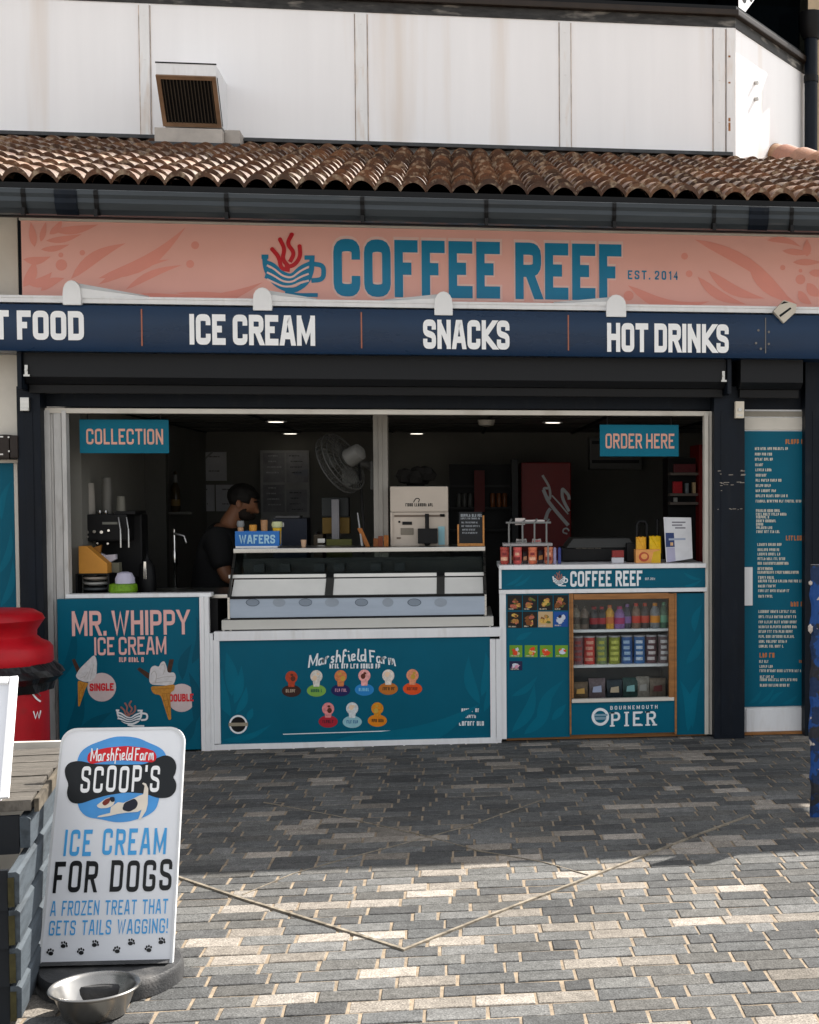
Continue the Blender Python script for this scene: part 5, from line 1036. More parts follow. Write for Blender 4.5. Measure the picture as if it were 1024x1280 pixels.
g = MB(); g.tube([fc - nf * .03, fc - nf * .05, fc - nf * .15, fc - nf * .17], [.05, .066, .058, .03], 16); mk('motor', g, mat('motor_grey', (0.12, 0.117, 0.108), 0.45, var=.06), fan, smooth=True)
pw = P(468, 585, .62); g = MB(); mm = fc - nf * .10
g.tube([mm + Vector((0, 0, -.05)), Vector((pw.x - .05, .66, pw.z + .02)), Vector((pw.x - .002, .68, pw.z))], [.022, .028, .034], 10); g.box(pw.x - .03, .645, pw.z - .15, pw.x - .002, .70, pw.z + .05); mk('bracket', g, M_fan, fan, bevel=.003)
g = MB(); g.tube([mm + Vector((.03, .02, -.06)), (pw.x - .09, .60, pw.z - .15), (pw.x - .075, .60, pw.z - .4), (pw.x - .08, .62, ZD - .05)], .009, 8); mk('cable', g, M_black, fan, smooth=True)

# ---------------------------------------------------------------- left worktop: coffee machine, cups, boxes
Y = .42; X0 = P(86, 690, Y).x; X1 = P(169, 690, Y).x; Zm = P(130, 643, Y).z; Zm0 = P(130, 684, Y).z
cm = thing('coffee_machine', ((X0 + X1) / 2, Y, ZL), 'black espresso machine with chrome knobs on the left worktop', 'coffee machine')
g = MB(); g.box(X0, Y, Zm0 + .04, X1 - .05, Y + .4, Zm); g.box(X0, Y + .22, ZL + .001, X1, Y + .42, Zm - .002); g.box(X0, Y - .02, ZL + .001, X1, Y + .219, ZL + .09); mk('body', g, M_black, cm, bevel=.012)
g = MB(); g.box(P(142, 650, Y).x, Y + .02, Zm + .001, X1, Y + .36, Zm + .02); mk('cup_rail', g, M_black, cm)
for k, (px, py, w) in enumerate(((92, 665, 2), (102, 665, 1.8), (110, 665, 2.4), (110, 671, 2), (119, 664.5, 2), (128, 665, 2), (137, 663, 1.6), (100, 676, 1.4), (123, 679, 1.4), (136, 679.5, 1.4))):
    q = P(px, py, Y - .004); g = MB(); g.tube([(q.x, Y - .03, q.z), (q.x, Y - .002, q.z)], w * .0052, 10); mk('knob', g, M_chrome, cm, smooth=True)
g = MB(); g.pbox(128, 652.5, 147, 655.5, Y - .004, .003); mk('badge', g, C('badge_grey', 120, 120, 112), cm)
for px, py in ((125, 640), (132.5, 641)): q = P(px, py, Y + .02); g = MB(); g.lathe([(.012, 0), (.017, .012), (.012, .026), (0, .03)], (q.x, Y + .02, Zm + .001), 10); mk('valve', g, M_chrome, cm, smooth=True)
for px in (150, 160): g = MB(); q = P(px, 645, Y + .03); g.tube([(q.x, Y - .01, Zm - .02), (q.x + .02, Y - .05, Zm - .1), (q.x + .02, Y - .05, Zm - .22)], .006, 8); mk('steam_wand', g, M_steel, cm, smooth=True)
for k, (px, yt, yb, w, lab) in enumerate(((88, 598, 640, 6, 'grey paper cup stack at the far left edge of the window, on the coffee machine'), (98.5, 606, 640, 13, 'leaning grey paper cup stack second from left on the coffee machine'), (112.5, 603, 641, 13.5, 'pale tall cup stack in the middle of the coffee machine top'), (134, 596, 641, 13, 'tallest dark grey cup stack on the coffee machine'), (151.5, 620, 641, 11, 'short stack of clear tumblers at the right end of the coffee machine'))):
    yy = Y + .08 + .03 * (k % 2); q = P(px, yb, yy); zt_3 = P(px, yt, yy).z; zb_3 = Zm + (.021 if px > 142 else .001); n = 9; r_ = w * sc_at(yy) / 2; pr_ = []
    for i in range(n): f = i / n; pr_ += [(r_ * (1.0 - .02 * i), f * (zt_3 - zb_3)), (r_ * (.96 - .02 * i), (f + .8 / n) * (zt_3 - zb_3))]
    pr_.append((0, (zt_3 - zb_3) * .99)); g = MB(); g.lathe(pr_, (q.x, yy, zb_3), 16)
    tag(mk('cup_stack', g, mat('cup_%d' % k, ((.16, .15, .14), (.24, .225, .2), (.27, .25, .22), (.13, .125, .112), (.15, .145, .12))[k], .5, var=.08), smooth=True), lab, 'cups', 'cup stacks on the coffee machine')
# jug, kraft box, white carton, plates, plant pot
Y = .18; X0, Z0, X1, Z1 = rect(98.5, 683, 134, 715, Y); zpl = P(115, 717, Y).z
st = thing('takeaway_caddy', ((X0 + X1) / 2, Y, ZL), 'black rack holding white plates under the kraft box on the left worktop', 'rack')
g = MB(); g.box(X0 - .02, Y - .01, ZL + .001, X0 - .008, Y + .2, zpl); g.box(X1 + .002, Y - .01, ZL + .001, X1 + .014, Y + .2, zpl); g.box(X0 - .0075, Y - .01, zpl - .008, X1 + .0015, Y + .2, zpl); mk('rack', g, M_black, st)
for k, zf in enumerate((.16, .5, .82)):
    g = MB(); hh = zpl - ZL; g.lathe([(.05, 0), (.08, .012), (.086, .024), (.08, .022), (.045, .008), (0, .008)], ((X0 + X1) / 2, Y + .09, ZL + .002 + hh * zf * .78), 20); mk('plate', g, C('plate_%d' % k, *((110, 115, 118), (205, 205, 200), (190, 180, 170))[k], .35), st, smooth=True)
kb_ = thing('kraft_box', ((X0 + X1) / 2, Y, zpl), 'open brown kraft box with a slanted top on the plate rack', 'box')
g = MB(); zz = zpl + .001; zh = Z1 - zpl; g.prism([(X0, Y, zz), (X1, Y, zz), (X1, Y, zz + zh * .35), (X0 + (X1 - X0) * .28, Y, zz + zh), (X0, Y, zz + zh)], (0, .12, 0)); mk('carton', g, C('kraft', 195, 135, 55, .6, var=.12), kb_, bevel=.002)
g = MB(); g.prism([(X0 + .05, Y + .10, zz + zh * .9), (X1 - .06, Y + .10, zz + zh * 1.02), (X1 - .07, Y + .10, zz + zh * .6)], (0, .03, 0)); mk('flap', g, C('kraft_dark', 140, 95, 35, .6), kb_)
o = thing('white_carton', at(135, Y + .1, zpl), 'crumpled white napkin pack lying behind the kraft box', 'napkins'); g = MB(); a = [(124, 702), (124, 691), (131, 694), (144.5, 693), (145, 699), (138, 703)]; g.ppoly(a, Y + .13, .05); mk('pack', g, C('napkin', 185, 180, 190, .6), o, bevel=.004)
g = MB(); g.pbox(134.5, 703.5, 149, 716, Y + .13, .08); mk('grey_box', g, C('boxgrey', 110, 108, 92, .6), o, bevel=.003)
pp = thing('herb_pot', at(153, .12, ZL), 'lime green pot with a white paper cone on the left sill', 'pot')
c_ = at(153.5, .12, ZL + .001); g = MB(); g.lathe([(.07, 0), (.088, .03), (.082, .07), (.07, .075), (0, .075)], c_, 18, wob=lambda a, i: 1 + .05 * math.sin(a * 7 + i)); mk('pot', g, C('lime', 100, 140, 25, .45, var=.35, scale=60), pp, smooth=True)
g = MB(); g.lathe([(.062, .076), (.058, .11), (.045, .142), (.02, .15), (0, .15)], c_ + Vector((.012, 0, 0)), 14, wob=lambda a, i: 1 + .06 * math.sin(a * 5 + i * 2)); mk('paper', g, C('paper_lilac', 185, 182, 200, .6), pp, smooth=True)
jg = thing('kettle', at(184, .45, ZL), 'black jug with a bright handle strip beside the coffee machine', 'jug')
c_ = at(184, .45, ZL + .001); g = MB(); g.lathe([(.055, 0), (.06, .03), (.05, .17), (.03, .20), (.012, .23), (0, .31)], c_, 16); mk('jug_body', g, M_black, jg, smooth=True); g = MB(); q = P(181.5, 712, .39); g.box(q.x - .008, .385, P(181, 724, .39).z, q.x + .008, .395, P(181, 702, .39).z); mk('handle', g, M_chrome, jg, bevel=.002)
# ---------------------------------------------------------------- right counter top
q0, q1 = P(627, 690, .06).x, P(702, 690, .06).x
rk = thing('can_rack', ((q0 + q1) / 2, .1, ZR_), 'wire rack with a grey shelf over red snack pots on the right counter', 'rack')
z1 = P(660, 680, .1).z; z2 = P(665, 655, .1).z; M_wire = C('wire_grey', 120, 120, 118, .35)
g = MB(); g.box(q0 + .01, .05, z1 - .012, q1 - .06, .24, z1 + .006); mk('shelf', g, C('rack_shelf', 150, 145, 145, .4), rk, bevel=.003)
g = MB()
for xx in (q0 + .05, q0 + .14, q0 + .22, q0 + .30): g.tube([(xx, .06, z1 + .006), (xx, .06, z2 + .01), (xx + .02, .10, z2 + .03), (xx + .02, .2, z2 + .03)], .006, 8)
g.tube([(q0 + .03, .06, z2 + .01), (q0 + .33, .06, z2 + .01)], .007, 8); g.tube([(q0 + .06, .055, z1), (q0 + .06, .055, ZR_ + .001)], .006, 8); g.tube([(q1 - .09, .055, z1), (q1 - .09, .055, ZR_ + .001)], .006, 8)
mk('wire', g, M_wire, rk, smooth=True)
g = MB(); X0, Z0, X1, Z1 = rect(645, 648, 681, 656, .09); g.box(X0, .09, Z0 + .015, X1, .094, Z1 - .01); g.box(X0 - .005, .088, Z0, X0 + .06, .096, Z1 + .002); g.tube([((X0 + X1) / 2, .095, Z0 + .02), ((X0 + X1) / 2, .1, z2 + .02)], .005, 6); mk('sign_strip', g, C('strip_white', 205, 195, 190, .4), rk)
for k, (px, col, lab) in enumerate(((631, (165, 70, 60), 'dark red snack pot at the far left of the wire rack'), (647, (190, 85, 80), 'pinkish red snack pot second from left under the wire rack'), (666, (195, 105, 75), 'orange red snack pot third from left under the wire rack'), (686, (185, 110, 80), 'tan orange snack pot at the right of the wire rack'))):
    c_ = at(px, .09, ZR_ + .001); h = P(px, 684, .09).z - ZR_; o = thing('snack_pot', c_, lab, 'pot', 'snack pots under the wire rack')
    g = MB(); g.lathe([(.022, 0), (.029, .01), (.029, h * .8), (.026, h * .84), (0, h * .84)], c_, 14); mk('pot', g, C('pot_%d' % k, *col, .4, var=.4, scale=70), o, smooth=True); g = MB(); g.lathe([(.030, h * .845), (.030, h), (0, h)], c_, 14); mk('lid', g, C('pot_lid_%d' % k, *[min(255, int(v * 1.1)) for v in col], .4), o, smooth=True)
    g = MB(); g.lathe([(.0296, h * .22), (.0296, h * .42)], c_, 8, a0=-2.6, a1=-.9); mk('print_band', g, C('pot_print_%d' % (k % 2), *((225, 170, 140), (120, 35, 35))[k % 2], .4, var=.4, scale=90), o)
    g = MB(); g.lathe([(.0297, h * .52), (.0297, h * .68)], c_, 8, a0=-2.2, a1=-1.2); mk('print_band', g, C('pot_print_%d' % ((k + 1) % 2), *((225, 170, 140), (120, 35, 35))[(k + 1) % 2], .4, var=.4, scale=90), o)
for k, (px, lab) in enumerate(((693.5, 'pale lilac pen-like tube standing by the rack on the right counter'), (699.5, 'blue and white tube standing by the rack on the right counter'))):
    c_ = at(px, .08, ZR_ + .001); g = MB(); g.lathe([(.011, 0), (.011, .10), (.006, .11), (.0, .11)], c_, 10); tag(mk('tube', g, C('tube_%d' % k, *((140, 135, 165), (50, 60, 120))[k], .4, var=.3, scale=60), smooth=True), lab, 'tube')
for k, (px, w, yt, col, c2, lab) in enumerate(((639, 6, 688, (60, 28, 30), (190, 120, 70), 'dark brown sachet between the first two red pots under the rack'), (656.5, 7, 689, (48, 26, 30), (205, 150, 110), 'maroon sachet between the second and third pots under the rack'), (676, 7.5, 687, (40, 24, 36), (200, 130, 60), 'plum sachet between the third and fourth pots under the rack'),
        (652, 14, 675, (150, 145, 140), (90, 85, 85), 'grey wrapped bar lying on the left of the rack shelf'), (671, 12, 676, (165, 155, 150), (170, 60, 60), 'pale wrapped bar lying on the right of the rack shelf'))):
    Yk = .13; zb_ = ZR_ + .001 if k < 3 else z1 + .0065; X0 = P(px - w / 2, 690, Yk).x; X1 = P(px + w / 2, 690, Yk).x; zt_s = P(px, yt, Yk).z if k < 3 else zb_ + .028
    o = thing('snack_sachet', ((X0 + X1) / 2, Yk, zb_), lab, 'sachet', 'loose packets around the wire rack'); g = MB()
    g.prism([(X0, Yk, zb_), (X1, Yk, zb_), (X1 - .004, Yk + .004, zt_s), ((X0 + X1) / 2, Yk + .002, zt_s - .005), (X0 + .004, Yk + .004, zt_s)], (0, .025, 0)); mk('wrapper', g, C('sachet_%d' % k, *col, .35, var=.5, scale=60), o, bevel=.003)
    g = MB(); hh = (zt_s - zb_); g.add([(X0 + .006, Yk - .0015, zb_ + hh * .25), (X1 - .006, Yk - .0015, zb_ + hh * .3), (X1 - .008, Yk + .0005, zb_ + hh * .62), (X0 + .008, Yk + .0005, zb_ + hh * .55)], [(0, 1, 2, 3)]); mk('print', g, C('sachet_print_%d' % k, *c2, .4, var=.4, scale=90), o)
gr = thing('panini_press', at(745, .3, ZR_), 'long black grill with a sloping lid on the right counter', 'grill')
X0 = P(702, 690, .3).x; X1 = P(800, 690, .3).x; zg = P(750, 683, .3).z; g = MB(); g.box(X0, .3, ZR_ + .001, X1, .65, zg - .01); mk('base', g, M_black, gr, bevel=.012)
g = MB(); g.prism([(X0 + .03, .28, zg - .008), (X0 + .08, .30, P(730, 673, .3).z), (X1 - .07, .30, P(730, 673, .3).z), (X1 - .04, .28, zg - .008)], (0, .35, 0)); mk('lid', g, C('lid_charcoal', 48, 48, 46, .4), gr, bevel=.006)
g = MB(); scribble(g, 720, 684, 752, 686, .298, random.Random(12)); mk('print', g, C('dim_print', 110, 105, 95), gr)
cb = thing('card_reader', at(772.5, .1, ZR_), 'small red and white card reader box on the right counter', 'card reader')
g = MB(); X0, Z0, X1, Z1 = rect(765, 697, 780, 704, .1); g.box(X0, .1, ZR_ + .001, X1, .15, Z1); mk('white_base', g, C('reader_white', 190, 190, 195, .4), cb, bevel=.004)
g = MB(); X0, Z0, X1, Z1 = rect(765.5, 688, 780, 696.8, .1); g.box(X0, .1, Z0, X1, .14, Z1); mk('red_top', g, C('reader_red', 130, 40, 38, .4), cb, bevel=.003)
g = MB(); X0, Z0, X1, Z1 = rect(763, 679, 800, 704, .2); g.box(X1 - .09, .2, ZR_ + .001, X1, .28, Z1); tag(mk('till', g, M_black, bevel=.01), 'black till box between the card reader and the yellow snack bags', 'till')
yb = thing('snack_display', at(809, .1, ZR_), 'yellow snack bags in an orange printed display box on the right counter', 'snacks')
g = MB(); X0, Z0, X1, Z1 = rect(795, 687, 826, 704, .09); g.box(X0, .09, ZR_ + .001, X1, .2, Z1); mk('box', g, C('box_orange', 215, 150, 85, .5, var=.2, scale=20), yb, bevel=.002)
g = MB(); pdisc(g, 805, 696, 6.5, 6, .0895, .001, 16); bx_ = mk('print_disc', g, C('print_red', 175, 75, 50), yb); g = MB(); pdisc(g, 805.5, 695.5, 4, 3.6, .0895, .0016, 14); mk('print_centre', g, C('box_orange', 215, 150, 85), bx_)
g = MB(); g.ppoly([(817, 690), (826, 687.5), (826, 703.5), (814, 703.8)], .0885); mk('print_band', g, C('band_yellow', 205, 165, 35), yb)
for a, b, t_, dz in ((795.5, 808, 671, 0), (812, 826.5, 670, 0)):
    g = MB(); X0, Z0, X1, Z1 = rect(a, t_, b, 688, .12); n = 6; vs = [(X0 + (X1 - X0) * i / n, .12 + .012 * math.sin(i * 2.2), Z1 - .004 * math.sin(i * 2.6)) for i in range(n + 1)]; g.prism([(X0, .12, Z0 - .02), (X1, .12, Z0 - .02)] + vs[::-1], (0, .03, 0)); mk('bag', g, C('bag_yellow_%d' % int(a), *((215, 160, 45), (215, 175, 15))[a > 800], .35, var=.15, scale=30), yb)
hk = thing('bag_hanger', at(802, .16, ZR_), 'black wire stand with a rounded hoop behind the yellow bags', 'stand')
g = MB(); g.tube([P(796.5, 703, .18), P(796.5, 656, .18), P(799, 652, .18), P(806, 652, .18), P(808.5, 656, .18), P(808.5, 703, .18)], .011, 8); g.tube([P(822, 703, .18), P(822, 649, .18)], .010, 8); mk('hoop', g, M_black, hk, smooth=True)
lf = thing('leaflet_holder', at(846, .1, ZR_), 'white leaflet stand with a blue and beige picture on the right counter', 'leaflet')
g = MB(); L_ = [(829.5, 646.5), (864, 647), (866, 698), (833, 703)]; b0 = [P(a, b, .12 if b < 680 else .09) for a, b in L_]; g.prism(b0, (0, .01, 0)); mk('card', g, C('leaflet_white', 205, 205, 208, .35), lf)
def onc(a, b, e):
    A, B, D_ = b0[0], b0[1], b0[3]; n_ = (B - A).cross(D_ - A).normalized(); n_ = n_ if n_.y < 0 else -n_; r = ray(a, b); t = (A - CAM).dot(n_) / r.dot(n_); return CAM + r * t + n_ * e
for nm, q, c_, e in (('picture', [(832, 666), (859, 666), (859.5, 683), (832.5, 684)], (40, 58, 105), .001), ('picture', [(833, 684.5), (858, 684), (861, 699), (834, 703)], (165, 162, 185), .001), ('picture', [(850, 685), (858, 684.5), (861, 698), (856, 698)], (180, 155, 125), .0015), ('picture_band', [(836, 673), (857, 672.5), (857, 675), (836, 675.5)], (150, 160, 180), .0016), ('picture_dot', [(838, 678), (841.5, 678), (841.5, 682), (838, 682)], (205, 165, 120), .0016)):
    g = MB(); g.add([onc(a, b, e) for a, b in q][::-1], [(0, 1, 2, 3)]); mk(nm, g, C('leaf_%d_%d' % (c_[0], c_[2]), *c_), lf)
for k, (a, b, c2) in enumerate(((840, 857, 652), (840, 853, 655.5), (844, 857, 659))):
    g = MB(); q = [(a, c2), (b, c2), (b, c2 + 1.8), (a, c2 + 1.8)]; g.add([onc(u, v, .001) for u, v in q][::-1], [(0, 1, 2, 3)]); mk('print_line', g, C('leaf_print', 120, 118, 125), lf)

# ================================================================== THINGS AT THE BACK OF THE SHOP
def bxt(nm, a, Y, dep, m, lab, cat, grp=None, bev=.003):
    g = MB(); g.pbox(*a, Y, dep); return tag(mk(nm, g, m, bevel=bev), lab, cat, grp)
M_post = mat('poster_grey', (0.62, 0.62, 0.65), .5, var=.1)
for k, (a, lab) in enumerate((((217, 565, 250, 601), 'grey certificate at the upper left of the back wall group'), ((253, 565, 283, 601), 'grey certificate with a pale diagonal streak, upper right of the group'), ((212, 606, 236, 639), 'grey certificate at the lower left of the back wall group'), ((240, 606, 268, 639), 'grey certificate in the lower middle of the back wall group'), ((270, 606, 300, 639), 'grey certificate behind the man on the back wall'))):
    Yp = BW - .02; t = thing('certificate', P((a[0] + a[2]) / 2, a[3], Yp), lab, 'certificate', 'certificates on the back wall')
    g = MB(); g.pbox(*a, Yp, .019); mk('sheet', g, M_post, t)
    for j in range(2): g = MB(); yy = a[1] + 5 + j * 18; scribble(g, a[0] + 8, yy, a[2] - 8, yy + 1.6, Yp, random.Random(k * 3 + j)); mk('print', g, C('dim_ink', 40, 40, 42), t)
g = MB(); q = [P(252, 576, BW - .03), P(265, 564, BW - .03), P(266.5, 565.5, BW - .03), P(253.5, 577.5, BW - .03)]; g.prism(q[::-1], (0, .004, 0)); tag(mk('light_strip', g, C('streak', 150, 150, 150, .3)), 'thin pale diagonal strip on the upper right certificate', 'strip')
pb = thing('poster_panel', P(355, 680, BW - .05), 'tall grey panel of notices right of the man on the back wall', 'notices')
g = MB(); g.pbox(326, 563, 387, 684, BW - .05, .03); mk('panel', g, mat('notice_grey', (.40, .40, .40), .6, var=.2), pb)
for k, (a, c_) in enumerate((((329, 566, 356, 603), 62), ((358, 566, 385, 603), 66), ((329, 606, 356, 640), 50), ((358, 612, 384, 640), 56), ((335, 650, 372, 664), 72))):
    g = MB(); g.pbox(*a, BW - .056, .005); o = mk('notice', g, C('notice_%d' % c_, c_ + 90, c_ + 90, c_ + 94, .6, var=.3, scale=8), pb)
    g = MB(); rs = random.Random(k)
    for j in range(4 if k < 4 else 2): g = MB(); y0_ = a[1] + 3 + j * 7; scribble(g, a[0] + 3 + rs.random() * 4, y0_, a[2] - 3 - rs.random() * 8, y0_ + 1.6, BW - .056, rs); mk('notice_print', g, C('notice_ink_%d' % (k % 2), *((225, 225, 228), (60, 60, 62))[k % 2]), o)
g = MB(); g.ppoly([(366, 590), (385, 586), (385, 595), (368, 594)], BW - .0565); mk('notice_photo', g, C('notice_pale', 145, 150, 160), pb)
# shelf with bottles left of the man
sf = thing('wall_shelf', P(225, 645, 3.0), 'thin dark shelf beside the partition holding two upright bottles', 'shelf')
g = MB(); zsh = P(220, 640, 3.0).z; g.box(P(209, 640, 3.0).x, 3.0, zsh - .02, P(240, 640, 3.0).x, 3.2, zsh); mk('board', g, M_inw, sf)
for px, yt, z_b, m_, lab in ((219, 588, zsh + .001, C('bottle_amber', 60, 48, 30, .2), 'dark amber syrup bottle with a pale neck label on the thin shelf'),):
    c_ = Vector((P(px, 640, 3.05).x, 3.08, z_b)); h = P(px, yt, 3.05).z - z_b; o = thing('syrup_bottle', c_, lab, 'bottle'); g = MB(); g.lathe([(.035, 0), (.04, .02), (.04, h * .55), (.016, h * .72), (.014, h * .95), (0, h)], c_, 14); mk('glass_body', g, m_, o, smooth=True)
    g = MB(); g.lathe([(.0408, .05), (.0408, h * .3)], c_, 14); mk('label', g, C('amber_label', 130, 105, 60), o, smooth=True); g = MB(); g.lathe([(.019, h * .6), (.0155, h * .9)], c_, 14); mk('neck_label', g, C('neck_label', 120, 120, 118), o, smooth=True)
c_ = Vector((P(219, 735, 1.3).x, 1.3, .92)); fr_ = thing('milk_frother', c_, 'slim chrome milk frother standing left of the man', 'frother'); zt_4 = P(219, 660, 1.3).z
g = MB(); g.lathe([(.07, 0), (.07, .02), (.016, .03), (.014, .2), (.022, .22), (.022, .3), (.012, .32), (.012, zt_4 - .93), (0, zt_4 - .92)], c_, 14); mk('column', g, M_chrome, fr_, smooth=True); g = MB(); g.tube([c_ + Vector((0, -.01, zt_4 - .96)), c_ + Vector((.07, -.01, zt_4 - .98)), c_ + Vector((.085, -.01, zt_4 - 1.03))], .01, 8); mk('arm', g, M_steel, fr_, smooth=True)
g = MB(); g.box(P(205, 735, 1.2).x, 1.0, .005, P(262, 735, 1.2).x, 1.6, .919); tag(mk('back_counter', g, M_black, bevel=.005), 'low black back counter between the partition and the man', 'counter')
# red fridge and dark shelving
rf = thing('drinks_cooler', P(684, 690, 3.4), 'tall dark red drinks cooler with a pale script swirl in the back of the shop', 'cooler')
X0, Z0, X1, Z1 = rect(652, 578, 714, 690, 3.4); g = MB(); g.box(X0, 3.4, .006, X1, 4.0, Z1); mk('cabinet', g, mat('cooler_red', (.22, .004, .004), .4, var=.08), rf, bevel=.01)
sq = lambda a, b: (660 + a * .1172, 570 + b * .1172)
g = MB(); K_ = [([(155, 205), (225, 320), (240, 400), (235, 470), (185, 410), (165, 340), (215, 345)], 3.2), ([(165, 360), (215, 480), (300, 590), (430, 740)], 4.6), ([(240, 560), (210, 600), (185, 680)], 4.4), ([(255, 420), (330, 500), (430, 620)], 2.0), ([(440, 590), (400, 520), (365, 440), (365, 340), (435, 420), (440, 465)], 4), ([(440, 800), (420, 770), (380, 775), (370, 815), (420, 830)], 2)]
for k, (L_, w) in enumerate(K_): pstroke(g, [sq(*p) for p in L_], w * .95, 3.398, r=4, eps=.001 + .0006 * k)
mk('script_swirl', g, C('swirl_grey', 215, 215, 215), rf)
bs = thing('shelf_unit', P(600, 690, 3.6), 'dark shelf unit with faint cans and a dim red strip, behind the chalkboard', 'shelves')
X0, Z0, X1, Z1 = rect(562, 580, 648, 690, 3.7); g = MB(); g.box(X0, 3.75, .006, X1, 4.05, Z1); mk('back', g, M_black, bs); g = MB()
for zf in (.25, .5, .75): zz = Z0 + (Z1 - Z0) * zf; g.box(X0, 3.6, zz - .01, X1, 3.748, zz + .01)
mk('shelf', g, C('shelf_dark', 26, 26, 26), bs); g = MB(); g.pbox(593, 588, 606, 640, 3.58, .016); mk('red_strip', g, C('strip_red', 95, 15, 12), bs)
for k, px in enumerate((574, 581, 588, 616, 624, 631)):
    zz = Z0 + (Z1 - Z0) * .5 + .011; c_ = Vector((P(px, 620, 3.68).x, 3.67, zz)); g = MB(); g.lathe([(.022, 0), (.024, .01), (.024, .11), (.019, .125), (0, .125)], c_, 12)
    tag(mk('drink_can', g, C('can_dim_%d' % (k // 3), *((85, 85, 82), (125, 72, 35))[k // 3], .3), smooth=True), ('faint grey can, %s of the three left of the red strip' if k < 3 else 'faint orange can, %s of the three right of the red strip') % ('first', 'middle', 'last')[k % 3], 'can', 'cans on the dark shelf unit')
g = MB(); X0, Z0, X1, Z1 = rect(640, 574, 648, 690, 3.3); g.box(X0, 3.3, .006, X1, 3.5, Z1); tag(mk('door_frame', g, C('frame_dim', 40, 42, 44), bevel=.004), 'dim grey upright beside the red cooler', 'upright')
o = thing('rucksack_pile', P(520, 605, 1.0), 'dark heap of bags behind the top of the cream ice cream machine', 'bags'); zz = sm.location.z
g = MB(); rs = random.Random(9)
for k in range(7):
    a, b = 500 + rs.random() * 36, 592 + rs.random() * 12; q = P(a, b, 1.2 + rs.random() * .2); g.lathe([(0, -.06), (.05, -.045), (.07, 0), (.045, .045), (0, .06)], q, 10, wob=lambda an, i: 1 + .2 * math.sin(3 * an + i))
mk('bag', g, C('bag_dark', 40, 38, 36, .8, var=.4), o, smooth=True)
g = MB(); X0, Z0, X1, Z1 = rect(496, 606, 560, 612, 1.1); g.box(X0, 1.1, Z0 - .3, X1, 1.45, Z1 - .005); mk('ledge', g, M_black, o)
ac = thing('air_conditioner', P(770, 587, BW - .2), 'pale grey wall air conditioner behind the ORDER HERE sign', 'air conditioner')
g = MB(); g.pbox(737, 546, 803, 587, BW - .2, .19); mk('casing', g, mat('ac_grey', (.16, .16, .155), .4), ac, bevel=.02); g = MB(); g.pbox(740, 575, 799, 579, BW - .203, .0025); g.pbox(740, 551, 752, 555, BW - .203, .0025); mk('air_slot', g, C('ac_dark', 30, 32, 36), ac)
# red-edged shelf of cans at the right
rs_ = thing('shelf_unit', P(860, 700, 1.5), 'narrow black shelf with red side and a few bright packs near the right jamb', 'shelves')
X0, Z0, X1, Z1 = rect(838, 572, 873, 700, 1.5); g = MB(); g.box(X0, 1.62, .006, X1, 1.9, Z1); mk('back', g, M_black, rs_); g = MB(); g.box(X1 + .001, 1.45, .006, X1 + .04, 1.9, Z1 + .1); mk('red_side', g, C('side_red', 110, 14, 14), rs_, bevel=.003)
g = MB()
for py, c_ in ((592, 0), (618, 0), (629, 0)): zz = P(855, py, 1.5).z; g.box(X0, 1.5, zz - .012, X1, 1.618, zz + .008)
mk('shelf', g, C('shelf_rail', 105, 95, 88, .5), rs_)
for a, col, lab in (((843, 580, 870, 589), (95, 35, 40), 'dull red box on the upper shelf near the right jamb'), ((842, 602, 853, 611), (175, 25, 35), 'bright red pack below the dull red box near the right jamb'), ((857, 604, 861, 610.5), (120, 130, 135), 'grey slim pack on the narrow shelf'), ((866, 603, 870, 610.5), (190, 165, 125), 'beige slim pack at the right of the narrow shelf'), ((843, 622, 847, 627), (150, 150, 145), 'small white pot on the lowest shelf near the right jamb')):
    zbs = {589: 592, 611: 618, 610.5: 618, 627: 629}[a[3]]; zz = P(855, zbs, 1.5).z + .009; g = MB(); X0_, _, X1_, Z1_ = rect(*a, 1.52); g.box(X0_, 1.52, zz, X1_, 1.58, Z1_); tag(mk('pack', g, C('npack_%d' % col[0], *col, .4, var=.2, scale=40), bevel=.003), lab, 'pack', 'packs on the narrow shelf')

# ================================================================== THE MAN BEHIND THE COUNTER
def eval_skin(nm, verts, edges, radii, root, m, parent=None, levels=2, extra=None):
    me = bpy.data.meshes.new(nm + '_tmp'); off = root_loc(parent) if parent else Vector((0, 0, 0))
    me.from_pydata([Vector(v) - off for v in verts], edges, []); o = bpy.data.objects.new(nm + '_tmp', me); S.collection.objects.link(o)
    md_ = o.modifiers.new('Skin', 'SKIN'); md_.use_smooth_shade = True
    if not me.skin_vertices: bm = bmesh.new(); bm.from_mesh(me); bm.verts.layers.skin.verify(); bm.to_mesh(me); bm.free()
    for i, r_ in enumerate(radii):
        sv_ = me.skin_vertices[0].data[i]; sv_.radius = r_ if isinstance(r_, tuple) else (r_, r_); sv_.use_root = (i == root)
    sb = o.modifiers.new('Sub', 'SUBSURF'); sb.levels = levels; sb.render_levels = levels
    dg = bpy.context.evaluated_depsgraph_get(); dg.update(); me2 = bpy.data.meshes.new_from_object(o.evaluated_get(dg)); me2.name = nm
    bpy.data.objects.remove(o); ob = bpy.data.objects.new(nm, me2); me2.materials.clear(); me2.materials.append(m)
    for p in me2.polygons: p.use_smooth = True
    S.collection.objects.link(ob)
    if parent: ob.parent = parent
    return ob
YM = 1.25; hc = P(300, 627, YM); k_ = 1.08                      # centre of the head
def hp(a, b, c_):
    w = max(0, min(1, (c_ + .15) / .06)) * R(17); dx, dz = a + .045, c_ + .10           # the head is bowed at the neck
    a, c_ = -.045 + dx * math.cos(w) + dz * math.sin(w), -.10 - dx * math.sin(w) + dz * math.cos(w)
    return Vector((hc.x + a * k_, YM + b * k_, hc.z + c_ * k_))
M_skin = mat('skin', (0.20, 0.088, 0.046), .5, var=.1)
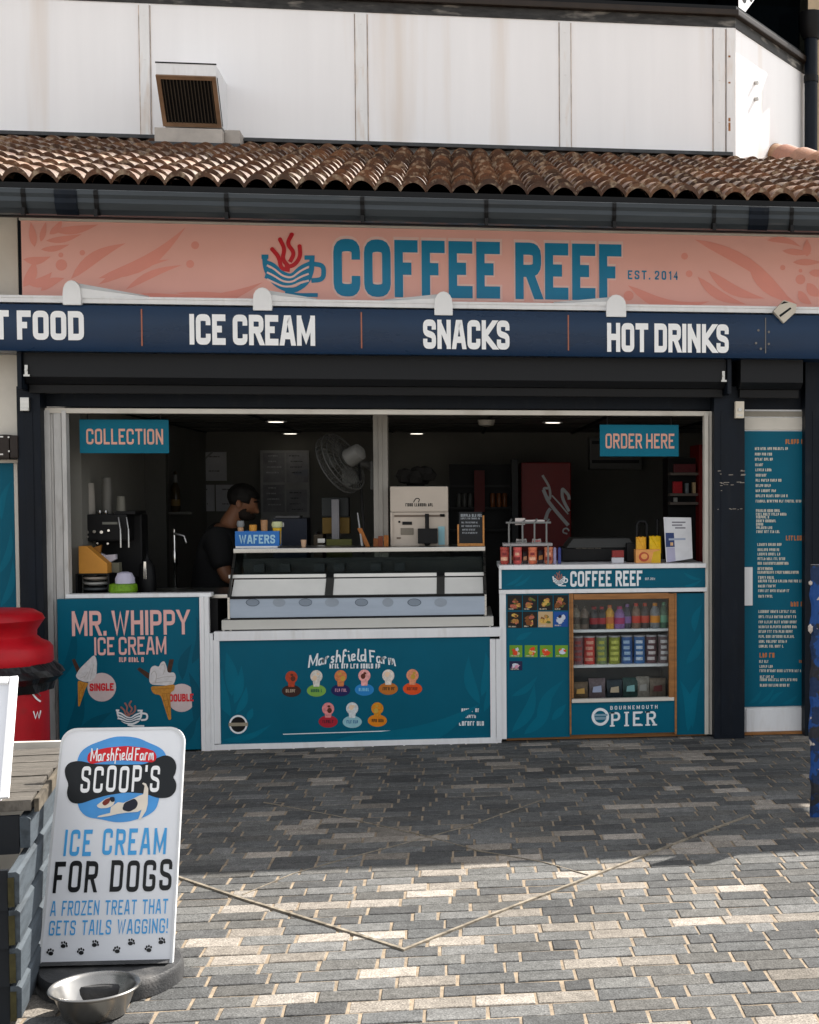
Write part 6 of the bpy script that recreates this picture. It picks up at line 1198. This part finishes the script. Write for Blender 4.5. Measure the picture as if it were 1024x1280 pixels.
V = []; Ed = []; Rr = []
def jv(p, r, frm=None):
    V.append(p); Rr.append(r if not isinstance(r, float) else r * k_); i = len(V) - 1
    if frm is not None: Ed.append((frm, i))
    return i
pel = jv(hp(-.15, 0, -.66), .135); wa = jv(hp(-.16, 0, -.48), .125, pel); ch = jv(hp(-.145, 0, -.30), .14, wa); nb = jv(hp(-.085, 0, -.165), .075, ch); nk = jv(hp(-.045, 0, -.09), .055, nb); jw = jv(hp(.005, 0, -.03), .068, nk); hd_ = jv(hp(.0, 0, .045), .082, jw); ht = jv(hp(-.015, 0, .095), .055, hd_)
no = jv(hp(.085, 0, -.015), .022, jw); nt_ = jv(hp(.112, 0, -.030), .013, no)
for s_ in (-1, 1):
    shd = jv(hp(-.13, s_ * .17, -.235), .068, ch); el = jv(hp(-.06, s_ * .235, -.50), .050, shd); wr = jv(hp(.17, s_ * .16, -.56), .033, el); pa = jv(hp(.235, s_ * .14, -.565), .036, wr)
    for f in range(4):
        d0 = jv(hp(.27, s_ * (.115 + .02 * f), -.57 - .004 * f), .0105, pa); d1 = jv(hp(.31 - .004 * abs(f - 1.5), s_ * (.112 + .021 * f), -.585), .009, d0); jv(hp(.33 - .006 * abs(f - 1.5), s_ * (.112 + .02 * f), -.605), .008, d1)
    t0 = jv(hp(.24, s_ * .098, -.575), .012, pa); jv(hp(.275, s_ * .085, -.59), .010, t0)
    hip = jv(hp(-.15, s_ * .09, -.75), .10, pel); kn = jv(hp(-.12, s_ * .10, -1.14), .068, hip); an_ = jv(hp(-.16, s_ * .10, -1.50), .045, kn); jv(hp(-.05, s_ * .11, -1.56), .04, an_)
man = eval_skin('person', V, Ed, Rr, pel, M_skin)
tag(man, 'bearded man in a black t-shirt looking down behind the display case', 'person')
M_tee = mat('black_tee', (.005, .005, .0055), .8, var=.2)
V, Ed, Rr = [], [], []
a00 = jv(hp(-.15, 0, -.86), .19); a0 = jv(hp(-.15, 0, -.70), .185, a00); a1 = jv(hp(-.16, 0, -.48), .175, a0); a2 = jv(hp(-.145, 0, -.31), .178, a1); a3 = jv(hp(-.10, 0, -.19), .105, a2); jv(hp(-.085, 0, -.145), .080, a3)
for s_ in (-1, 1): b0_ = jv(hp(-.13, s_ * .17, -.235), .094, a2); jv(hp(-.075, s_ * .225, -.46), .082, b0_)
eval_skin('tshirt', V, Ed, Rr, a0, M_tee, man)
V, Ed, Rr = [], [], []
a0 = jv(hp(-.15, 0, -.66), .155)
for s_ in (-1, 1): b0_ = jv(hp(-.15, s_ * .09, -.76), .115, a0); b1_ = jv(hp(-.12, s_ * .10, -1.14), .085, b0_); jv(hp(-.16, s_ * .10, -1.5), .065, b1_)
eval_skin('trousers', V, Ed, Rr, a0, mat('dark_trousers', (.012, .013, .018), .8), man)
M_beard = mat('beard_brown', (.016, .010, .007), .8, var=.6, scale=120, bump=.6, bscale=200)
M_hair = mat('dark_hair', (.006, .005, .004), .6, var=.5, scale=90, bump=.6, bscale=200)
def shell(nm, c_, rad, keep, m, n=26, k=18, rough=.0):
    """a fuzzy ellipsoid shell on the head, trimmed to the faces kept"""
    rs = random.Random(len(nm)); g = MB(); vs = []; fs = []
    for i in range(k + 1):
        th = math.pi * i / k
        for q in range(n):
            ph = 2 * math.pi * q / n; j = 1 + rs.uniform(-rough, rough); vs.append((c_[0] + rad[0] * math.sin(th) * math.cos(ph) * j, c_[1] + rad[1] * math.sin(th) * math.sin(ph) * j, c_[2] + rad[2] * math.cos(th) * j))
    for i in range(k):
        for q in range(n):
            f = (i * n + q, (i + 1) * n + q, (i + 1) * n + (q + 1) % n, i * n + (q + 1) % n); cx = sum(vs[a][0] for a in f) / 4; cz = sum(vs[a][2] for a in f) / 4
            if keep(cx, cz): fs.append(f)
    g.add([hp(*v) for v in vs], fs); o = mk(nm, g, m, man, smooth=True); sd = o.modifiers.new('thick', 'SOLIDIFY'); sd.thickness = .006; return o
shell('hair', (-.018, 0, .045), (.108, .090, .092), lambda x, z: z > .066 - .0 * x if x > .035 else (z > .02 if x > .0 else z > -.045 + .0 * x), M_hair, rough=.03)
shell('beard', (.026, 0, -.058), (.068, .068, .056), lambda x, z: z < -.05 if x > .066 else (z < -.035 if x > .03 else z < -.012 + .4 * x), M_beard, rough=.05)
for s_ in (-1, 1):
    g = MB(); g.lathe([(0, -.008), (.02, -.006), (.028, .002), (.022, .008), (.012, .003), (0, .003)], (0, 0, 0), 14, sx=.75, sy=1.15)
    c_ = hp(-.022, s_ * .083, -.005); g.v = [(c_.x + a, c_.y + s_ * z, c_.z + b) for a, b, z in g.v]; mk('ear', g, M_skin, man, smooth=True)
    g = MB(); c_ = hp(.066, s_ * .034, .018); g.lathe([(0, -.012), (.009, -.008), (.012, 0), (.009, .008), (0, .012)], c_, 12); mk('eye', g, M_letter, man, smooth=True); g = MB(); c_ = hp(.0765, s_ * .036, .014); g.lathe([(0, -.005), (.005, 0), (0, .005)], c_, 10); mk('pupil', g, M_black, man, smooth=True)
    g = MB(); g.tube([hp(.072, s_ * .018, .036), hp(.078, s_ * .036, .041), hp(.068, s_ * .054, .036)], .006, 8); mk('eyebrow', g, M_hair, man, smooth=True)
g = MB(); g.tube([hp(.076, -.022, -.060), hp(.088, 0, -.058), hp(.076, .022, -.060)], .006, 8); mk('mouth', g, mat('lips', (.25, .09, .07), .5), man, smooth=True)

# ================================================================== FOREGROUND: A-BOARD, BOWL, PLANTER, BIN, POST
BZ = .065; bl, br = PZ(49, 1206.5, BZ), PZ(215, 1202.5, BZ); bl.z = br.z = BZ
def boardpt(px, py, Yc): return P(px, py, Yc)
pb_ = thing('pavement_sign', ((bl.x + br.x) / 2, (bl.y + br.y) / 2, 0), 'white pavement sign reading ICE CREAM FOR DOGS on a round black base', 'sign')
ytop = (bl.y + br.y) / 2 + .22; tl, tr_ = P(77, 912, ytop), P(232, 909, ytop)
bu = (br - bl).normalized(); mid0 = (bl + br) / 2; mid1 = (tl + tr_) / 2; bv = (mid1 - mid0); bh = bv.length; bv.normalize(); bn = bu.cross(bv).normalized(); bn = bn if bn.y < 0 else -bn
BWD = (br - bl).length; bwt = (tr_ - tl).length
def bpt(u, v, e): w = BWD + (bwt - BWD) * v; return mid0 + (mid1 - mid0) * v + bu * (u - .5) * w + bn * e     # u,v in 0..1
def b2(px, py):                                              # photo pixel -> (u, v) on the board
    r = ray(px, py); t = (mid0 - CAM).dot(bn) / r.dot(bn); q = CAM + r * t - mid0; v = q.dot(bv) / bh; w = BWD + (bwt - BWD) * v; return (q - (mid1 - mid0) * v).dot(bu) / w + .5, v
rr = .055; u_ = rr / BWD; v_ = rr / bh; cor = [(0, 0), (1, 0)] + [(1 - u_ + u_ * math.sin(a), 1 - v_ + v_ * math.cos(a)) for a in [math.pi / 2 - i * math.pi / 16 for i in range(9)]] + [(u_ - u_ * math.sin(a), 1 - v_ + v_ * math.cos(a)) for a in [i * math.pi / 16 for i in range(9)]]
g = MB(); g.prism([bpt(u, v, 0) for u, v in cor], bn * -.012); mk('board', g, mat('board_white', (.78, .79, .82), .35, var=.03, scale=3), pb_, bevel=.003)
g = MB(); inn = [(.5 + (u - .5) * 1.0, v) for u, v in cor]; n = len(cor)
o_ = [bpt(.5 + (u - .5) * 1.012, .5 + (v - .5) * 1.008, .003) for u, v in cor]; i_ = [bpt(.5 + (u - .5) * .972, .5 + (v - .5) * .984, .003) for u, v in cor]
g.add(o_ + i_ + [p - bn * .018 for p in o_], [(i, (i + 1) % n, n + (i + 1) % n, n + i) for i in range(n)] + [(i, 2 * n + i, 2 * n + (i + 1) % n, (i + 1) % n) for i in range(n)]); mk('frame', g, mat('frame_offwhite', (.66, .67, .68), .3), pb_)
def bpoly(nm, L, m, e, par=pb_, r=0):
    q = rounded(L, r, True) if r else L; g = MB(); g.add([bpt(*b2(a, b), e) for a, b in q], [tuple(range(len(q)))]); return mk(nm, g, m, par)
z6 = lambda a, b: (60 + a * .17578, 900 + b * .17578)
def B6(L): return [z6(*p) for p in L]
M_sky = C('logo_blue', 75, 150, 215, .4); M_lblk = C('logo_black', 22, 26, 30, .4); M_lred = C('logo_red', 205, 25, 35, .4)
mb_map = lambda u, v, e: bpt(u, v, e)
lg = bpoly('logo_cloud', B6([(205, 300), (230, 225), (290, 180), (370, 150), (470, 118), (560, 116), (650, 130), (720, 165), (770, 185), (820, 215), (850, 270), (830, 420), (790, 570), (770, 640), (700, 690), (560, 728), (470, 728), (380, 705), (280, 690), (225, 640), (205, 560), (215, 430)]), M_sky, .0015, r=10)
bpoly('logo_bone', B6([(120, 340), (150, 300), (220, 285), (330, 312), (520, 318), (690, 318), (770, 275), (840, 250), (895, 275), (918, 330), (905, 390), (890, 410), (915, 450), (912, 510), (870, 555), (790, 562), (690, 525), (560, 515), (420, 535), (330, 560), (230, 595), (160, 585), (132, 520), (150, 450), (125, 400)]), M_lblk, .0022, lg, r=6)
bpoly('logo_ribbon', B6([(285, 245), (310, 220), (430, 195), (560, 185), (690, 200), (760, 225), (778, 270), (755, 305), (640, 295), (520, 285), (400, 295), (310, 312), (280, 290)]), M_lred, .003, lg, r=4)
def btext(tx, x0, y0, x1, y1, m, par, nm='lettering', e=.002, **k):
    u0, v0 = b2(x0, (y0 + y1) / 2); u1, v1 = b2(x1, (y0 + y1) / 2); _, va = b2((x0 + x1) / 2, y1); _, vb = b2((x0 + x1) / 2, y0)
    # text() works in metres-like units: scale u by board width, v by board height
    g = MB(); text(g, tx, lambda u, w, ee: bpt(u / BWD, w / bh, ee), u0 * BWD, u1 * BWD, va * bh, vb * bh, eps=e, **k); return mk(nm, g, m, par)
btext('Marshfield Farm', 114, 935, 193, 951, M_letter, lg, 'ribbon_lettering', .0036, sw=.13, gap=.05, space=.22, wob=.03)
btext("SCOOP'S", 102, 957, 200, 990, M_letter, lg, 'logo_lettering', .0036, sw=.15, gap=.22, wob=.03)
bpoly('dog_body', B6([(350, 690), (365, 680), (445, 660), (450, 620), (500, 585), (540, 590), (620, 555), (650, 540), (680, 530), (690, 470), (672, 455), (680, 447), (700, 455), (716, 490), (712, 600), (700, 650), (660, 710), (645, 708), (668, 640), (640, 655), (560, 660), (500, 668), (440, 682), (380, 690)]), C('dog_cream', 225, 215, 200), .0036, lg)
bpoly('dog_patch', B6([(530, 640), (545, 590), (620, 558), (645, 590), (630, 630), (580, 655)]), C('dog_navy', 30, 32, 45), .0042, lg, r=3)
bpoly('dog_head', B6([(345, 608), (370, 590), (410, 560), (455, 545), (480, 570), (470, 605), (430, 625), (370, 628)]), C('dog_cream', 225, 215, 200), .0040, lg, r=3)
bpoly('dog_face', B6([(385, 590), (412, 562), (450, 552), (440, 590), (405, 612)]), C('dog_brown', 120, 45, 35), .0046, lg, r=3)
bpoly('dog_ear', B6([(435, 550), (478, 545), (478, 580), (455, 585)]), C('dog_navy', 30, 32, 45), .0052, lg, r=3)
M_bblue = C('board_blue', 70, 160, 220, .4); M_bblack = C('board_black', 18, 19, 21, .4)
btext('ICE CREAM', 81, 1036, 208, 1069, M_bblue, pb_, sw=.16, gap=.22, space=.5, wob=.02)
btext('FOR DOGS', 68, 1075.5, 215, 1115, M_bblack, pb_, sw=.16, gap=.20, space=.45, wob=.015)
btext('A FROZEN TREAT THAT', 64, 1125, 210, 1143.5, M_bblue, pb_, sw=.13, gap=.2, space=.5, wob=.02)
btext('GETS TAILS WAGGING!', 62, 1149.5, 210, 1168, M_bblue, pb_, sw=.13, gap=.2, space=.5, wob=.02)
for k, (a, b) in enumerate(((63.5, 1190), (80, 1181), (101.5, 1189.5), (119, 1180), (146.5, 1188), (164, 1178.5), (186, 1187), (202, 1177.5))):
    g = MB(); rot = .6 if k % 2 else -.3; ca, sa = math.cos(rot), math.sin(rot); e = .0018
    for (dx, dy, w, h) in ((0, 1.2, 3.2, 2.6), (-3.6, -1.5, 1.2, 1.6), (-1.3, -3.6, 1.2, 1.7), (1.5, -3.6, 1.2, 1.7), (3.7, -1.5, 1.2, 1.6)):
        cx, cy = a + dx * ca - dy * sa, b + dx * sa + dy * ca; g.add([bpt(*b2(cx + w * math.cos(i * .6283), cy + h * math.sin(i * .6283)), e) for i in range(10)], [tuple(range(10))])
    mk('paw_print', g, M_bblack, pb_)
M_rub = mat('rubber_base', (.045, .045, .046), .55, var=.35, scale=14, bump=.3, bscale=120, dirt=(.16, .15, .14), dirt_amt=.5, dscale=7)
bc = Vector(((PZ(43, 1215, BZ).x + PZ(220, 1211, BZ).x) / 2, mid0.y + .012, 0)); brx = (PZ(220, 1213, BZ).x - PZ(43, 1213, BZ).x) / 2
g = MB(); g.lathe([(1.0, .001), (1.0, .04), (.985, .055), (.96, .062), (0, .062)], bc, 56, sx=brx, sy=.245); mk('base', g, M_rub, pb_, smooth=True)
g = MB(); g.prism([bpt(.02, 0, .03) + Vector((0, 0, -.002)), bpt(.98, 0, .03) + Vector((0, 0, -.002)), bpt(.98, .012, .004), bpt(.02, .012, .004)], bn * -.05); mk('clamp', g, M_rub, pb_)
# steel bowl
bwc = PZ(121, 1266, 0); bwc.y -= .02; g = MB()
g.lathe([(.070, .0015), (.096, .006), (.101, .02), (.125, .082), (.139, .089), (.141, .0935), (.138, .0975), (.130, .0955), (.121, .085), (.100, .026), (.094, .018), (.084, .0135)], bwc, 64); g.f = g.f[:-1]; db_ = tag(mk('dog_bowl', g, mat('bowl_steel', (.40, .385, .36), .27, metal=1.0, var=.12, scale=9), smooth=True), 'round stainless steel dog bowl on the paving in front of the pavement sign', 'bowl')
g = MB(); g.lathe([(.0838, .0134), (.06, .0145), (.03, .0165), (0, .017)], bwc, 48); g.f = [f for f in g.f if len(f) < 5]; mk('bowl_base', g, mat('worn_steel', (.36, .35, .33), .45, metal=.25, spec=.6, var=.25, scale=30), db_, smooth=True)
# planter
TN, TF = PZ(30, 1001, .66), PZ(80, 934, .66); BN = PZ(15, 1246, 0)
pd = (TF - TN); pd.z = 0; PLN = pd.length; pdir = pd.normalized(); pside = Vector((pdir.y, -pdir.x, 0))       # pside points right
plt = thing('planter', BN, 'weathered grey planter box of lapped slats behind the pavement sign', 'planter')
M_slat = mat('slat_bluegrey', (.058, .071, .083), .7, var=.45, scale=4, stretch=(9, .8, 9), bump=.3, bscale=60, dirt=(.03, .035, .04), dirt_amt=.7, dscale=4)
M_wth = mat('weathered_plank', (.115, .103, .088), .85, var=.6, scale=9, stretch=(.6, 12, 1), bump=.8, bscale=30, dirt=(.045, .04, .033), dirt_amt=.9, dscale=6)
HS = .60; NS = 5; sh_ = HS / NS; base0 = Vector((TN.x, TN.y, 0))
def side(s_, out, z): return base0 + pdir * s_ + pside * out + Vector((0, 0, z))
for i in range(NS):
    z0 = .012 + i * sh_; z1 = z0 + sh_ * 1.02; s0 = -.02 if i == NS - 1 else -.26; g = MB()
    g.prism([side(s0, .020, z0 + .016), side(s0, .022, z1 - .012), side(s0, .012, z1 - .004), side(s0, -.012, z1 - .004), side(s0, -.012, z0 + .016)], pdir * (PLN - s0)); mk('side_slat', g, M_slat, plt, bevel=.002)
    g = MB(); f0 = side(s0 + .002, -.013, 0); f0.z = 0; fy = -.02 if i == NS - 1 else -.255
    a = base0 + pdir * (fy + .018) ; lft = -pside * 1.6
    g.prism([a + Vector((0, 0, z0)) - pdir * .026 - pside * .014, a + Vector((0, 0, z1)) - pdir * .010 - pside * .014, a + Vector((0, 0, z1)) + pdir * .008 - pside * .014, a + Vector((0, 0, z0)) + pdir * .008 - pside * .014], lft); mk('front_slat', g, mat('front_navy_shaded', (.005, .007, .010), .6, var=.3), plt)  # navy front planks, with the shade of this face put into the colour
    if i < NS - 1:
        g = MB(); a = base0 + pdir * s0; g.prism([a + Vector((0, 0, z0 + .01)) - pdir * .004 + pside * .006, a + Vector((0, 0, z1 - .02)) - pdir * .004 + pside * .006, a + Vector((0, 0, z1 - .02)) - pdir * .004 - pside * .012, a + Vector((0, 0, z0 + .01)) - pdir * .004 - pside * .012], pdir * .003); mk('slat_end', g, mat('olive_end', (.05, .043, .016), .8, var=.4, scale=30), plt)
np_ = 7; pw_ = PLN / np_
for i in range(np_):
    a = base0 + pdir * (i * pw_ + .004) + Vector((0, 0, .625)) + pside * (.02 + random.uniform(-.012, .012)); g = MB()
    g.prism([a, a + pdir * (pw_ - .008), a + pdir * (pw_ - .008) - pside * 1.6, a - pside * 1.6], (0, 0, .035 + random.uniform(-.003, .003))); mk('top_plank', g, M_wth, plt, bevel=.004)
g = MB(); a = base0 + pdir * .004 + Vector((0, 0, .62)); g.prism([a + pside * .03, a + pdir * (PLN - .01) + pside * .03, a + pdir * (PLN - .01) + pside * .045, a + pside * .045], (0, 0, .045)); mk('edge_batten', g, mat('edge_dark', (.09, .075, .055), .8, var=.6, scale=25), plt, bevel=.003)
g = MB(); g.box(base0.x - 1.3, TF.y + .14, .01, TF.x + .06, TF.y + .17, .66 + .0); tag(mk('rail', g, M_cream, bevel=.004), 'pale rail along the back of the weathered planter', 'rail')
# leaning white board at the far left
q3_ = PZ(0.5, 1000, .666); q = [P(13, 848, q3_.y + .32), P(-140, 850, q3_.y + .32), Vector((P(-160, 1000, q3_.y).x, q3_.y, .666)), q3_]; lb2 = thing('leaning_board', q[3], 'white framed board leaning on the planter at the left edge of the photo', 'board')
nn = (q[1] - q[0]).cross(q[3] - q[0]).normalized(); nn = nn if nn.y < 0 else -nn
g = MB(); g.prism(q, nn * -.02); mk('panel', g, mat('board_white', (.7, .7, .7)), lb2); 
for a, b in ((q[0], q[3]), (q[0], q[1])):
    g = MB(); d_ = (b - a).normalized(); sd = nn.cross(d_).normalized(); sd = sd if (q[1] - q[0]).dot(sd) > 0 or (q[3] - q[0]).dot(sd) > 0 else -sd
    g.prism([a + nn * .001, b + nn * .001, b + nn * .001 + sd * .028, a + nn * .001 + sd * .028], nn * .012); mk('frame_side', g, M_letter, lb2, bevel=.003)
# red bin
bY = -.85; bcx = P(-9, 850, bY).x; mpp = sc_at(bY); zz = lambda py: P(20, py, bY - .1).z
bn_ = thing('litter_bin', (bcx, bY, 0), 'red litter bin with a domed hood and a black bag skirt at the left edge', 'bin')
M_bin = mat('bin_red', (.42, .005, .012), .42, var=.2, scale=5, dirt=(.2, .02, .02), dirt_amt=.5, dscale=9)
g = MB(); g.lathe([(62 * mpp * .92, .005), (62 * mpp, .03), (62 * mpp, zz(835))], (bcx, bY, 0), 40); mk('body', g, M_bin, bn_, smooth=True)
R_ = lambda px: (px + 9) * mpp
g = MB(); g.lathe([(R_(58), zz(831)), (R_(59), zz(828)), (R_(58.5), zz(812)), (R_(55), zz(807)), (R_(46), zz(802.5)), (R_(40.5), zz(797)), (R_(41), zz(790)), (R_(46), zz(782)), (R_(50), zz(776)), (R_(47), zz(770)), (R_(38), zz(764.5)), (R_(15), zz(763)), (0, zz(762.5))], (bcx, bY, 0), 48); mk('hood', g, M_bin, bn_, smooth=True)
rs = random.Random(6); ph = [rs.uniform(0, 6.28) for _ in range(8)]
g = MB(); g.lathe([(R_(57), zz(829)), (R_(64), zz(838)), (R_(70), zz(846)), (R_(58), zz(855)), (R_(55), zz(866)), (R_(53.5), zz(858))], (bcx, bY, 0), 60, wob=lambda a, i: 1 + (0 if i == 0 else .035) * (math.sin(9 * a + ph[i]) + .6 * math.sin(17 * a + ph[i + 1])))
mk('bag_skirt', g, mat('bin_bag', (.012, .012, .013), .32, var=.3, bump=.6, bscale=25), bn_)
def oncyl(px, py, e):
    # front surface of the bin body
    r_ = ray(px, py); o = CAM - Vector((bcx, bY, 0)); R2 = 62 * mpp + e; a = r_.x ** 2 + r_.y ** 2; b = 2 * (o.x * r_.x + o.y * r_.y); c_ = o.x ** 2 + o.y ** 2 - R2 ** 2; D_ = b * b - 4 * a * c_; t = (-b - math.sqrt(max(0, D_))) / (2 * a); return CAM + r_ * t
def bstroke(nm, L, w, m, r=0, e=.003):
    q = rounded(L, r) if r else L; vs, fs = stroke2d(q, w); g = MB(); g.add([oncyl(v.x, v.y, e) for v in vs], fs); mk(nm, g, m, bn_)
bstroke('ring_mark', [(39.5 + 0, 857), (41, 867), (45, 873), (51, 877)], 2.2, M_letter, 5); bstroke('ring_mark', [(45, 858), (47, 866), (51, 870)], 1.6, C('mark_grey', 120, 90, 90), 3)
bstroke('w_mark', [(42, 889), (44.5, 898), (47, 890), (49, 898), (51, 888)], 1.7, M_letter)
bstroke('hood_mark', [(4.5, 812), (7, 812), (7, 819), (9, 819)], 1.2, C('mark_dark', 70, 10, 14))
# painted post, right foreground
M_pc = C('flake_cream', 190, 178, 168, .6, var=.2, scale=50)
def paint_mat():
    m = mat('flaking_paint', (.016, .017, .022), .6, var=.5, scale=14, bump=.6, bscale=40); n = m.node_tree.nodes; l = m.node_tree.links; b = n['Principled BSDF']
    src = b.inputs['Base Color'].links[0].from_socket; geo = n.new('ShaderNodeNewGeometry')
    for sc_, th, col in ((6.0, .47, (.006, .05, .20)), (10.0, .52, (.006, .022, .07)), (12.0, .62, (.50, .45, .40))):
        mp = n.new('ShaderNodeMapping'); mp.inputs['Location'].default_value = (sc_, 2.7 * sc_, .3 * sc_); l.new(geo.outputs['Position'], mp.inputs[0])
        nz = n.new('ShaderNodeTexNoise'); nz.inputs['Scale'].default_value = sc_; nz.inputs['Detail'].default_value = 5; l.new(mp.outputs[0], nz.inputs['Vector'])
        r_ = n.new('ShaderNodeValToRGB'); r_.color_ramp.elements[0].position = th; r_.color_ramp.elements[1].position = th + .02; l.new(nz.outputs['Fac'], r_.inputs[0])
        mx = n.new('ShaderNodeMix'); mx.data_type = 'RGBA'; l.new(r_.outputs[0], mx.inputs[0]); l.new(src, mx.inputs[6]); mx.inputs[7].default_value = col + (1,); src = mx.outputs[2]
    l.new(src, b.inputs['Base Color']); return m
PX_ = PZ(1012.5, 1022, 0); pst = thing('painted_post', (PX_.x + .11, PX_.y + .11, 0), 'dark foreground post with flaking blue and cream paint at the right edge', 'post')
ztp = P(1020, 706, PX_.y).z; g = MB(); rs = random.Random(17); n = 26; vs = []; fs = []
W2 = .26; WD = .035
for i in range(n):
    z = ztp * i / (n - 1); j = rs.uniform(-.008, .008) if 0 < i < n - 1 else 0; c_ = .012
    x0 = PX_.x + .004 + j; y0 = PX_.y
    vs += [(x0 + c_, y0, z), (x0 + W2, y0, z), (x0 + W2, y0 + WD, z), (x0 + c_, y0 + WD, z), (x0, y0 + WD - c_, z), (x0, y0 + c_, z)]
for i in range(n - 1):
    for k in range(6): fs.append((i * 6 + k, i * 6 + (k + 1) % 6, i * 6 + 6 + (k + 1) % 6, i * 6 + 6 + k))
fs.append(tuple((n - 1) * 6 + k for k in range(6))); g.add(vs, fs); mk('shaft', g, paint_mat(), pst)
for (a, b, w, h) in ((1013, 729, 1.6, 3), (1013, 786, 2, 6)):
    g = MB(); q = P(a, b, PX_.y); g.lathe([(0, -h * .0045), (w * .006, -h * .002), (w * .007, h * .002), (0, h * .0045)], (q.x + .004, PX_.y + .01, q.z), 8); mk('cream_chip', g, M_pc, pst)
